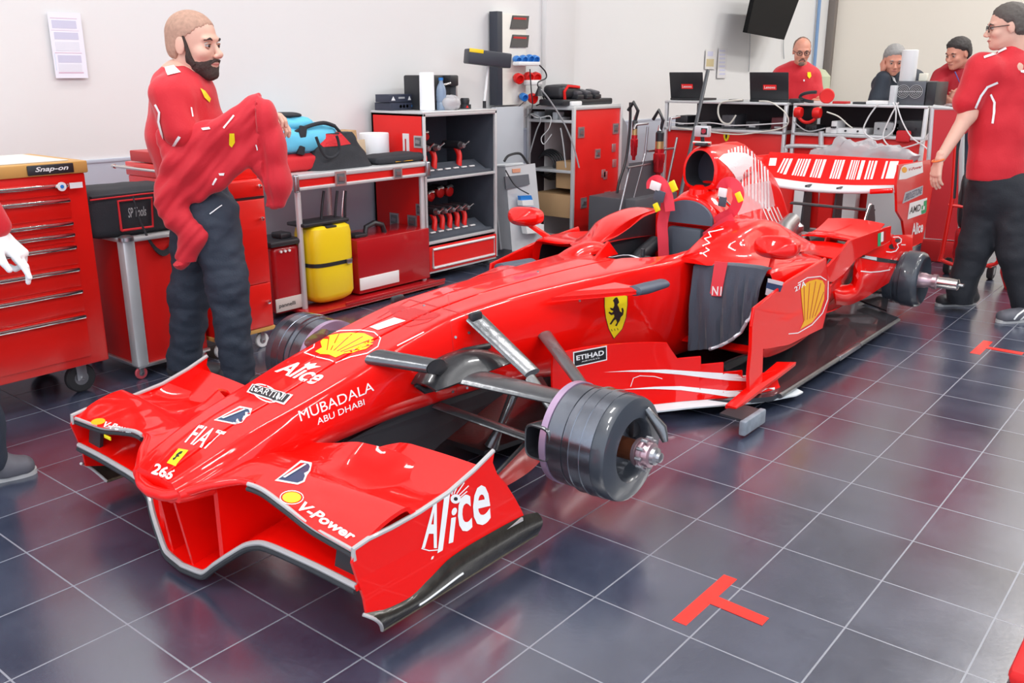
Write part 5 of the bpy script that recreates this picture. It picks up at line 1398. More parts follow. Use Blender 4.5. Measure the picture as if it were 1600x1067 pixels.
for j, (x, z, s) in enumerate(((3.50, .55, 1.1), (3.60, .57, 1.2), (3.70, .57, 1.2), (3.26, .54, .9), (3.34, .56, .9), (3.46, .98, .9))):
    o = empty('grinder', (x, RY0+.32, z), ['black and red grinder clamped at the back of the lower shelf', 'second black and red grinder at the back of the lower shelf', 'third black and red grinder at the back of the lower shelf', 'small red-capped grinder at far left of the lower shelf back', 'small grinder beside it at the left of the lower shelf back', 'single red-topped tool hanging on the upper shelf back'][j], 'power tool', 'tools hung at the back of the rack')
    m = MB(); m.cyl((x, RY0+.30, z), (x, RY0+.44, z), .036*s, BLKP, 14); m.cyl((x-.03, RY0+.28, z+.02), (x+.03, RY0+.28, z+.03), .016*s, CHR, 10); m.build('tool_body', o)
    m = MB(); m.lathe([(.01, 0), (.032*s, 0), (.034*s, .03), (.02, .045)], (x, RY0+.30, z), (0, -1, 0), REDF, 16); m.build('front_cap', o)
# on top of rack 1
zt = RZ+.012
for j, (a, b, z0, mname, lab) in enumerate((((3.175, 3.17), (3.455, 3.33), 0, 'a', 'dark battery box with printed stripes lying on the rack edge'), ((3.165, 3.17), (3.43, 3.31), .055, 'b', 'dark battery box stacked on top of the other at the rack edge'))):
    o = empty('battery_box', ((a[0]+b[0])/2, (a[1]+b[1])/2, zt+z0), lab, 'box', 'battery boxes at the rack edge')
    m = MB(); m.box((a[0], a[1], zt+z0), (b[0], b[1], zt+z0+.052), mat('charcoal_carton', (.03, .035, .06), .5), .002); m.build('carton', o)
    m = MB()
    if j == 0:
        for q in range(3): m.lathe([(.0, 0), (.011, 0)], (3.27+q*.032, a[1]-.001, zt+.026), (0, -1, 0), mat('tan_print', (.55, .38, .25), .5), 12)
        m.box((3.375, a[1]-.002, zt+.02), (3.41, a[1]-.001, zt+.034), BLUE)
        m.plate([(3.425, a[1]-.002, zt+.012), (3.45, a[1]-.002, zt+.012), (3.437, a[1]-.002, zt+.04)], .001, REDK, nrm=(0, -1, 0))
    else:
        m.plate([(3.18, a[1]-.002, zt+.067), (3.22, a[1]-.002, zt+.067), (3.20, a[1]-.002, zt+.095)], .001, WPL, nrm=(0, -1, 0)); m.plate([(3.34, a[1]-.002, zt+.067), (3.37, a[1]-.002, zt+.067), (3.355, a[1]-.002, zt+.095)], .001, WPL, nrm=(0, -1, 0))
        m.box((3.25, a[1]-.002, zt+.078), (3.31, a[1]-.001, zt+.09), GREYP)
    m.build('print', o, split=True)
q = gy(668, 178, 3.0); m = MB(); m.lathe([(.015, 0), (.048, 0), (.052, .004), (.050, .25), (.048, .254), (.015, .254)], (q.x, 3.0, zt), (0, 0, 1), mat('paper_roll', (.84, .85, .88), .8), 32); tag(m.build('paper_towel_roll'), 'slim white paper towel roll on top of the tool rack', 'paper roll')
q = gy(690, 178, 2.98); bt = empty('water_bottle', (q.x, 2.98, zt), 'clear blue plastic bottle in a crumpled bag on the rack', 'bottle')
m = MB(); m.lathe([(.0, 0), (.034, .0), (.036, .01), (.035, .05), (.032, .055), (.035, .06), (.035, .13), (.028, .16), (.014, .185), (.014, .20), (.0, .2)], (q.x, 2.98, zt), (0, 0, 1), mat('blue_clear_plastic', (.55, .72, .95), .12, trans=.65), 24); m.build('bottle_body', bt)
m = MB(); m.lathe([(.0, 0), (.016, 0), (.016, .018), (.0, .018)], (q.x, 2.98, zt+.2), (0, 0, 1), BLUE, 16); m.build('bottle_cap', bt)
cloth_lump('plastic_bag', (q.x+.045, 2.94, zt), (.13, .10, .10), mat('clear_bag', (.80, .78, .80), .2, trans=.5), 'crumpled clear bag beside the water bottle', 'bag', 3, 5, rough=.5)
o = empty('coffee_machine', (3.62, 3.05, zt), 'black upright machine on top of the tool rack', 'machine')
a = gy(690, 178, 3.05); b = gy(748, 105, 3.05)
m = MB(); m.box((3.38, 3.05, zt), (3.66, 3.25, zt+.235), BLKP, .012); m.box((3.52, 2.96, zt), (3.66, 3.06, zt+.03), BLKP, .008); m.box((3.58, 2.98, zt+.16), (3.665, 3.06, zt+.235), BLKP, .01); m.build('machine_body', o)
m = MB(); m.box((3.655, 3.0, zt), (3.675, 3.2, zt+.22), ALU, .004); m.tube([(3.46, 2.99, zt+.01), (3.46, 2.99, zt+.14), (3.48, 2.99, zt+.165), (3.58, 2.985, zt+.18)], .008, CHR, 10); m.build('chrome_pipe', o)
m = MB(); m.lathe([(.0, .03), (.03, .03), (.035, .06), (.03, .075), (.0, .075)], (3.77, 3.02, zt), (0, 0, 1), BLKP, 20); m.lathe([(0, 0), (.045, 0), (.045, .03), (0, .03)], (3.77, 3.02, zt), (0, 0, 1), BLKP, 24)
m.plate([(3.73, 2.974, zt+.008), (3.76, 2.974, zt+.008), (3.745, 2.974, zt+.026)], .001, REDF, nrm=(0, -1, 0)); tag(m.build('dispenser'), 'small round black dispenser at the right end of the tool rack', 'dispenser')
# projector-like instrument on a pole
o = empty('laser_instrument', (4.0, 3.05, 0), 'long black instrument box with a yellow top label on a pole', 'instrument')
pc = gy(762, 92, 3.05)
rotm = Matrix.Rotation(math.radians(-28), 3, 'Z') @ Matrix.Rotation(math.radians(6), 3, 'Y')
m = MB(); m.box((pc.x-.17, 2.99, pc.z-.05), (pc.x+.17, 3.11, pc.z+.055), mat('dark_instrument_case', (.035, .038, .05), .45), .01, rot=rotm); m.build('instrument_body', o)
m = MB(); m.box((pc.x-.17, 2.989, pc.z+.03), (pc.x-.06, 2.994, pc.z+.057), YELP, .001, rot=rotm, pivot=(pc.x, 3.05, pc.z)); m.build('yellow_label', o)
m = MB(); m.cyl((pc.x+.02, 3.06, pc.z-.04), (pc.x-.03, 3.06, RZ+.05), .010, WPL, 12); m.cyl((pc.x-.03, 3.06, .0), (pc.x-.03, 3.06, RZ+.06), .013, BLKP, 12); m.lathe([(0, 0), (.12, 0), (.11, .02), (0, .03)], (pc.x-.03, 3.06, 0), (0, 0, 1), BLKP, 24); m.build('pole', o)
# ================================================================== WALL: electrical board, papers, screen, conduit
o = empty('electrical_board', (4.8, 3.3, 1.2), 'white wall board with breaker windows and blue and red sockets', 'electrical board')
m = MB(); a = gy(785, 20, 3.30); b = gy(822, 163, 3.30)
m.box((a.x, 3.30, b.z), (b.x, 3.384, a.z), mat('cream_enclosure', (.78, .75, .68), .45), .006); m.build('enclosure', o)
m = MB(); c_ = gy(771, 15, 3.34); m.box((c_.x, 3.30, b.z), (a.x, 3.384, a.z+.01), mat('dark_back_board', (.03, .035, .05), .5), .002); m.build('back_board', o, label='narrow dark side board')
for (y0_, y1_) in ((24, 45), (54, 74)):
    m = MB(); P = [gy(px, py, 3.296) for px, py in ((801, y0_), (826, y0_+1), (824, y1_), (797, y1_))]; m.plate(P, .012, mat('smoked_window', (.03, .03, .035), .15, coat=.6), nrm=(0, -1, 0))
    P = [gy(px, py, 3.288) for px, py in ((803, y0_+3), (823, y0_+4), (822, y0_+7), (802, y0_+6))]; m.plate(P, .002, REDK, nrm=(0, -1, 0)); m.build('breaker_window', o)
def sock(px, py, col, r=.035, tilt=-.35, y=3.28):
    c0 = gy(px, py, y); d_ = Vector((tilt, -1, -.25)).normalized(); q = MB(); q.lathe([(r*.8, 0), (r, .02), (r, .055), (r*.75, .06), (r*.7, .035), (.0, .035)], c0, d_, col, 20, caps=False); q.build('socket', o)
for px, py, col in ((805, 92, BLUE), (815, 91, BLUE), (825, 90, BLUE), (833, 91, BLUE), (807, 121, REDF), (823, 119, REDF), (834, 119, REDF), (815, 150, BLUE), (829, 152, REDF)): sock(px, py, col, .042 if col is REDF else .032)
m = MB(); a = gy(808, 96, 3.22); b = gy(842, 103, 3.22); m.box((a.x, 3.20, b.z), (b.x, 3.27, a.z), WPL, .01); a = gy(825, 125, 3.22); b = gy(845, 133, 3.22); m.box((a.x, 3.20, b.z), (b.x, 3.27, a.z), WPL, .01); m.build('plug', o, label='white plugs', split=True)
def cable(name, pts, r, m_, label, y=None, grp=None, parent=None):
    q = MB(); q.tube(spline([gy(*p, y) if len(p) == 2 else Vector(p) for p in pts], 8), r, m_, 8); ob = q.build(name, parent)
    if parent is None: tag(ob, label, 'cable', grp)
    return ob
cable('cable', [(843, 102), (852, 112), (853, 122), (840, 130), (846, 145), (850, 158), (838, 165)], .006, BLKP, 'black cable looping down from the wall plugs', 3.20)
cable('cable', [(828, 108), (830, 140), (832, 165), (826, 180)], .005, BLKP, 'thin black cable hanging straight below the blue sockets', 3.18)
cable('cable', [(846, 140), (860, 158), (880, 190), (895, 225), (905, 262)], .006, GREYP, 'grey cable running diagonally down into the open rack', 2.86)
cable('cable', [(818, 160), (800, 175), (779, 190)], .004, BLKP, 'thin dark cable stretched to the left off the wall board', 3.27)
m = MB(); P = gy(843, 150, 3.2); m.lathe([(0, .0), (.045, 0), (.012, .075), (0, .08)], P, (0, 0, 1), BLKP, 16); tag(m.build('cable_hub'), 'small black cone hanging among the cables by the wall board', 'cable hub'); 
def paper(px, tlbr, lines, label, y=3.384, tint=(.80, .80, .88)):
    a = gy(tlbr[0], tlbr[1], y); b = gy(tlbr[2], tlbr[3], y); q = MB(); q.box((a.x, y-.0015, b.z), (b.x, y, a.z), mat('paper_'+str(px), tint, .7)); 
    for (x0, y0_, x1, y1_, mm) in lines:
        p0 = gy(x0, y0_, y-.002); p1 = gy(x1, y1_, y-.002); q.box((p0.x, y-.0022, min(p0.z, p1.z)), (p1.x, y-.0016, max(p0.z, p1.z)), mm)
    tag(q.build('paper_sheet'), label, 'paper')
pk = mat('pink_print', (.62, .38, .50), .6); gr = mat('lilac_print', (.58, .58, .72), .6); cy = mat('cyan_print', (.45, .68, .85), .6)
paper(1, (73, 18, 138, 122), [(78, 28, 120, 29.2, pk), (80, 47, 123, 48.2, pk), (86, 82, 128, 83.4, pk), (92, 113, 131, 114.4, pk), (80, 31, 120, 45, gr), (84, 50, 123, 62, gr), (86, 65, 125, 80, mat('pale_print', (.72, .73, .80), .6)), (90, 86, 128, 98, gr), (91, 100, 129, 112, mat('pale_print', (.7, .7, .8))), (85, 84, 89, 110, cy)], 'white timetable sheets with coloured rules taped on the wall')
paper(2, (1103, 77, 1117, 108), [(1104, 92, 1115, 104, mat('ochre_print', (.6, .5, .28), .6)), (1106, 80, 1114, 88, gr)], 'small illustrated sheet taped on the wall by the screen', tint=(.72, .70, .68))
paper(3, (1123, 75, 1134, 122), [(1124, 78+k*6, 1133, 81+k*6, gr) for k in range(7)], 'narrow printed strip taped right of the illustrated sheet', tint=(.70, .68, .68))
o = empty('wall_screen', (9.3, 3.2, 2.2), 'large black flat screen tilted on the wall, seen from its back', 'screen')
P = [gy(px, py, 3.05) for px, py in ((1180, -22), (1250, -14), (1222, 61), (1164, 50))]
m = MB(); m.plate(P, .06, mat('screen_black', (.003, .003, .004), .6, spec=.15), nrm=(-.35, -1, -.15)); m.build('screen_body', o, bevel=.006)
m = MB(); m.cyl(gy(1205, 5, 3.08), gy(1205, 5, 3.38), .03, BLKP, 12); m.build('wall_arm', o)
cable('cable', [(1172, 52), (1171, 90), (1170, 112)], .006, GREYP, 'grey cable hanging below the left corner of the wall screen', 3.38)
cable('cable', [(1226, 40), (1224, 70), (1225, 92)], .006, GREYP, 'grey cable hanging below the right corner of the wall screen', 3.38)
m = MB(); a = gy(1282, -15, 3.36); b = gy(1274, 92, 3.36); m.cyl((b.x, 3.36, b.z-.6), (a.x, 3.36, a.z), .022, mat('blue_conduit', (.20, .33, .55), .4), 12); tag(m.build('conduit_pipe'), 'slim blue vertical pipe near the room corner', 'pipe')
m = MB(); m.lathe([(.0, 0), (.13, .0), (.15, .10), (.14, .42), (.07, .50), (0, .52)], (10.6, 3.05, .95), (0, 0, 1), mat('translucent_jug', (.55, .58, .40), .4), 20); m.box((10.4, 2.85, 0), (10.9, 3.3, .95), GREYP, .01); tag(m.build('fluid_container'), 'pale greenish container standing behind the man with the goatee', 'container')
# ================================================================== grey board and distribution box between the racks
o = empty('distribution_box', (4.3, 3.0, 0), 'light grey power distribution box with blue sockets between the racks', 'distribution box')
yb = 3.02
def PP(y, *pts): return [gy(px, py, y) for px, py in pts]
m = MB(); m.plate(PP(yb, (779, 259), (826, 256), (838, 378), (792, 390)), .12, LGREY, nrm=(0, -1, 0)); m.build('box_body', o, bevel=.008)
m = MB(); m.plate(PP(yb-.066, (788, 276), (825, 272), (827, 288), (790, 296)), .012, mat('smoked_grey_window', (.16, .17, .19), .2, coat=.5), nrm=(0, -1, 0)); m.build('breaker_window', o)
m = MB(); m.plate(PP(yb-.064, (800, 264), (813, 263), (813, 269), (801, 270)), .004, mat('orange_sticker', (.7, .32, .2), .5), nrm=(0, -1, 0)); m.build('sticker', o)
for px, py in ((816, 331), (829, 329)):
    c0 = gy(px, py, yb-.07); q = MB(); q.lathe([(.034, 0), (.040, .02), (.034, .05), (0, .055)], c0, (-.2, -1, -.3), BLUE, 20); q.build('socket', o)
m = MB()
for P in (((811, 306), (828, 305), (830, 312), (812, 313)), ((815, 345), (838, 344), (840, 352), (816, 353))): m.plate(PP(yb-.10, *P), .03, BLUE, nrm=(0, -1, 0))
m.build('blue_cover', o, split=True)
m = MB()
for P in (((812, 313), (829, 312), (830, 320), (813, 321)), ((818, 353), (846, 350), (846, 362), (820, 365))): m.plate(PP(yb-.11, *P), .05, WPL, nrm=(0, -1, 0))
m.build('white_plug', o, split=True)
cable('cable', [(788, 252), (795, 243), (812, 240), (822, 252), (826, 258)], .010, BLKP, 'thick black cable arching over the grey distribution box', 2.98)
cable('cable', [(790, 266), (805, 290), (826, 303)], .005, BLKP, 'thin black cable drooping across the distribution box window', 2.90)
m = MB(); a = gy(775, 168, 3.25); b = gy(818, 258, 3.25); m.box((a.x, 3.25, 0), (b.x, 3.30, a.z), mat('grey_board', (.50, .53, .57), .5), .004); tag(m.build('grey_board'), 'plain light grey board standing behind the distribution box', 'board')
# ================================================================== RACK 2 (open side, red front)
QX0, QX1, QY0, QY1, QZ = 4.97, 5.68, 2.90, 3.37, 1.145
r2 = empty('open_rack', ((QX0+QX1)/2, (QY0+QY1)/2, 0), 'red flight-case rack open on its left side, full of cables', 'rack')
m = MB(); m.box((QX0+.005, QY0, .08), (QX1, QY0+.015, QZ), REDF, .002); m.build('front_panel', r2)
m = MB(); m.box((QX1-.012, QY0, .08), (QX1, QY1, QZ), REDK); m.box((QX0, QY1-.012, .08), (QX1, QY1, QZ), mat('dark_rack_back', (.03, .02, .025), .7)); m.build('back_panel', r2)
m = MB()
for (x, y) in ((QX0, QY0), (QX0, QY1), (QX1, QY0)): m.box((x-.014, y-.014, .06), (x+.014, y+.014, QZ), ALUW, .004)
for z in (.07, .62, 1.03, QZ-.01):
    m.box((QX0-.012, QY0, z-.012), (QX0+.012, QY1, z+.012), ALUW, .003)
for z in (.07, QZ-.01): m.box((QX0, QY0-.012, z-.012), (QX1, QY0+.012, z+.012), ALUW, .003)
m.build('edge_frame', r2, label='aluminium edge frame')
m = MB(); m.box((QX0, QY0, QZ-.005), (QX1, QY1, QZ+.012), ALUW, .004); m.build('rack_top', r2)
m = MB()
for z in (.62, 1.03): m.box((QX0, QY0+.012, z-.008), (QX1-.012, QY1-.012, z+.006), GREYP)
m.build('shelf', r2, split=True)
for px, py, s in ((908, 207, .045), (962, 201, .045), (934, 240, .040), (912, 317, .045), (949, 307, .045)):
    latch(r2, gy(px, py, QY0-.004), (1, 0, 0), (0, 0, 1), s)
m = MB()
for px, py in ((959, 231), (960, 255), (946, 274), (943, 271)):
    c0 = gy(px, py, QY0-.003); m.box((c0.x-.03, QY0-.006, c0.z-.035), (c0.x+.03, QY0, c0.z+.035), ALU, .004)
m.build('hinge', r2, split=True)
m = MB()
for k in range(5):
    rr = .11+.012*k; P = [gx(852, 258, 5.1)+Vector((.02*k, math.cos(t)*rr*.9, math.sin(t)*rr*.8)) for t in np.linspace(0, math.tau*.98, 30)]
    m.tube(P, .009, BLKP, 8)
tag(m.build('cable_coil'), 'coil of thick black cable inside the open rack', 'cable coil')
def bx(name, pa, pb, x, dep, m_, label, cat='box', bev=.003):
    """box seen on its -x face between two photo points"""
    a = gx(*pa, x); b = gx(*pb, x); q = MB(); q.box((x, min(a.y, b.y), min(a.z, b.z)), (x+dep, max(a.y, b.y), max(a.z, b.z)), m_, bev); return tag(q.build(name), label, cat)
bx('cardboard_box', (869, 252), (896, 296), 5.02, .35, CARD, 'small cardboard box on the middle shelf of the open rack')
bx('cardboard_box', (832, 300), (895, 342), 5.02, .4, CARD, 'wide cardboard box on the bottom shelf of the open rack')
for k, (pts, r, mm_, lab) in enumerate((([(822, 182), (832, 178), (845, 186), (838, 205), (828, 240), (824, 262)], .006, GREYP, 'grey cable hanging from the rack top shelf'), ([(826, 176), (840, 184), (860, 182), (858, 200), (846, 215), (850, 225), (862, 210)], .004, WPL, 'thin white cable knotted on the rack top shelf'), ([(876, 200), (880, 225), (884, 262)], .006, GREYP, 'pale grey cable at the right inside the open rack'), ([(808, 165), (806, 190), (812, 196), (812, 230), (806, 260)], .010, BLKP, 'thick black cable dropping left of the open rack'))):
    q = MB(); q.tube(spline([gx(*p, 4.93) for p in pts], 8), r, mm_, 8); tag(q.build('cable'), lab, 'cable')
q = MB()
for k in range(7):
    c0 = gx(822+k*10, 184+2*(k % 3), 5.06); q.box((5.02, c0.y-.02, 1.04), (5.12, c0.y+.03, 1.04+.02+.02*(k % 3)), [GREYP, BLKP, LGREY][k % 3], .004)
tag(q.build('power_strip'), 'jumble of grey adapters on the top shelf of the open rack', 'power strip')
# black and red chargers on rack 2
ch = empty('charger_station', (5.3, 3.1, QZ+.012), 'black battery charger station with red trim on the open rack', 'charger')
zz = QZ+.012
m = MB(); a = gy(872, 164, 3.0); b = gy(950, 158, 3.0); m.box((a.x, 2.95, zz), (b.x, 3.2, zz+.05), BLKP, .012); m.build('charger_base', ch)
m = MB(); softbox((a.x+.05, 3.0, zz+.05), (a.x+.33, 3.2, zz+.16), BLKP, m, .03, .01, 2); m.build('charger_body', ch)
m = MB(); m.tube([(a.x+.08, 2.99, zz+.05), (a.x+.07, 2.99, zz+.11), (a.x+.12, 2.99, zz+.155), (a.x+.28, 2.99, zz+.145)], .012, REDF, 8); m.build('red_trim', ch)
for j in range(3):
    x = a.x+.24+j*.13; o = empty('battery_pack', (x, 2.98, zz+.05), ['grey-topped battery pack on the charger nearest the middle', 'second battery pack on the charger', 'battery pack at the right end of the charger'][j], 'battery', 'battery packs on the charger')
    q = MB(); q.box((x-.045, 2.94, zz+.05), (x+.045, 3.06, zz+.085), BLKP, .008); q.box((x-.04, 2.95, zz+.085), (x+.04, 3.06, zz+.12), mat('charcoal_shell', (.07, .07, .08), .45), .012, rot=Matrix.Rotation(.2, 3, 'X')); q.build('battery_shell', o)
q = MB(); P = gy(853, 160, 3.0); q.box((4.98, 2.93, zz), (5.13, 3.06, zz+.035), WPL, .008); tag(q.build('white_adapter'), 'white adapter block left of the charger on the open rack', 'adapter')
# ================================================================== WHEEL GUN TROLLEY
o = empty('gun_trolley', (6.0, 2.6, 0), 'steel tube trolley with grey side panels holding the wheel guns', 'trolley')
Yg = 2.35
def G(*pts, y=Yg): return [gy(px, py, y) for px, py in pts]
m = MB()
for pts in (((984, 262), (964, 348)), ((1008, 240), (984, 330)), ((1012, 198), (1008, 240)), ((1040, 230), (1028, 300)), ((1058, 215), (1040, 300)), ((990, 202), (993, 195), (1012, 193)), ((1046, 205), (1048, 185), (1062, 182))): m.tube(G(*pts), .010, STEEL, 10)
m.tube(G((980, 262), (1016, 256)), .010, STEEL, 10); m.tube(G((1012, 236), (1052, 232)), .010, STEEL, 10)
m.build('trolley_frame', o)
m = MB(); m.plate(G((984, 255), (1022, 250), (1026, 330), (1020, 345), (966, 350)), .012, mat('grey_trolley_panel', (.075, .075, .085), .5), nrm=(0, -1, 0)); m.build('side_panel', o)
m = MB(); a = G((975, 350), (1040, 350)); m.box((a[0].x, Yg-.1, .0), (a[1].x, Yg+.35, .45), mat('grey_trolley_panel', (.1, .1, .1)), .01); m.build('trolley_box', o)
m = MB(); m.plate(G((962, 168), (978, 196), (980, 260), (962, 330), (950, 362), (955, 180), y=3.1), .03, mat('grey_door', (.28, .29, .31), .5), nrm=(0, -1, 0)); tag(m.build('leaning_board'), 'narrow grey board leaning beside the open rack', 'panel')
def wheelgun(cx, ytop, ybot, w, y, label):
    o = empty('wheel_gun', gy(cx, ybot, y), label, 'wheel gun', 'pneumatic wheel guns on the trolley')
    H = gy(cx, ytop, y).z-gy(cx, ybot, y).z; b = gy(cx, ybot, y); r = w
    m = MB(); m.lathe([(.0, 0), (r*.45, 0), (r*.5, H*.08), (r*.85, H*.12), (r*.9, H*.28), (r, H*.30), (r, H*.46), (r*.8, H*.48), (r*.8, H*.56), (.0, H*.56)], b, (0, 0, 1), mat('anodised_red', (.60, .02, .03), .2, metal=.6), 24); m.build('gun_body', o)
    m = MB(); m.lathe([(0, H*.56), (r*.72, H*.56), (r*.72, H*.70), (0, H*.70)], b, (0, 0, 1), mat('gold_collar', (.62, .47, .20), .3, metal=.8), 24); m.build('collar', o)
    m = MB(); m.lathe([(0, H*.70), (r*.70, H*.70), (r*.72, H*.86), (r*.4, H*.90), (0, H*.90)], b, (0, 0, 1), BLKP, 20); m.lathe([(0, H*.90), (r*.45, H*.9), (r*.3, H), (0, H)], b, (0, 0, 1), CHR, 16); m.build('socket_end', o)
    m = MB(); m.tube([b+Vector((0, 0, H*.86)), b+Vector((-.01, -.03, H*1.1)), b+Vector((.0, .02, H*1.28)), b+Vector((.02, .08, H*1.1))], .014, BLKP, 10); m.build('air_hose', o)
wheelgun(1028, 196, 278, .047, 2.30, 'larger red wheel gun with gold collar on the trolley')
wheelgun(990, 180, 250, .030, 2.45, 'slim red wheel gun with black hose left of the larger one')
cable('hose', [(985, 160), (984, 200), (978, 250), (966, 290), (962, 330)], .012, BLKP, 'black air hose hanging down beside the grey panel', 2.6)
m = MB(); m.cyl(gy(1106, 110, 2.2), gy(1062, 310, 2.0), .016, mat('dark_pole', (.06, .065, .075), .4), 12); m.cyl(gy(1062, 310, 2.0), gy(1062, 310, 2.0)+Vector((-.05, -.02, -.45)), .016, mat('dark_pole', (.06, .06, .07)), 12)
tag(m.build('leaning_pole'), 'thin dark pole leaning up past the first laptop', 'pole')
# ================================================================== WORKSTATIONS at the back
WX = 6.4
def F(px, py, x=WX): return gx(px, py, x)
def station(name, p0, p1, label):
    a = F(*p0); b = F(*p1); return empty(name, (WX+.35, (a.y+b.y)/2, 0), label, 'workstation')
YA0, YA1 = F(1040, 157).y, F(1232, 160).y; YB0, YB1 = F(1241, 160).y, F(1452, 163).y
ZT = 1.17
for (nm, ya, yb_, lab) in (('workstation_case', YA0, YA1, 'red flight-case workstation with two laptops on its top'), ('workstation_case', YB0, YB1, 'red flight-case workstation carrying the grey power supply')):
    s = empty(nm, (WX+.35, (ya+yb_)/2, 0), lab, 'workstation')
    m = MB(); m.box((WX-.02, yb_, ZT-.02), (WX+.75, ya, ZT), ALUW, .005); m.build('desk_top', s)
    m = MB(); m.box((WX+.02, yb_+.01, .12), (WX+.72, ya-.01, .915), REDF, .004); m.build('case_body', s)
    m = MB(); m.box((WX+.60, yb_+.01, .93), (WX+.72, ya-.01, ZT-.02), mat('dark_rack_back', (.03, .02, .025)), .002); m.build('shelf_back', s)
    m = MB()
    for y in (yb_, ya-.03): m.box((WX-.012, y, .10), (WX+.02, y+.03, ZT), ALUW, .004)
    m.box((WX-.012, yb_, .905), (WX+.70, ya, .93), ALUW, .004); m.box((WX-.012, yb_, .10), (WX+.02, ya, .13), ALUW, .004)
    m.build('edge_frame', s, label='white metal edge frame')
    m = MB()
    for y in (yb_+.06, ya-.06): wheel(m, (WX+.08, y, .05), .05, .03)
    m.build('caster_wheel', s, split=False)
# marks on the case fronts
sa = [o for o in COL.objects if o.name.startswith('workstation_case')]
m = MB(); c0 = F(1135, 213, WX+.018); pts = [(-.028, .03), (.028, .03), (.028, -.005), (.015, -.035), (0, -.045), (-.015, -.035), (-.028, -.005)]
m.plate([c0+Vector((0, a_, b_)) for a_, b_ in pts], .003, YEL, nrm=(-1, 0, 0)); m.plate([c0+Vector((-.003, a_*.3, b_*.5)) for a_, b_ in pts], .002, BLK, nrm=(-1, 0, 0)); m.build('case_shield', sa[0], label='yellow shield sticker with black mark')
m = MB(); P = [F(px, py, WX-.01) for px, py in ((1228, 250), (1228, 236), (1236, 228), (1310, 231), (1321, 238), (1323, 262))]; m.tube(spline(P, 4), .018, ALUW, 12); P = [F(1283, 205, WX-.005), F(1283, 330, WX-.005)]; m.tube(P, .022, ALUW, 10); m.build('push_handle', sa[1], label='white tubular push handle')
m = MB(); P = [F(px, py, WX-.012) for px, py in ((1355, 241), (1403, 244), (1403, 252), (1355, 249))]; m.plate(P, .012, ALUW, nrm=(-1, 0, 0)); P = [F(1357, 250, WX), F(1357, 300, WX)]; m.tube(P, .02, ALUW, 8); m.build('cross_plate', sa[1], label='white horizontal plate')
# tall red door panel at the right
o = empty('case_door', (WX+.0, .4, 0), 'tall red case door with white metal edges at the right', 'case door')
P = [F(px, py, 6.25) for px, py in ((1458, 168), (1503, 171), (1500, 376), (1443, 372))]
m = MB(); m.plate(P, .03, mat('rosy_red_panel', (.62, .03, .04), .4), nrm=(-1, 0, 0)); m.build('door_panel', o)
m = MB(); m.tube(P, .022, ALUW, 8, close=True); m.build('door_edge', o, label='white metal edge')
m = MB(); a = P[3]; m.box((6.2, P[2].y, 0), (6.9, P[3].y, P[3].z-.0), REDK, .01); m.build('door_base', o)
def laptop(px0, py0, px1, py1, label, brand, x=6.55):
    a = F(px0, py1, x); b = F(px1, py0, x); o = empty('laptop', (x, (a.y+b.y)/2, ZT), label, 'laptop', 'black laptops on the left workstation')
    h = b.z-ZT; R = Matrix.Rotation(-.22, 3, 'Y')
    m = MB(); m.box((x, b.y, ZT), (x+.012, a.y, ZT+h), mat('laptop_black', (.012, .013, .016), .4), .006, rot=R, pivot=(x, a.y, ZT)); m.build('screen_lid', o)
    m = MB(); m.box((x-.01, b.y, ZT), (x+.26, a.y, ZT+.02), mat('laptop_black', (0, 0, 0)), .004); m.build('laptop_base', o)
    w_ = (a.y-b.y); yc = (a.y+b.y)/2-w_*.03; q = MB(); zc_ = ZT+h*.52; xo = x-.003
    V = Vector((R @ Vector((0, 0, 1)))); U = Vector((0, -1, 0)); c0 = Vector((x, yc, ZT))+V*(h*.50)+Vector((-.003, 0, 0))
    q.plate([c0+U*sx*w_*.17+V*sz*h*.085 for sx, sz in ((-1, -1), (1, -1), (1, 1), (-1, 1))], .002, mat('red_logo_tab', (.80, .02, .02), .4), nrm=(-1, 0, 0))
    text3d(q, brand, c0-U*w_*.14-V*h*.045+Vector((-.002, 0, 0)), U*w_*.28, V*h*.09, WHT, .01); q.build('logo_tab', o, label='red tab with white lettering')
    return o
laptop(1048, 112, 1102, 155, 'black laptop at the far left of the workstations, pole crossing it', 'Lenovo')
laptop(1172, 112, 1236, 156, 'black laptop in front of the man with the goatee', 'Lenovo')
o = empty('power_supply', (6.6, F(1428, 160, 6.5).y, ZT), 'dark grey twin-fan power supply on the right workstation', 'power supply')
a = F(1398, 161, 6.5); b = F(1448, 127, 6.5)
m = MB(); m.box((6.5, b.y, ZT), (6.85, a.y, b.z), mat('anthracite_metal', (.10, .105, .12), .4, metal=.4), .008); m.build('supply_case', o)
m = MB(); m.box((6.5, F(1462, 145, 6.5).y, ZT), (6.84, b.y-.005, b.z-.004), BLKP, .005); m.build('side_cover', o)
for px in (1411, 1431):
    c0 = F(px, 143, 6.495); q = MB()
    for r_ in (.052, .040, .028, .016): q.lathe([(r_-.004, 0), (r_-.004, .004), (r_, .004), (r_, 0)], c0, (-1, 0, 0), GREYP, 28)
    q.box((c0.x-.004, c0.y-.05, c0.z-.003), (c0.x, c0.y+.05, c0.z+.003), GREYP); q.lathe([(0, .003), (.05, .003)], c0, (-1, 0, 0), BLK, 24, caps=False); q.build('fan_grille', o)
q = MB(); c0 = F(1416, 128, 6.6); q.lathe([(0, 0), (.06, 0), (.062, .004), (.062, .235), (.05, .24), (0, .24)], (6.62, c0.y, b.z), (0, 0, 1), WPL, 32); tag(q.build('router_cylinder'), 'tall white cylinder standing on the grey power supply', 'router')
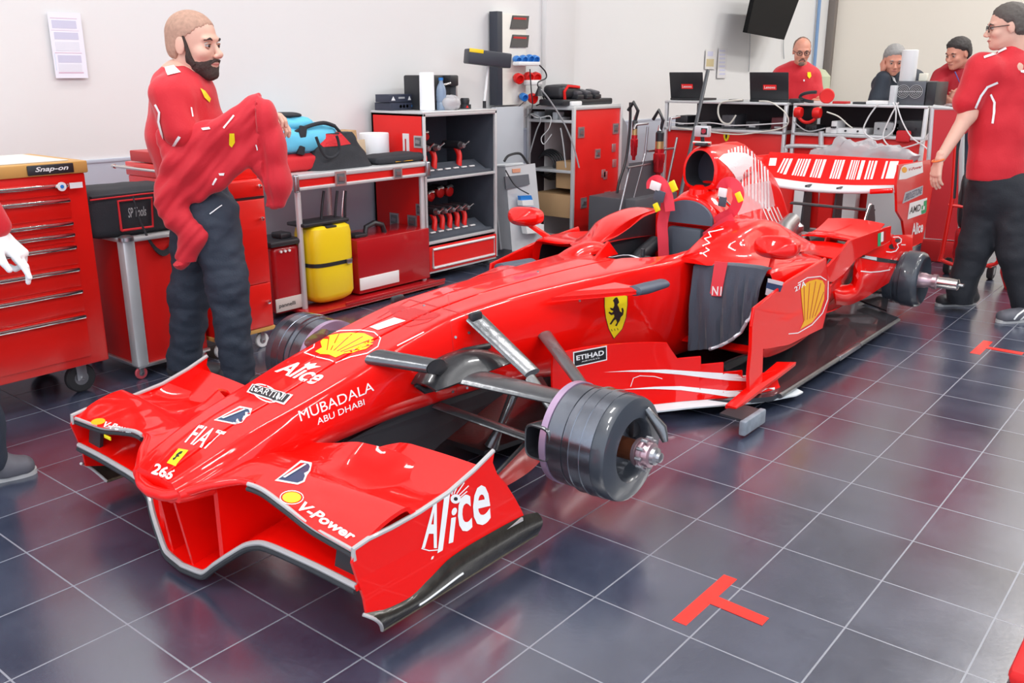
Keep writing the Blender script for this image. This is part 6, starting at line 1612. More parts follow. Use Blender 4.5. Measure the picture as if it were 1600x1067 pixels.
q = MB(); c0 = F(1441, 126, 6.6); q.box((6.6, c0.y-.03, b.z), (6.66, c0.y+.03, b.z+.06), mat('cream_plastic', (.78, .76, .64), .4), .006); tag(q.build('cream_box'), 'small cream box right of the white cylinder', 'box')
q = MB(); c0 = F(1396, 160, 6.48); q.box((6.42, c0.y-.02, ZT), (6.5, c0.y+.02, ZT+.15), LGREY, .004); tag(q.build('grey_adapter'), 'slim grey adapter leaning left of the power supply', 'adapter')
q = MB(); c0 = F(1372, 160, 6.48); q.box((6.42, c0.y-.10, ZT), (6.6, c0.y+.08, ZT+.03), WPL, .01); tag(q.build('white_tray'), 'flat white tray on the right workstation beside the power supply', 'tray')
# ear defenders
def muffs(c, label, up=True):
    o = empty('ear_defenders', c, label, 'ear defenders'); c = Vector(c)
    m = MB(); m.tube([c+Vector((0, .085*math.cos(t), .02+.09*math.sin(t)*(1 if up else -1))) for t in np.linspace(0, math.pi, 16)], .014, REDF, 10); m.build('head_band', o)
    m = MB()
    for s_ in (-1, 1): m.lathe([(.0, -.03), (.04, -.03), (.048, 0), (.04, .03), (0, .032)], c+Vector((0, s_*.08, .01)), (0, 1, 0), REDF, 18)
    m.build('ear_cup', o, split=True); return o
muffs(F(1262, 178, 6.36), 'red ear defenders hanging over the workstation edge', False)
q = empty('headphones', F(1292, 152, 6.5), 'red rimmed headphones lying on the right workstation', 'headphones')
m = MB(); c0 = F(1292, 150, 6.5); m.lathe([(0, -.02), (.055, -.02), (.062, 0), (.05, .02), (0, .022)], c0, (1, .4, 0), REDF, 20); m.build('ear_cup', q)
m = MB(); m.tube([c0+Vector((.02, .14*math.sin(t)+.10, .05*math.cos(t)*.8-.01)) for t in np.linspace(0, 3.0, 12)], .014, BLKP, 8); m.build('head_band', q)
for k, (p0, w_, h_, mm_, lab) in enumerate((((1245, 157), .10, .035, BLKP, 'small black device at the left end of the right workstation'), ((1315, 157), .12, .02, REDK, 'low red pad behind the headphones'), ((1345, 157), .10, .018, BLKP, 'flat black device on the right workstation'), ((1150, 156), .10, .02, BLKP, 'flat black mouse dock between the laptops'))):
    c0 = F(*p0, 6.5); q = MB(); q.box((6.45, c0.y-w_/2, ZT), (6.55, c0.y+w_/2, ZT+h_), mm_, .006); tag(q.build('desk_device'), lab, 'device')
# shelf contents
rr = random.Random(3)
labs = ['black electronic unit on the left workstation shelf, %s from the left' % w_ for w_ in ('first', 'second', 'third', 'fourth', 'fifth')]
for k in range(5):
    y = lerp(YA0-.12, YA1+.12, k/4); w_ = .13; h_ = [.10, .06, .12, .07, .11][k]
    q = MB(); q.box((WX+.10, y-w_/2, .931), (WX+.35, y+w_/2, .931+h_), [BLKP, BLKP, mat('charcoal_shell', (.07, .07, .08)), BLKP, mat('dark_maroon', (.10, .012, .02), .5)][k], .008); q.box((WX+.095, y-.03, .95), (WX+.10, y+.03, .965), GREYP)
    tag(q.build('electronic_unit'), labs[k], 'electronic unit', 'units on the workstation shelves')
for k, (px, w_, h_, mm_, lab) in enumerate(((1325, .34, .045, WPL, 'long white power strip on the right workstation shelf'), (1388, .20, .10, GREYP, 'grey connector unit on the right workstation shelf'), (1420, .22, .12, BLKP, 'black connector unit at the right end of the shelf'), (1308, .05, .10, WPL, 'white square adapter standing on the shelf'), (1270, .10, .06, BLKP, 'black unit behind the hanging ear defenders'))):
    y = F(px, 195, WX+.1).y; q = MB(); xo = WX+.06 if k != 3 else WX+.03; q.box((xo, y-w_/2, .931), (xo+.2, y+w_/2, .931+h_), mm_, .006)
    for j in range(3): q.cyl((xo, y-w_*.3+j*w_*.3, .931+h_*.5), (xo-.015, y-w_*.3+j*w_*.3, .931+h_*.5), .008, BLKP, 8)
    tag(q.build('electronic_unit'), lab, 'electronic unit', 'units on the workstation shelves')
def wire(pts, r, mm_, label, x=WX-.04):
    q = MB(); q.tube(spline([gx(*p, x) for p in pts], 8), r, mm_, 6); tag(q.build('cable'), label, 'cable', 'loose cables on the workstations')
CREAM = mat('cream_cable', (.72, .70, .62), .5)
wire([(1160, 156), (1128, 160), (1122, 175), (1128, 190), (1140, 193), (1150, 180)], .008, CREAM, 'thick cream cable looping left of the second laptop')
wire([(1186, 158), (1205, 160), (1226, 175), (1232, 190), (1222, 200), (1190, 206), (1150, 210), (1100, 205), (1060, 200)], .006, CREAM, 'long cream cable draped below the second laptop')
wire([(1042, 190), (1070, 193), (1110, 192), (1150, 196), (1230, 192)], .005, WPL, 'thin white cable lying along the left shelf')
wire([(1372, 162), (1356, 185), (1350, 205), (1370, 218), (1395, 205), (1400, 175), (1395, 160)], .006, WPL, 'white cable looping down left of the power supply')
wire([(1404, 160), (1390, 185), (1380, 215), (1400, 232), (1440, 222), (1450, 210)], .006, WPL, 'white cable sagging in front of the connector units')
wire([(1400, 160), (1410, 190), (1425, 215), (1448, 232), (1455, 250)], .005, WPL, 'thin white cable running down to the right case edge')
wire([(1292, 175), (1310, 182), (1325, 195), (1332, 200)], .006, CREAM, 'short cream cable feeding the power strip')
wire([(1240, 190), (1262, 205), (1290, 200)], .006, GREYP, 'grey cable under the hanging ear defenders')
q = MB(); c0 = F(1410, 212, WX-.02); q.box((WX-.03, c0.y-.06, c0.z-.05), (WX+.01, c0.y+.05, c0.z+.04), FABR, .015); tag(q.build('red_connector_pouch'), 'small red pouch hanging on the right case front', 'pouch')
# clear sheet over a pale bin behind the rear wing
q = MB(); a = gx(1352, 330, 6.05); b = gx(1412, 395, 6.05); q.box((6.05, b.y, 0), (6.3, a.y, .68), mat('pale_grey_bin', (.48, .49, .50), .5), .01); tag(q.build('grey_bin'), 'tall pale grey bin behind the rear wing', 'bin')
cloth_lump('plastic_sheet', (5.98, lerp(a.y, b.y, .1)+.08, .62), (.12, .75, .28), mat('clear_bag', (.8, .8, .8)), 'crumpled clear plastic sheet hanging over the grey bin', 'plastic sheet', 7, 6, rough=.6)
for k in range(3):
    q = MB(); y = gx([1250, 1290, 1325][k], 330, 6.3).y; q.box((6.28, y-.06, .10), (6.385, y+.06, .62), [WPL, REDF, WPL][k], .008); tag(q.build('case_rib'), ['white upright plate on the case front behind the fin', 'red upright plate between the two white ones', 'white upright plate right of the red one'][k], 'plate', 'upright plates on the case front')
# red stand with dark machinery by the walking man
o = empty('starter_trolley', (6.2, .2, 0), 'red tube trolley with dark machinery behind the walking man', 'trolley')
XG = 5.7
def H(*pts, x=XG): return [gx(px, py, x) for px, py in pts]
m = MB(); m.tube(H((1495, 190), (1492, 250), (1488, 310), (1472, 395), (1468, 408)), .016, REDC, 10); m.tube(spline(H((1468, 405), (1485, 412), (1510, 417), (1550, 414), (1560, 408)), 4), .014, REDC, 10); m.tube(H((1482, 320), (1560, 330)), .012, REDC, 8); m.tube(H((1560, 408), (1552, 330)), .012, REDC, 8); m.build('trolley_frame', o)
m = MB(); m.tube(H((1503, 190), (1495, 235), (1490, 310)), .014, BLKP, 10); m.build('hose', o)
m = MB(); a = H((1485, 405), (1530, 360)); m.box((XG, a[1].y, a[0].z), (XG+.3, a[0].y, a[1].z), tm, .03); m.build('engine_block', o)
m = MB(); a = H((1492, 355), (1520, 270)); softbox((XG+.02, a[1].y, a[0].z), (XG+.3, a[0].y, a[1].z), BLKP, m, .04, .03, 6); m.build('air_filter', o)
m = MB(); a = H((1507, 364), (1517, 354)); m.box((XG-.01, a[1].y, a[0].z), (XG+.0, a[0].y, a[1].z), WPL, .003); m.build('label_plate', o, label='white square plate')
m = MB()
for px in (1475, 1545):
    c0 = gx(px, 418, XG); wheel(m, (XG+.1, c0.y, .06), .06, .04, ax=(0, 1, 0)); m.cyl((XG+.1, c0.y, .06), (XG+.05, c0.y, c0.z), .012, REDC, 8)
m.build('trolley_wheel', o, split=False)
# small camera on top of the air box
o = empty('action_camera', (3.04, YC, 1.06), 'small silver action camera on a clamp above the air intake', 'camera')
c0 = gy(1098, 206, YC); 
m = MB(); m.box((c0.x-.018, YC-.040, c0.z-.025), (c0.x+.018, YC+.040, c0.z+.030), mat('silver_camera', (.58, .58, .60), .35, metal=.4), .006); m.build('camera_body', o)
m = MB(); m.box((c0.x-.021, YC-.034, c0.z-.012), (c0.x-.017, YC+.0, c0.z+.02), BLK, .001); m.lathe([(0, 0), (.012, 0), (.012, .006), (0, .006)], (c0.x-.02, YC-.017, c0.z+.005), (-1, 0, 0), mat('red_lens', (.35, .03, .05), .2), 16); m.build('camera_lens', o)
m = MB(); m.cyl((c0.x, YC, c0.z-.025), (c0.x+.01, YC, 1.062), .010, BLKP, 10); m.box((c0.x-.03, YC-.03, 1.058), (c0.x+.05, YC+.03, 1.074), BLKP, .006); m.cyl((c0.x+.0, YC-.05, 1.075), (c0.x+.0, YC+.05, 1.075), .007, CHR, 8); m.build('clamp', o)
# dark cloth covering the pod inlet
o = empty('inlet_cover_cloth', (2.4, .15, .3), 'slate grey padded cloth covering the near side pod inlet', 'cloth')
top = [gy(1088, 414, .44), gy(1200, 423, .06)]
rows = []; BOT = [(1078, 546), (1095, 546), (1112, 544), (1130, 538), (1148, 528), (1162, 515), (1174, 496), (1182, 478)]
TOP = [(1086, 415), (1100, 414), (1116, 414), (1132, 414), (1150, 415), (1167, 417), (1184, 419), (1200, 423)]
n_ = 29
for i in range(n_):
    t = i/(n_-1)*7; k = min(6, int(t)); f = t-k
    tp = Vector(TOP[k]).lerp(Vector(TOP[k+1]), f); bp = Vector(BOT[k]).lerp(Vector(BOT[k+1]), f); r = []
    yt = lerp(.44, .06, i/(n_-1)); 
    for j in range(21):
        u = j/20; p = tp.lerp(bp, u); w_ = math.sin(i*1.15+2*math.sin(u*2.2+i*.3))*.010*min(1, u*2.5)+.006*math.sin(i*2.3+u*5)*u
        P_ = gx(p.x, p.y, 2.435+.00*u); P_ += Vector((-.012-w_-.01*math.sin(math.pi*u), 0, 0)); r.append(P_)
    # fold over the pod top
    q0 = r[0]; r = [q0+Vector((.05, 0, .004)), q0+Vector((.018, 0, .006))]+r
    rows.append(r)
m = MB(); m.sheet(rows[::-1], .006, FABG); m.build('cloth_sheet', o)
m = MB(); m.tube([r[-1]+Vector((-.004, 0, 0)) for r in rows[8:]], .008, mat('silver_piping', (.62, .65, .70), .35, metal=.3), 8); m.build('piping', o, label='silver piping along the curved lower edge')
m = MB(); P = [gx(px, py, 2.41) for px, py in ((1117, 408), (1137, 410), (1127, 463), (1109, 462))]; m.plate(P, .004, mat('pink_red_tag', (.78, .06, .08), .45), nrm=(-1, 0, 0)); A_ = gx(1112, 461, 2.407); B_ = gx(1127, 462, 2.407); C_ = gx(1113, 447, 2.407); text3d(m, 'N1', A_, B_-A_, C_-A_, WHT, .02); m.build('hanging_tag', o, label='red tag with white N1')
m = MB()
for P in (((1200, 435), (1224, 441), (1222, 446), (1200, 441)), ((1198, 450), (1213, 455), (1208, 464), (1196, 460))): m.plate([gx(px, py, 2.40) for px, py in P], .006, mat('silver_piping', (.6, .6, .7)), nrm=(-1, 0, 0))
m.plate([gx(px, py, 2.402) for px, py in ((1199, 440), (1223, 446), (1219, 456), (1197, 450))], .006, NAVY, nrm=(-1, 0, 0)); m.build('cloth_strap', o, split=True)
# ================================================================== PEOPLE (continuous surfaces grown from smooth volumes)
def V3(*a): return np.array(a, float)
class Vol:
    """smooth union of tapered limbs and ellipsoids, polygonised into one continuous skin"""
    def __init__(s, k=.02): s.p = []; s.k = k
    def cap(s, a, b, ra, rb, flat=None, k=None):
        s.p.append(('c', np.array(a, float), np.array(b, float), ra, rb, flat, k)); return s
    def chain(s, pts, rs, flat=None, k=None):
        for i in range(len(pts)-1): s.cap(pts[i], pts[i+1], rs[i], rs[i+1], flat, k)
        return s
    def ell(s, c, r, R=None, k=None): s.p.append(('e', np.array(c, float), np.array(r, float), R, k)); return s
    def sub(s, c, r, k=.01): s.p.append(('s', np.array(c, float), r, k)); return s
    def ext(s, q):
        if q[0] == 'c':
            _, a, b, ra, rb, fl, k = q; r = max(ra, rb)*(max(1, fl[1]) if fl else 1); return np.minimum(a, b)-r, np.maximum(a, b)+r
        if q[0] == 'e': r = max(q[2]); return q[1]-r, q[1]+r
        return q[1]-q[2], q[1]+q[2]
    def field(s, h):
        los, his = zip(*[s.ext(q) for q in s.p if q[0] != 's']); lo = np.min(los, 0)-3*h-.01; hi = np.max(his, 0)+3*h+.01
        n = np.ceil((hi-lo)/h).astype(int)+1; F_ = np.full(n, .25); ax = [lo[i]+h*np.arange(n[i]) for i in range(3)]
        for q in s.p:
            a_, b_ = s.ext(q); kk = (q[-1] if q[-1] is not None else s.k); mg = kk+2.5*h
            i0 = np.maximum(0, np.floor((a_-mg-lo)/h).astype(int)); i1 = np.minimum(n, np.ceil((b_+mg-lo)/h).astype(int)+1)
            X, Y_, Z_ = np.meshgrid(ax[0][i0[0]:i1[0]], ax[1][i0[1]:i1[1]], ax[2][i0[2]:i1[2]], indexing='ij'); P = np.stack([X, Y_, Z_], -1)
            if q[0] == 'c':
                _, a, b, ra, rb, fl, _k = q
                if fl is not None:
                    d_ = np.array(fl[0], float); d_ /= np.linalg.norm(d_); sc_ = 1/fl[1]-1
                    P = P+((P-a)@d_)[..., None]*d_*sc_; b = b+((b-a)@d_)*d_*sc_
                ab = b-a; L = ab@ab+1e-12; t = np.clip(((P-a)@ab)/L, 0, 1); D = np.linalg.norm(P-a-t[..., None]*ab, axis=-1)-(ra+(rb-ra)*t)
            elif q[0] == 'e':
                P = P-q[1]
                if q[3] is not None: P = P@q[3]
                k0 = np.linalg.norm(P/q[2], axis=-1); k1 = np.linalg.norm(P/(q[2]**2), axis=-1)+1e-9; D = k0*(k0-1)/k1
            else:
                D = q[2]-np.linalg.norm(P-q[1], axis=-1); sl = tuple(slice(i0[i], i1[i]) for i in range(3)); f = F_[sl]; hh = np.maximum(kk-np.abs(f-D), 0)/kk; F_[sl] = np.maximum(f, D)+hh*hh*kk*.25; continue
            sl = tuple(slice(i0[i], i1[i]) for i in range(3)); f = F_[sl]; hh = np.maximum(kk-np.abs(f-D), 0)/kk; F_[sl] = np.minimum(f, D)-hh*hh*kk*.25
        return F_, lo, ax
def nets(F_, lo, h):
    """surface nets"""
    S_ = F_ < 0; n = np.array(F_.shape)
    c = np.zeros(n-1, int)
    for i in (0, 1):
        for j in (0, 1):
            for k in (0, 1): c += S_[i:n[0]-1+i, j:n[1]-1+j, k:n[2]-1+k]
    act = (c > 0) & (c < 8); idx = -np.ones(n-1, int); A = np.argwhere(act); idx[act] = np.arange(len(A))
    acc = np.zeros((len(A), 3)); cnt = np.zeros(len(A))
    cor = [(i, j, k) for i in (0, 1) for j in (0, 1) for k in (0, 1)]
    for a in cor:
        for ax in range(3):
            if a[ax]: continue
            b = list(a); b[ax] = 1; fa = F_[A[:, 0]+a[0], A[:, 1]+a[1], A[:, 2]+a[2]]; fb = F_[A[:, 0]+b[0], A[:, 1]+b[1], A[:, 2]+b[2]]
            m = (fa < 0) != (fb < 0); t = np.where(m, fa/np.where(m, fa-fb, 1), 0); p = np.array(a, float)[None]+np.zeros((len(A), 3)); p[:, ax] = t
            acc[m] += p[m]; cnt[m] += 1
    vs = lo+(A+acc/cnt[:, None])*h; fs = []
    for ax in range(3):
        o = [0, 1, 2]; o.remove(ax); u, v = o
        sl0 = [slice(None)]*3; sl1 = [slice(None)]*3; sl0[ax] = slice(0, -1); sl1[ax] = slice(1, None)
        e = S_[tuple(sl0)] != S_[tuple(sl1)]; E = np.argwhere(e); E = E[(E[:, u] > 0) & (E[:, v] > 0) & (E[:, u] < n[u]-1) & (E[:, v] < n[v]-1)]
        ins = S_[E[:, 0], E[:, 1], E[:, 2]]
        q = []
        for du, dv in ((-1, -1), (0, -1), (0, 0), (-1, 0)):
            I = E.copy(); I[:, u] += du; I[:, v] += dv; q.append(idx[I[:, 0], I[:, 1], I[:, 2]])
        Q = np.stack(q, 1); flip = ins if ax != 1 else ~ins; Q = np.where(flip[:, None], Q, Q[:, ::-1]); fs.append(Q)
    fs = np.concatenate(fs); fs = fs[(fs >= 0).all(1)]
    return vs, fs
def grow(vol, h, region=None, off=0., smooth=1):
    F_, lo, ax = vol.field(h)
    if callable(off): F_ = F_-off(np.stack(np.meshgrid(*ax, indexing='ij'), -1))
    else: F_ = F_-off
    if region is not None:
        X, Y_, Z_ = np.meshgrid(*ax, indexing='ij'); F_ = np.maximum(F_, region(np.stack([X, Y_, Z_], -1)))
    return nets(F_, lo, h)
def put(mb, vf, m, disp=None):
    vs, fs = vf
    if disp is not None:
        v0 = vs[fs[:, 0]]; nn = np.cross(vs[fs[:, 2]]-v0, vs[fs[:, 3]]-vs[fs[:, 1]]); N = np.zeros_like(vs)
        for c in range(4): np.add.at(N, fs[:, c], nn)
        N /= np.linalg.norm(N, axis=1)[:, None]+1e-12; vs = vs+N*np.array([disp(Vector(p)) for p in vs])[:, None]
    mb.add([Vector(p) for p in vs], [tuple(int(i) for i in f) for f in fs], m, True); return mb
def folds(fx, fy, fz, amp, seed=0, amp2=0.):
    def f(p):
        q = Vector((p.x*fx+seed, p.y*fy, p.z*fz))*.62; a = noise.noise(q); b = noise.noise(q*1.9+Vector((5, 3, 1)))
        b = math.copysign(abs(b)**.7, b)
        return amp*(a*.7+b*.35)+(amp2*.5*noise.noise(q*3.3) if amp2 else 0)
    return f
SKIN = mat('skin_tan', (.62, .34, .24), .5, var=(30, .06)); SKINP = mat('skin_pale', (.72, .42, .32), .5, var=(30, .06)); SKINR = mat('skin_ruddy', (.66, .29, .20), .5, var=(30, .08))
HAIRD = mat('dark_hair', (.035, .028, .026), .7, bump=('noise', 150, .4)); HAIRG = mat('grey_hair', (.30, .29, .28), .75, bump=('noise', 150, .4)); BUZZ = mat('cropped_hair', (.20, .12, .09), .8, var=(60, .3)); HAIRM = mat('grey_brown_hair', (.10, .085, .075), .7, bump=('noise', 150, .4))
BEARD = mat('dark_beard', (.055, .035, .03), .85, bump=('noise', 200, .5), var=(80, .4)); BEARDG = mat('greying_goatee', (.20, .13, .10), .85, var=(80, .3))
SHIRT = mat('crimson_shirt', (.60, .006, .018), .7, bump=('noise', 120, .12), sheen=.2); JACK = mat('crimson_jacket', (.58, .008, .022), .72, bump=('noise', 120, .12), sheen=.2)
TROU = mat('navy_trousers', (.022, .032, .052), .75, bump=('noise', 140, .2)); SUIT = mat('dark_suit', (.022, .03, .045), .7)
SHOE = mat('grey_shoe', (.10, .10, .12), .6, var=(20, .3)); SHOEB = mat('black_shoe', (.03, .03, .035), .55); SOLE = mat('pale_sole', (.45, .45, .45), .6); EYEW = mat('eye_white', (.52, .49, .47), .3); EYED = mat('eye_iris', (.03, .02, .015), .2); LID = mat('eyelid_skin', (.46, .24, .17), .6)
BUZZ1 = mat('shaved_hair', (.44, .26, .19), .75, var=(70, .35))
LIPS = mat('lips', (.48, .16, .14), .5)
def frame(f, up=(0, 0, 1)):
    f = np.array(f, float); f /= np.linalg.norm(f); l = np.cross(np.array(up, float), f); l /= np.linalg.norm(l); u = np.cross(f, l); return np.stack([f, l, u], 1)  # columns
def head_vol(c, R, s=1.0, k=.018):
    v = Vol(k); c = np.array(c); T = lambda *p: c+R@(np.array(p, float)*s); sc = lambda *r: np.array(r)*s
    v.ell(T(-.014, 0, .036), sc(.096, .076, .084), R).ell(T(.018, 0, -.030), sc(.068, .060, .084), R, .03).ell(T(.036, 0, -.078), sc(.048, .046, .036), R, .025).ell(T(.066, 0, -.098), sc(.021, .024, .018), R, .02)
    v.ell(T(-.005, 0, -.055), sc(.060, .058, .045), R, .02)
    v.cap(T(.078, 0, .010), T(.106, 0, -.030), .007*s, .013*s, k=.012).ell(T(.097, .012, -.037), sc(.011, .009, .008), R, .006).ell(T(.097, -.012, -.037), sc(.011, .009, .008), R, .006)
    v.ell(T(.074, 0, .024), sc(.018, .052, .012), R, .014)
    for y in (-1, 1): v.ell(T(.056, y*.040, -.028), sc(.026, .024, .024), R, .02); v.ell(T(-.012, y*.077, -.006), sc(.020, .007, .033), R, .006)
    v.ell(T(.084, 0, -.060), sc(.011, .026, .006), R, .006).ell(T(.082, 0, -.071), sc(.011, .022, .007), R, .006)
    for y in (-1, 1): v.sub(T(.094, y*.033, .001), .017*s, .012)
    return v, T
def face_bits(o, T, R, s, brow=HAIRD, look=(1, 0, 0)):
    for y in (-1, 1):
        m = MB(); bm = bmesh.new(); bmesh.ops.create_uvsphere(bm, u_segments=16, v_segments=10, radius=.0112*s); m.addbm(bm, EYEW, True, Matrix.Translation(Vector(T(.0735, y*.032, .001))))
        bm = bmesh.new(); bmesh.ops.create_uvsphere(bm, u_segments=12, v_segments=8, radius=.0065*s); m.addbm(bm, EYED, True, Matrix.Translation(Vector(T(.0808, y*.032, .000)))); m.build('eye', o)
        m = MB(); m.tube([Vector(T(.086, y*.014, .020)), Vector(T(.088, y*.032, .026)), Vector(T(.074, y*.052, .019))], [.0035*s, .0045*s, .002*s], brow, 8); m.build('eyebrow', o)
        m = MB(); m.tube([Vector(T(.080, y*.018, .004)), Vector(T(.0855, y*.026, .0085)), Vector(T(.0855, y*.034, .009)), Vector(T(.076, y*.047, .003))], [.002*s, .0036*s, .0036*s, .002*s], LID, 8); m.tube([Vector(T(.078, y*.020, -.005)), Vector(T(.083, y*.032, -.0095)), Vector(T(.076, y*.045, -.004))], .0022*s, LID, 6); m.build('eyelid', o, split=True)
    m = MB(); m.tube([Vector(T(.084, -.024, -.0655)), Vector(T(.0935, -.008, -.0645)), Vector(T(.0935, .008, -.0645)), Vector(T(.084, .024, -.0655))], [.002*s, .0042*s, .0042*s, .002*s], LIPS, 8); m.build('lips', o)
def hairline(a=.85, b=.014, c=-.055):
    def f(q):
        x, z = q[..., 0], q[..., 2]; t = np.clip((x+.045)/.035, 0, 1); return c+(b-c)*t*t*(3-2*t)+a*np.maximum(x, 0)-z
    return f
def hair_shell(name, o, c, R, s, m_, cutfn, thick=.010, h=.006, amp=.004):
    v = Vol(.02); cc = np.array(c); T = lambda *p: cc+R@(np.array(p, float)*s)
    v.ell(T(-.016, 0, .038), np.array((.098, .079, .086))*s, R).ell(T(-.035, 0, -.01), np.array((.074, .074, .07))*s, R)
    def jag(q): return cutfn(q)+.006*np.sin(q[..., 1]*310+q[..., 0]*140)*np.sin(q[..., 2]*90+q[..., 1]*170)
    def reg(P):
        q = (P-cc)@R/s; return jag(q)*s
    def offf(P):
        q = (P-cc)@R/s; t = np.clip(-cutfn(q)/.035, 0, 1); return (.0006+(thick-.0006)*t*t*(3-2*t))*s
    q = MB(); put(q, grow(v, h, reg, offf), m_, lambda p: amp*noise.noise(p*60)); return q.build(name, o)
def hand(mb, wrist, d, palm_n, s=1.0, curl=.35, m_=None, spread=.10, thumb=1, h=.0035, curls=None):
    """palm and five bent fingers: d points from the wrist to the fingers, palm_n out of the palm"""
    d = np.array(d, float); d /= np.linalg.norm(d); n = np.array(palm_n, float); n -= d*(n@d); n /= np.linalg.norm(n); w_ = np.cross(d, n)*thumb; W = np.array(wrist, float)
    P = lambda a, b, c_: W+(d*a+w_*b+n*c_)*s
    v = Vol(.010)
    v.cap(P(-.04, 0, 0), P(.01, 0, 0), .024*s, .023*s, (n, .8)); 
    for b in (-.026, -.009, .009, .026): v.cap(P(.012, b*.6, 0), P(.080-abs(b)*.2, b, 0), .013*s, .0125*s, k=.014)
    v.cap(P(.02, .018, .008), P(.055, .022, .008), .014*s, .013*s)
    Ls = (.078, .088, .082, .064)
    for i, b in enumerate((.030, .010, -.010, -.029)):
        L = Ls[i]; cu = (curls[i] if curls else curl*(1+.15*i)); base = P(.078-abs(b)*.2, b, 0); an = 0; p = base; r = .0100*s
        for j, f in enumerate((.44, .32, .24)):
            an += cu*(.9 if j == 0 else 1.1); dd = d*math.cos(an)+n*math.sin(an)+w_*math.copysign(spread, b)*abs(b)*22*(.4 if j else 1)*.4; dd /= np.linalg.norm(dd)
            q = p+dd*L*f*s; v.cap(p, q, r, r*.93, k=.003); r *= .92; p = q
    t0 = P(.018, .026, .006); t1 = P(.045, .050, .018); t2 = P(.075, .058, .026); t3 = P(.098, .056, .030)
    v.cap(t0, t1, .014*s, .0125*s).cap(t1, t2, .0118*s, .0105*s, k=.004).cap(t2, t3, .0105*s, .009*s, k=.004)
    put(mb, grow(v, h), m_); return mb
def shoe(name, o, heel, toe, m_=SHOE, s=1.0, sole=SOLE):
    heel = np.array(heel, float); toe = np.array(toe, float); d = toe-heel; d[2] = 0; L = np.linalg.norm(d); d /= L; w_ = np.array((-d[1], d[0], 0)); z = lambda a: np.array((0, 0, a))
    v = Vol(.02)
    v.cap(heel+d*.03+z(.045), heel+d*.09+z(.055), .038*s, .036*s).cap(heel+d*.08+z(.05), toe-d*.05+z(.034), .038*s, .032*s, (w_, 1.25)).cap(toe-d*.10+z(.032), toe-d*.045+z(.030), .036*s, .030*s, (w_, 1.25))
    v.cap(heel+d*.05+z(.05), heel+d*.05+z(.09), .036*s, .038*s)
    F_, lo, ax = v.field(.006); Z_ = np.meshgrid(*ax, indexing='ij')[2]; F_ = np.maximum(F_, .014-Z_)
    q = MB(); put(q, nets(F_, lo, .006), m_); so = q.build(name, o)
    P = []
    for k in range(28):
        an = math.tau*k/28; a_ = math.cos(an); b_ = math.sin(an); P.append(heel+d*(L/2+(L/2-.004)*a_)+w_*(.036+.012*max(0, a_))*s*math.copysign(abs(b_)**.75, b_))
    q = MB(); q.plate([(p[0], p[1], .009) for p in P], .018, sole, nrm=(0, 0, 1)); q.build('shoe_sole', o)
    return so
Fh = np.array((math.cos(YAW), math.sin(YAW), 0.)); CRn = np.array(CR)
def PX(Q):
    """points given in the photo, on the upright plane through Q facing the camera; off pushes further away"""
    Q = np.array(Q, float)
    def f(px, py, off=0.):
        d = np.array(ray(px, py)); t = ((Q-np.array(CAMP))@Fh+off)/(d@Fh); return np.array(CAMP)+d*t
    return f
def marks(bv, o, name, items, off=.003, label=None):
    d = Decal(bv, off)
    for kind, pts, a, m_ in items:
        if kind == 'l': d.line(pts, a, m_)
        else: d.poly(pts, m_)
    if d.mb.f: d.mb.build(name, o, label=label, split=True)
BV = lambda o: bvh_of(o)
# ------------------------------------------------------------------ man holding the jacket
p = PX((1.0, 2.17, 0))
man = empty('person', (1.0, 2.17, 0), 'bald bearded man in a crimson shirt and navy trousers holding up a red jacket', 'person')
hc = p(304, 70, .0); f1 = CRn*.97-Fh*.26+V3(0, 0, -.06); R1 = frame(f1); S1 = 1.14
hv, T1 = head_vol(hc, R1, S1); body = MB()
hv.cap(T1(-.02, 0, -.05), p(284, 132), .058*S1, .062); put(body, grow(hv, .0045), SKINP)
v = Vol(.03)
v.cap(p(286, 128), p(292, 300), .10, .10, (CRn, 1.1)).cap(p(268, 152, -.12), p(290, 215, -.14), .05, .042).cap(p(290, 215, -.14), p(392, 186, -.10), .04, .03).cap(p(300, 158, .14), p(322, 215, .12), .05, .042).cap(p(322, 215, .12), p(405, 190, .08), .04, .03)
v.cap(p(312, 330, .06), p(306, 455, .05), .07, .05).cap(p(306, 455, .05), p(285, 585, .06), .05, .035).cap(p(332, 330, -.08), p(358, 450, -.12), .07, .05).cap(p(358, 450, -.12), p(372, 590, -.14), .05, .035)
put(body, grow(v, .012), SKINP)
hand(body, p(398, 184, -.10), p(414, 180, -.10)-p(398, 184, -.10), V3(0, 0, -1), 1.0, .5, SKINP)
hand(body, p(408, 190, .08), p(424, 190, .08)-p(408, 190, .08), V3(0, 0, -1), 1.0, .5, SKINP)
bo = body.build('body', man); face_bits(bo, T1, R1, S1)
bd = Vol(.015); bd.ell(T1(.030, 0, -.070), np.array((.062, .056, .046))*S1, R1).ell(T1(.062, 0, -.100), np.array((.032, .032, .026))*S1, R1).ell(T1(.0, 0, -.045), np.array((.05, .0665, .05))*S1, R1)
def breg(P):
    q = (P-hc)@R1/S1; a = q[..., 2]+.034-.30*np.maximum(0, .03-q[..., 0])*1.0; b = -(q[..., 0]+.000); c_ = .020-np.linalg.norm((q-np.array((.092, 0, -.066)))*np.array((.6, .75, 1.9)), axis=-1)
    d_ = -.042-q[..., 2]; e_ = np.maximum(d_*-1, 0)
    return np.maximum(np.maximum(a, b), c_)*S1
q = MB(); put(q, grow(bd, .0045, breg, .001), BEARD, lambda x: .002*noise.noise(x*120)); q.build('beard', bo)
def mus(P): return 0
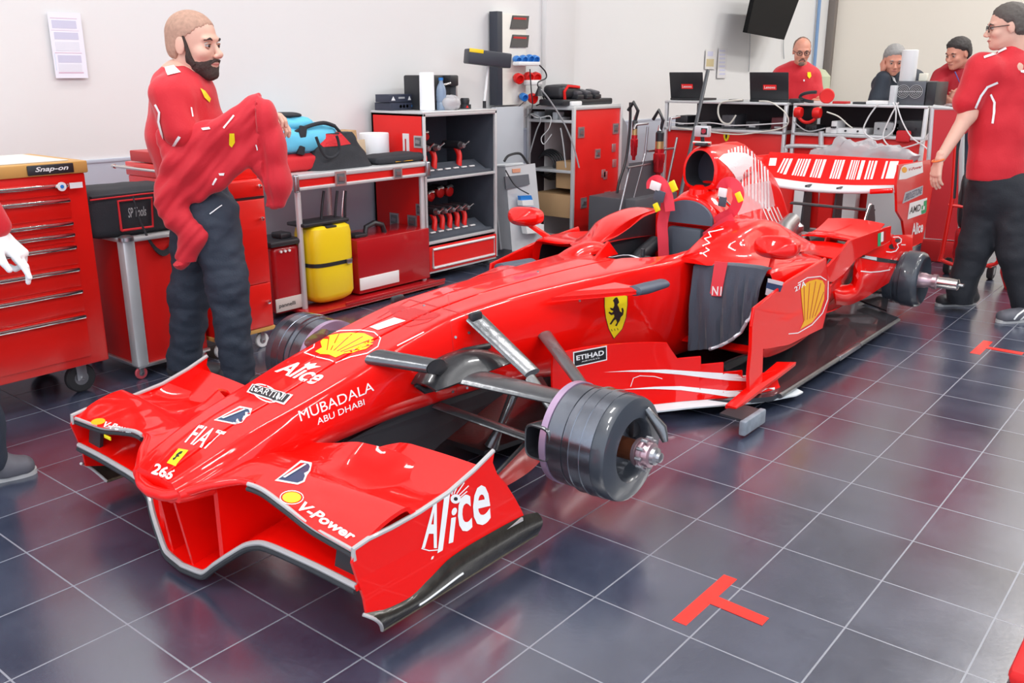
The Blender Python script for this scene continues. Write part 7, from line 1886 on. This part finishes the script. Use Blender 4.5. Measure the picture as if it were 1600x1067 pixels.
q = MB(); q.tube([Vector(T1(.080, -.030, -.066)), Vector(T1(.094, -.014, -.052)), Vector(T1(.098, 0, -.0505)), Vector(T1(.094, .014, -.052)), Vector(T1(.080, .030, -.066))], [.004, .006, .005, .006, .004], BEARD, 8); q.build('moustache', bo)
q = MB()
for y in (-1, 1): q.tube([Vector(T1(.002, y*.074, .030)), Vector(T1(.012, y*.070, -.010)), Vector(T1(.018, y*.064, -.045)), Vector(T1(.030, y*.054, -.07))], [.006, .008, .012, .012], BEARD, 8)
q.build('sideburn', bo, split=True)
hair_shell('cropped_hair', bo, hc, R1, S1, BUZZ1, hairline(.80, .020, -.05), .0007, .004, .0002)
# shirt
v = Vol(.04)
v.cap(p(283, 150, -.09), p(278, 150, .12), .085, .085).cap(p(286, 150), p(283, 215), .145, .145, (CRn, .95)).cap(p(283, 215), p(296, 300), .150, .135, (CRn, .92)).cap(p(300, 165), p(318, 190), .10, .09)
v.cap(p(266, 150, -.14), p(284, 205, -.17), .088, .072, k=.05).cap(p(300, 156, .16), p(318, 205, .14), .085, .07, k=.05).cap(p(284, 128), p(287, 140), .075, .09)
q = MB(); put(q, grow(v, .009), SHIRT, folds(16, 16, 9, .010, 1, .004)); sh = q.build('shirt', bo)
marks(BV(sh), bo, 'white_trim', [('p', [(258, 106), (272, 103), (282, 114), (262, 119)], 0, WHT), ('l', [(244, 164), (250, 176), (249, 190), (254, 210), (257, 228), (262, 242)], 3.2, WHT), ('l', [(262, 243), (280, 214)], 4.2, WHT), ('l', [(298, 168), (300, 182)], 2, WHT)], .005, 'white shoulder patch and piping')
marks(BV(sh), bo, 'chest_badge', [('p', [(312, 138), (319, 142), (328, 154), (326, 160), (318, 152)], 0, YEL)], .005, 'yellow chest badge')
# trousers
v = Vol(.035)
v.cap(p(306, 296), p(316, 325), .150, .155, (CRn, .92)).cap(p(306, 335, .06), p(298, 455, .05), .115, .092).cap(p(298, 455, .05), p(285, 600, .06), .092, .074).cap(p(332, 335, -.08), p(356, 445, -.12), .115, .092).cap(p(356, 445, -.12), p(374, 600, -.14), .09, .072)
cut5 = lambda P: .05-P[..., 2]
q = MB(); put(q, grow(v, .010, cut5), TROU, folds(13, 13, 22, .014, 4, .006)); trs = q.build('trousers', bo)
marks(BV(trs), bo, 'pocket_mark', [('l', [(328, 334), (346, 321)], 1.6, WHT)], .004)
c0 = p(285, 592, .06); shoe('shoe', bo, (c0[0]-.05, c0[1]+.03, 0), (c0[0]+.15, c0[1]-.17, 0), SHOEB)
c0 = p(374, 602, -.14); shoe('shoe', bo, (c0[0]-.08, c0[1]+.06, 0), (c0[0]+.12, c0[1]-.14, 0), SHOEB)
# the jacket held up over his forearms
v = Vol(.05); o_ = -.17
v.chain([p(300, 222, o_), p(350, 205, o_), p(402, 172, o_+.03)], [.060, .058, .052]).chain([p(404, 176, o_+.04), p(420, 230, o_+.05), p(431, 285, o_+.05), p(432, 318, o_+.05)], [.055, .052, .050, .040])
v.chain([p(330, 222, o_), p(318, 262, o_), p(300, 290, o_)], [.085, .085, .075], (Fh, .6)).chain([p(372, 205, o_), p(362, 245, o_), p(340, 275, o_)], [.075, .062, .05], (Fh, .6)).chain([p(395, 190, o_), p(396, 225, o_+.03), p(405, 255, o_+.03)], [.05, .045, .035], (Fh, .6))
v.chain([p(290, 250, o_), p(270, 300, o_), p(270, 335, o_-.02), p(300, 365, o_-.02), p(288, 402, o_-.02)], [.070, .060, .050, .058, .045], (Fh, .7)).chain([p(262, 215, o_+.03), p(275, 250, o_)], [.05, .06])
q = MB(); fl_ = folds(9, 9, 5, .016, 9, .006)
Cv = Vector(CR); Fv = Vector(Fh)
def jf(x):
    c_ = x.dot(Cv); a_ = c_*.72-x.z*.69; l_ = c_*.69+x.z*.72
    if x.z < .62 or c_ > p(400, 200)@CRn+.06: a_, l_ = c_, x.z
    n_ = noise.noise(Vector((a_*17, l_*3.0, x.dot(Fv)*5))); return .026*n_+.010*noise.noise(Vector((a_*38, l_*7, 3)))
put(q, grow(v, .008), JACK, jf)
jk = empty('held_jacket', tuple(p(350, 300, o_)), 'crimson team jacket hanging over the bald man\'s raised forearms', 'jacket'); jb = q.build('jacket_cloth', jk)
marks(BV(jb), jb, 'white_trim', [('l', [(350, 200), (365, 181)], 3, WHT), ('p', [(315, 201), (328, 199), (330, 202), (318, 204)], 0, WHT), ('p', [(342, 271), (351, 270), (350, 274), (343, 274)], 0, WHT), ('l', [(333, 288), (338, 279)], 2.5, WHT), ('l', [(400, 226), (402, 234)], 2, WHT)], .005, 'white piping')
marks(BV(jb), jb, 'yellow_badge', [('p', [(358, 208), (366, 208), (367, 222), (362, 230), (358, 226)], 0, YEL)], .005)
# ------------------------------------------------------------------ walking man at the right
p = PX((4.72, -.40, 0))
wm = empty('person', (4.72, -.40, 0), 'man in glasses walking away at the right edge, red shirt and black trousers', 'person')
hc = p(1573, 42); f2 = -CRn*.93+Fh*.30+V3(0, 0, -.12); R2 = frame(f2); S2 = 1.0
hv, T2 = head_vol(hc, R2, S2); hv.cap(T2(-.03, 0, -.05), p(1588, 88), .062, .066); body = MB(); put(body, grow(hv, .006), SKINP)
v = Vol(.03)
v.cap(p(1575, 110), p(1565, 270), .11, .11).cap(p(1534, 108, -.02), p(1512, 180, -.03), .055, .046).cap(p(1512, 180, -.03), p(1469, 248, -.08), .047, .028).cap(p(1622, 112, .05), p(1636, 195, .04), .055, .046).cap(p(1636, 195, .04), p(1612, 282, -.03), .047, .03)
v.cap(p(1540, 290, .05), p(1520, 380, .05), .07, .05).cap(p(1520, 380, .05), p(1502, 455, .08), .05, .035).cap(p(1590, 290, -.05), p(1590, 400, -.10), .07, .05).cap(p(1590, 400, -.10), p(1605, 490, -.12), .05, .035)
put(body, grow(v, .010), SKINP)
hand(body, p(1467, 252, -.08), p(1460, 282, -.08)-p(1467, 252, -.08), CRn*.9+Fh*.3, 1.02, .22, SKINP, thumb=-1)
hand(body, p(1611, 284, -.03), p(1600, 300, -.03)-p(1611, 284, -.03), CRn, 1.0, .4, SKINP)
bo = body.build('body', wm); face_bits(bo, T2, R2, S2, HAIRM)
hair_shell('hair', bo, hc, R2, S2, HAIRM, hairline(.8, .016, -.06), .008, .005, .003)
q = MB()
for y in (-1, 1): q.tube([Vector(T2(.094, y*.032+.024*math.cos(t), .0+.018*math.sin(t))) for t in np.linspace(0, math.tau, 16)], .0022, BLKP, 6); q.tube([Vector(T2(.092, y*.056, .006)), Vector(T2(.0, y*.082, .006))], .0024, BLKP, 6)
q.tube([Vector(T2(.100, -.010, .004)), Vector(T2(.100, .010, .004))], .002, BLKP, 6); q.build('glasses', bo, label='thin dark framed glasses')
v = Vol(.045)
v.cap(p(1548, 112, -.02), p(1608, 112, .04), .095, .095).cap(p(1574, 130), p(1565, 200), .165, .165, (Fh, .72)).cap(p(1565, 200), p(1560, 268), .165, .180, (Fh, .75)).cap(p(1580, 84), p(1580, 98), .072, .09)
v.cap(p(1532, 108, -.02), p(1512, 158, -.03), .082, .078, k=.05).cap(p(1624, 112, .05), p(1634, 165, .04), .082, .078, k=.05)
def hem(P): return -(P[..., 2]-p(1560, 281)[2])
hz = p(1560, 281)[2]; ff_ = folds(12, 12, 8, .014, 21, .004); q = MB(); put(q, grow(v, .010, hem), SHIRT, lambda x: ff_(x)*min(1, max(0, (x.z-hz-.01)/.06))); sh = q.build('shirt', bo)
marks(BV(sh), bo, 'white_trim', [('l', [(1538, 90), (1556, 84), (1572, 76)], 3.5, WHT), ('l', [(1558, 129), (1542, 136), (1532, 150), (1524, 168)], 3.4, WHT), ('l', [(1548, 148), (1554, 160), (1553, 176), (1551, 192)], 3.4, WHT), ('p', [(1594, 110), (1600, 109), (1600, 114), (1594, 113)], 0, WHT)], .005, 'white piping on shoulder and sleeve')
v = Vol(.035)
v.cap(p(1560, 276), p(1562, 300), .165, .17, (Fh, .8)).cap(p(1542, 300, .05), p(1524, 385, .05), .115, .095).cap(p(1524, 385, .05), p(1503, 448, .08), .092, .082).cap(p(1585, 300, -.05), p(1588, 395, -.10), .12, .10).cap(p(1588, 395, -.10), p(1606, 500, -.12), .095, .074)
v.cap(p(1503, 448, .08), p(1500, 478, .08), .082, .074)
q = MB(); put(q, grow(v, .011, cut5), mat('black_trousers', (.012, .014, .02), .75, bump=('noise', 140, .2)), folds(11, 11, 15, .012, 31, .004)); q.build('trousers', bo)
q = MB(); c0 = p(1466, 250, -.08); q.tube([Vector(c0+CRn*.032*math.cos(t)+Fh*.030*math.sin(t)+V3(0, 0, .01*math.cos(t))) for t in np.linspace(0, math.tau, 18)], .005, mat('orange_wristband', (.85, .20, .05), .5), 6); q.build('wristband', bo)
a = gz(1520, 474, 0); shoe('shoe', bo, (a.x, a.y-.02, 0), (a.x-.22, a.y+.17, 0), SHOEB, 1.05)
a = gz(1625, 500, 0); so = shoe('shoe', bo, (a.x+.02, a.y, 0), (a.x-.23, a.y+.19, 0), SHOE, 1.1); 
sb = BV(so); marks(sb, bo, 'shoe_stripe', [('l', [(1578, 506), (1590, 492), (1600, 485)], 2.5, WPL), ('l', [(1586, 508), (1596, 498), (1603, 492)], 2.5, WPL)], .003)
# ------------------------------------------------------------------ men behind the workstations
def bust(Q, head, facedir, S_, skin, label, shirt, sh_pts, arms, hairspec, seed, extra=None, legs=True):
    p = PX(Q); o = empty('person', (Q[0], Q[1], 0), label, 'person'); hc = p(*head, -.15); R_ = frame(facedir); hv, T_ = head_vol(hc, R_, S_)
    nb = p(*sh_pts['neck']); hv.cap(T_(-.025, 0, -.05), nb, .056*S_, .062); body = MB(); put(body, grow(hv, .007), skin)
    v = Vol(.03); base = np.array((Q[0], Q[1], .95)); v.cap(nb, base, .10, .12)
    for a in arms: v.chain([p(*x) for x in a['pts']], a['r'])
    v.cap(base+CRn*.1, base+CRn*.12+V3(0, 0, -.88), .08, .05).cap(base-CRn*.1, base-CRn*.12+V3(0, 0, -.88), .08, .05)
    put(body, grow(v, .014), skin)
    for a in arms:
        if 'hand' in a: hd = a['hand']; hand(body, p(*hd[0]), p(*hd[1])-p(*hd[0]), hd[2], 1.0, hd[3], skin, thumb=hd[4], h=.005)
    bo = body.build('body', o); face_bits(bo, T_, R_, S_, hairspec[0])
    if hairspec[1] is not None: hair_shell('hair', bo, hc, R_, S_, hairspec[0], hairspec[1], hairspec[2], .007)
    v = Vol(.045); s0, s1 = p(*sh_pts['sl']), p(*sh_pts['sr'])
    v.cap(s0, s1, .085, .085).cap((s0+s1)/2, base+V3(0, 0, .02), .15, .15, (CRn, 1.25)).cap(nb+V3(0, 0, -.03), (s0+s1)/2, .062, .09)
    for a in arms: n_ = a.get('slv', 2); v.chain([p(*x) for x in a['pts'][:n_]], [r+.028 for r in a['r'][:n_]], k=.05)
    q = MB(); put(q, grow(v, .011), shirt, folds(12, 12, 9, .010, seed, .003)); sh = q.build('shirt', bo)
    q = MB(); v = Vol(.03); v.cap(base-CRn*.05, base+CRn*.05, .14, .14).cap(base+CRn*.1, base+CRn*.12+V3(0, 0, -.86), .10, .075).cap(base-CRn*.1, base-CRn*.12+V3(0, 0, -.86), .10, .075); put(q, grow(v, .02, cut5), TROU); q.build('trousers', bo)
    for s_ in (-1, 1): c0 = base+CRn*.12*s_; shoe('shoe', bo, (c0[0]+.06, c0[1]+.05, 0), (c0[0]-.15, c0[1]-.13, 0), SHOEB)
    return o, bo, sh, T_, R_, hc
Q = tuple(gx(1245, 160, 7.55)); 
o, bo, sh, T_, R_, hc = bust(Q, (1253, 80), -Fh*.85-CRn*.12+V3(0, 0, -.22), 1.0, SKINR, 'bald man with glasses and goatee in a red polo behind the workstation', SHIRT, dict(neck=(1250, 112), sl=(1225, 118), sr=(1266, 120)),
    [dict(pts=[(1220, 120, 0), (1208, 155, -.12), (1240, 170, -.3)], r=[.055, .046, .035], slv=2), dict(pts=[(1268, 122, 0), (1277, 155, -.08), (1290, 163, -.35)], r=[.05, .045, .032], slv=2, hand=((1278, 158, -.30), (1290, 160, -.36), V3(0, 0, -1), .2, 1))], (BUZZ, lambda q: np.maximum(q[..., 0]+.005, -.03-q[..., 2]), .002), 41)
q = MB(); v = Vol(.012); TT = T_; v.ell(T_(.066, 0, -.096), (.032, .030, .026), R_); put(q, grow(v, .006), BEARDG); q.tube([Vector(T_(.080, -.028, -.075)), Vector(T_(.095, -.012, -.053)), Vector(T_(.095, .012, -.053)), Vector(T_(.080, .028, -.075))], .006, BEARDG, 8); q.build('goatee', bo)
q = MB()
for y in (-1, 1): q.tube([Vector(T_(.096, y*.032+.025*math.cos(t), .0+.018*math.sin(t))) for t in np.linspace(0, math.tau, 16)], .0028, BLKP, 6); q.tube([Vector(T_(.094, y*.057, .006)), Vector(T_(.0, y*.082, .006))], .0026, BLKP, 6)
q.build('glasses', bo)
marks(BV(sh), bo, 'chest_badge', [('p', [(1261, 113), (1266, 113), (1267, 119), (1264, 123), (1261, 119)], 0, YEL)], .006, 'yellow chest badge')
marks(BV(sh), bo, 'white_trim', [('l', [(1218, 103), (1226, 99)], 2, WHT), ('p', [(1255, 124), (1257, 124), (1257, 127), (1255, 127)], 0, WHT)], .006)
Q = tuple(gx(1400, 160, 7.5))
o, bo, sh, T_, R_, hc = bust(Q, (1397, 94), -CRn*.15-Fh*.75+V3(0, 0, -.28), 1.0, SKINR, 'grey-haired man in a dark suit resting his head on his hand', SUIT, dict(neck=(1401, 122), sl=(1382, 130), sr=(1428, 126)),
    [dict(pts=[(1378, 132, 0), (1372, 158, -.15), (1380, 122, -.16)], r=[.055, .046, .034], slv=3, hand=((1380, 112, -.12), (1379, 98, -.10), CRn, .35, -1)), dict(pts=[(1432, 130, 0), (1440, 160, -.1), (1425, 165, -.25)], r=[.05, .045, .034], slv=3)], (HAIRG, hairline(.75, .016, -.06), .012), 43)
marks(BV(sh), bo, 'shirt_collar', [('p', [(1392, 118), (1398, 122), (1401, 130), (1396, 126)], 0, WHT)], .006, 'white collar')
Q = tuple(gx(1495, 170, 7.4))
o, bo, sh, T_, R_, hc = bust(Q, (1496, 84), -CRn*.80-Fh*.35+V3(0, 0, -.25), 1.0, SKINR, 'dark-haired man in a red polo leaning on the case with clasped hands', mat('deep_crimson_shirt', (.42, .008, .02), .7), dict(neck=(1507, 112), sl=(1478, 122), sr=(1524, 116)),
    [dict(pts=[(1470, 122, -.05), (1458, 150, -.2), (1484, 156, -.42)], r=[.052, .044, .032], slv=2, hand=((1484, 156, -.42), (1497, 152, -.45), V3(0, 0, 1)*.3+Fh, .5, 1)), dict(pts=[(1524, 122, -.05), (1532, 152, -.2), (1504, 158, -.42)], r=[.052, .044, .032], slv=2, hand=((1506, 157, -.43), (1492, 152, -.45), V3(0, 0, .3)+Fh, .55, -1))], (HAIRD, hairline(.72, .016, -.06), .013), 47)
q = MB(); c0 = PX(Q); q.tube([Vector(c0(1492, 112, -.20)), Vector(c0(1500, 130, -.22)), Vector(c0(1508, 113, -.18))], .005, mat('lanyard', (.08, .10, .35), .5), 6); q.build('lanyard', bo)
# ------------------------------------------------------------------ person cut off by the left edge: gloved hand, trouser leg, shoe
p = PX((-.28, 1.95, 0))
le = empty('person', (-.38, 1.95, 0), 'person cut off by the left edge, white work glove, dark trousers and grey shoe', 'person')
hcL = p(-95, 60); fl_d = CRn*.9+Fh*.3; RL = frame(fl_d); hv, TL = head_vol(hcL, RL, 1.05); hv.cap(TL(-.02, 0, -.05), p(-108, 135), .06, .066); body = MB(); put(body, grow(hv, .010), SKINP)
v = Vol(.03); v.cap(p(-108, 140), p(-95, 350), .11, .11).cap(p(-80, 165, -.12), p(-72, 270, -.12), .05, .045).cap(p(-72, 270, -.12), p(-4, 362, -.05), .042, .030).cap(p(-110, 165, .16), p(-120, 280, .14), .05, .045).cap(p(-120, 280, .14), p(-70, 360, .10), .042, .03)
v.cap(p(-80, 360, -.05), p(-60, 540, -.02), .07, .05).cap(p(-60, 540, -.02), p(-32, 700, .0), .05, .036).cap(p(-110, 360, .10), p(-120, 540, .1), .07, .05).cap(p(-120, 540, .10), p(-130, 690, .12), .05, .036); put(body, grow(v, .014), SKINP)
hand(body, p(-70, 362, .1), V3(.2, -.1, -1), CRn, 1.0, .4, SKINP)
bo = body.build('body', le); face_bits(bo, TL, RL, 1.05); hair_shell('hair', bo, hcL, RL, 1.05, HAIRD, lambda q: np.where(q[..., 0] > .01, .036-q[..., 2], -.03-q[..., 2]), .012, .009)
q = MB(); v = Vol(.04); v.cap(p(-112, 160, -.10), p(-108, 160, .13), .09, .09).cap(p(-108, 165), p(-98, 350), .15, .145).cap(p(-80, 165, -.13), p(-72, 270, -.13), .08, .068).cap(p(-72, 270, -.13), p(-6, 352, -.06), .066, .046).cap(p(-110, 165, .17), p(-120, 280, .15), .08, .07).cap(p(-120, 280, .15), p(-75, 350, .11), .066, .05); put(q, grow(v, .012), SHIRT, folds(12, 12, 9, .010, 51, .003)); q.build('shirt', bo)
q = MB(); v = Vol(.03); v.cap(p(-95, 350), p(-95, 375), .15, .15).cap(p(-82, 370, -.05), p(-58, 540, -.02), .115, .095).cap(p(-58, 540, -.02), p(-28, 720, .0), .095, .082).cap(p(-112, 370, .10), p(-122, 540, .1), .115, .095).cap(p(-122, 540, .10), p(-130, 690, .12), .09, .08); put(q, grow(v, .012, cut5), TROU, folds(12, 12, 16, .010, 57, .003)); q.build('trousers', bo)
q = MB(); w0 = p(2, 368, -.05); wd = p(26, 392, -.05)-w0
hand(q, w0, wd, CRn*-.3-V3(0, 0, 1), 1.08, .9, mat('white_glove', (.80, .80, .80), .8, bump=('noise', 80, .3)), .16, -1, .004, curls=(.10, .28, .9, 1.0)); q.build('work_glove', bo, label='white knitted work glove')
a = gz(-35, 757, 0); b_ = gz(60, 735, 0); shoe('shoe', bo, (a.x, a.y, 0), (b_.x, b_.y, 0), SHOE, 1.1)
a = gz(-140, 730, 0); shoe('shoe', bo, (a.x, a.y, 0), (a.x+.2, a.y-.17, 0), SHOE, 1.05)
# red cover glimpsed at the right edge, behind the walking man
c0 = gx(1606, 350, 5.6); q = MB(); q.lathe([(0, 0), (.10, 0), (.14, .10), (.15, .38), (.12, .56), (.05, .64), (0, .65)], (5.6, c0.y-.02, 0), (0, 0, 1), REDF, 28); tag(q.build('red_cover'), 'rounded red cover at the right edge behind the walking man', 'cover')
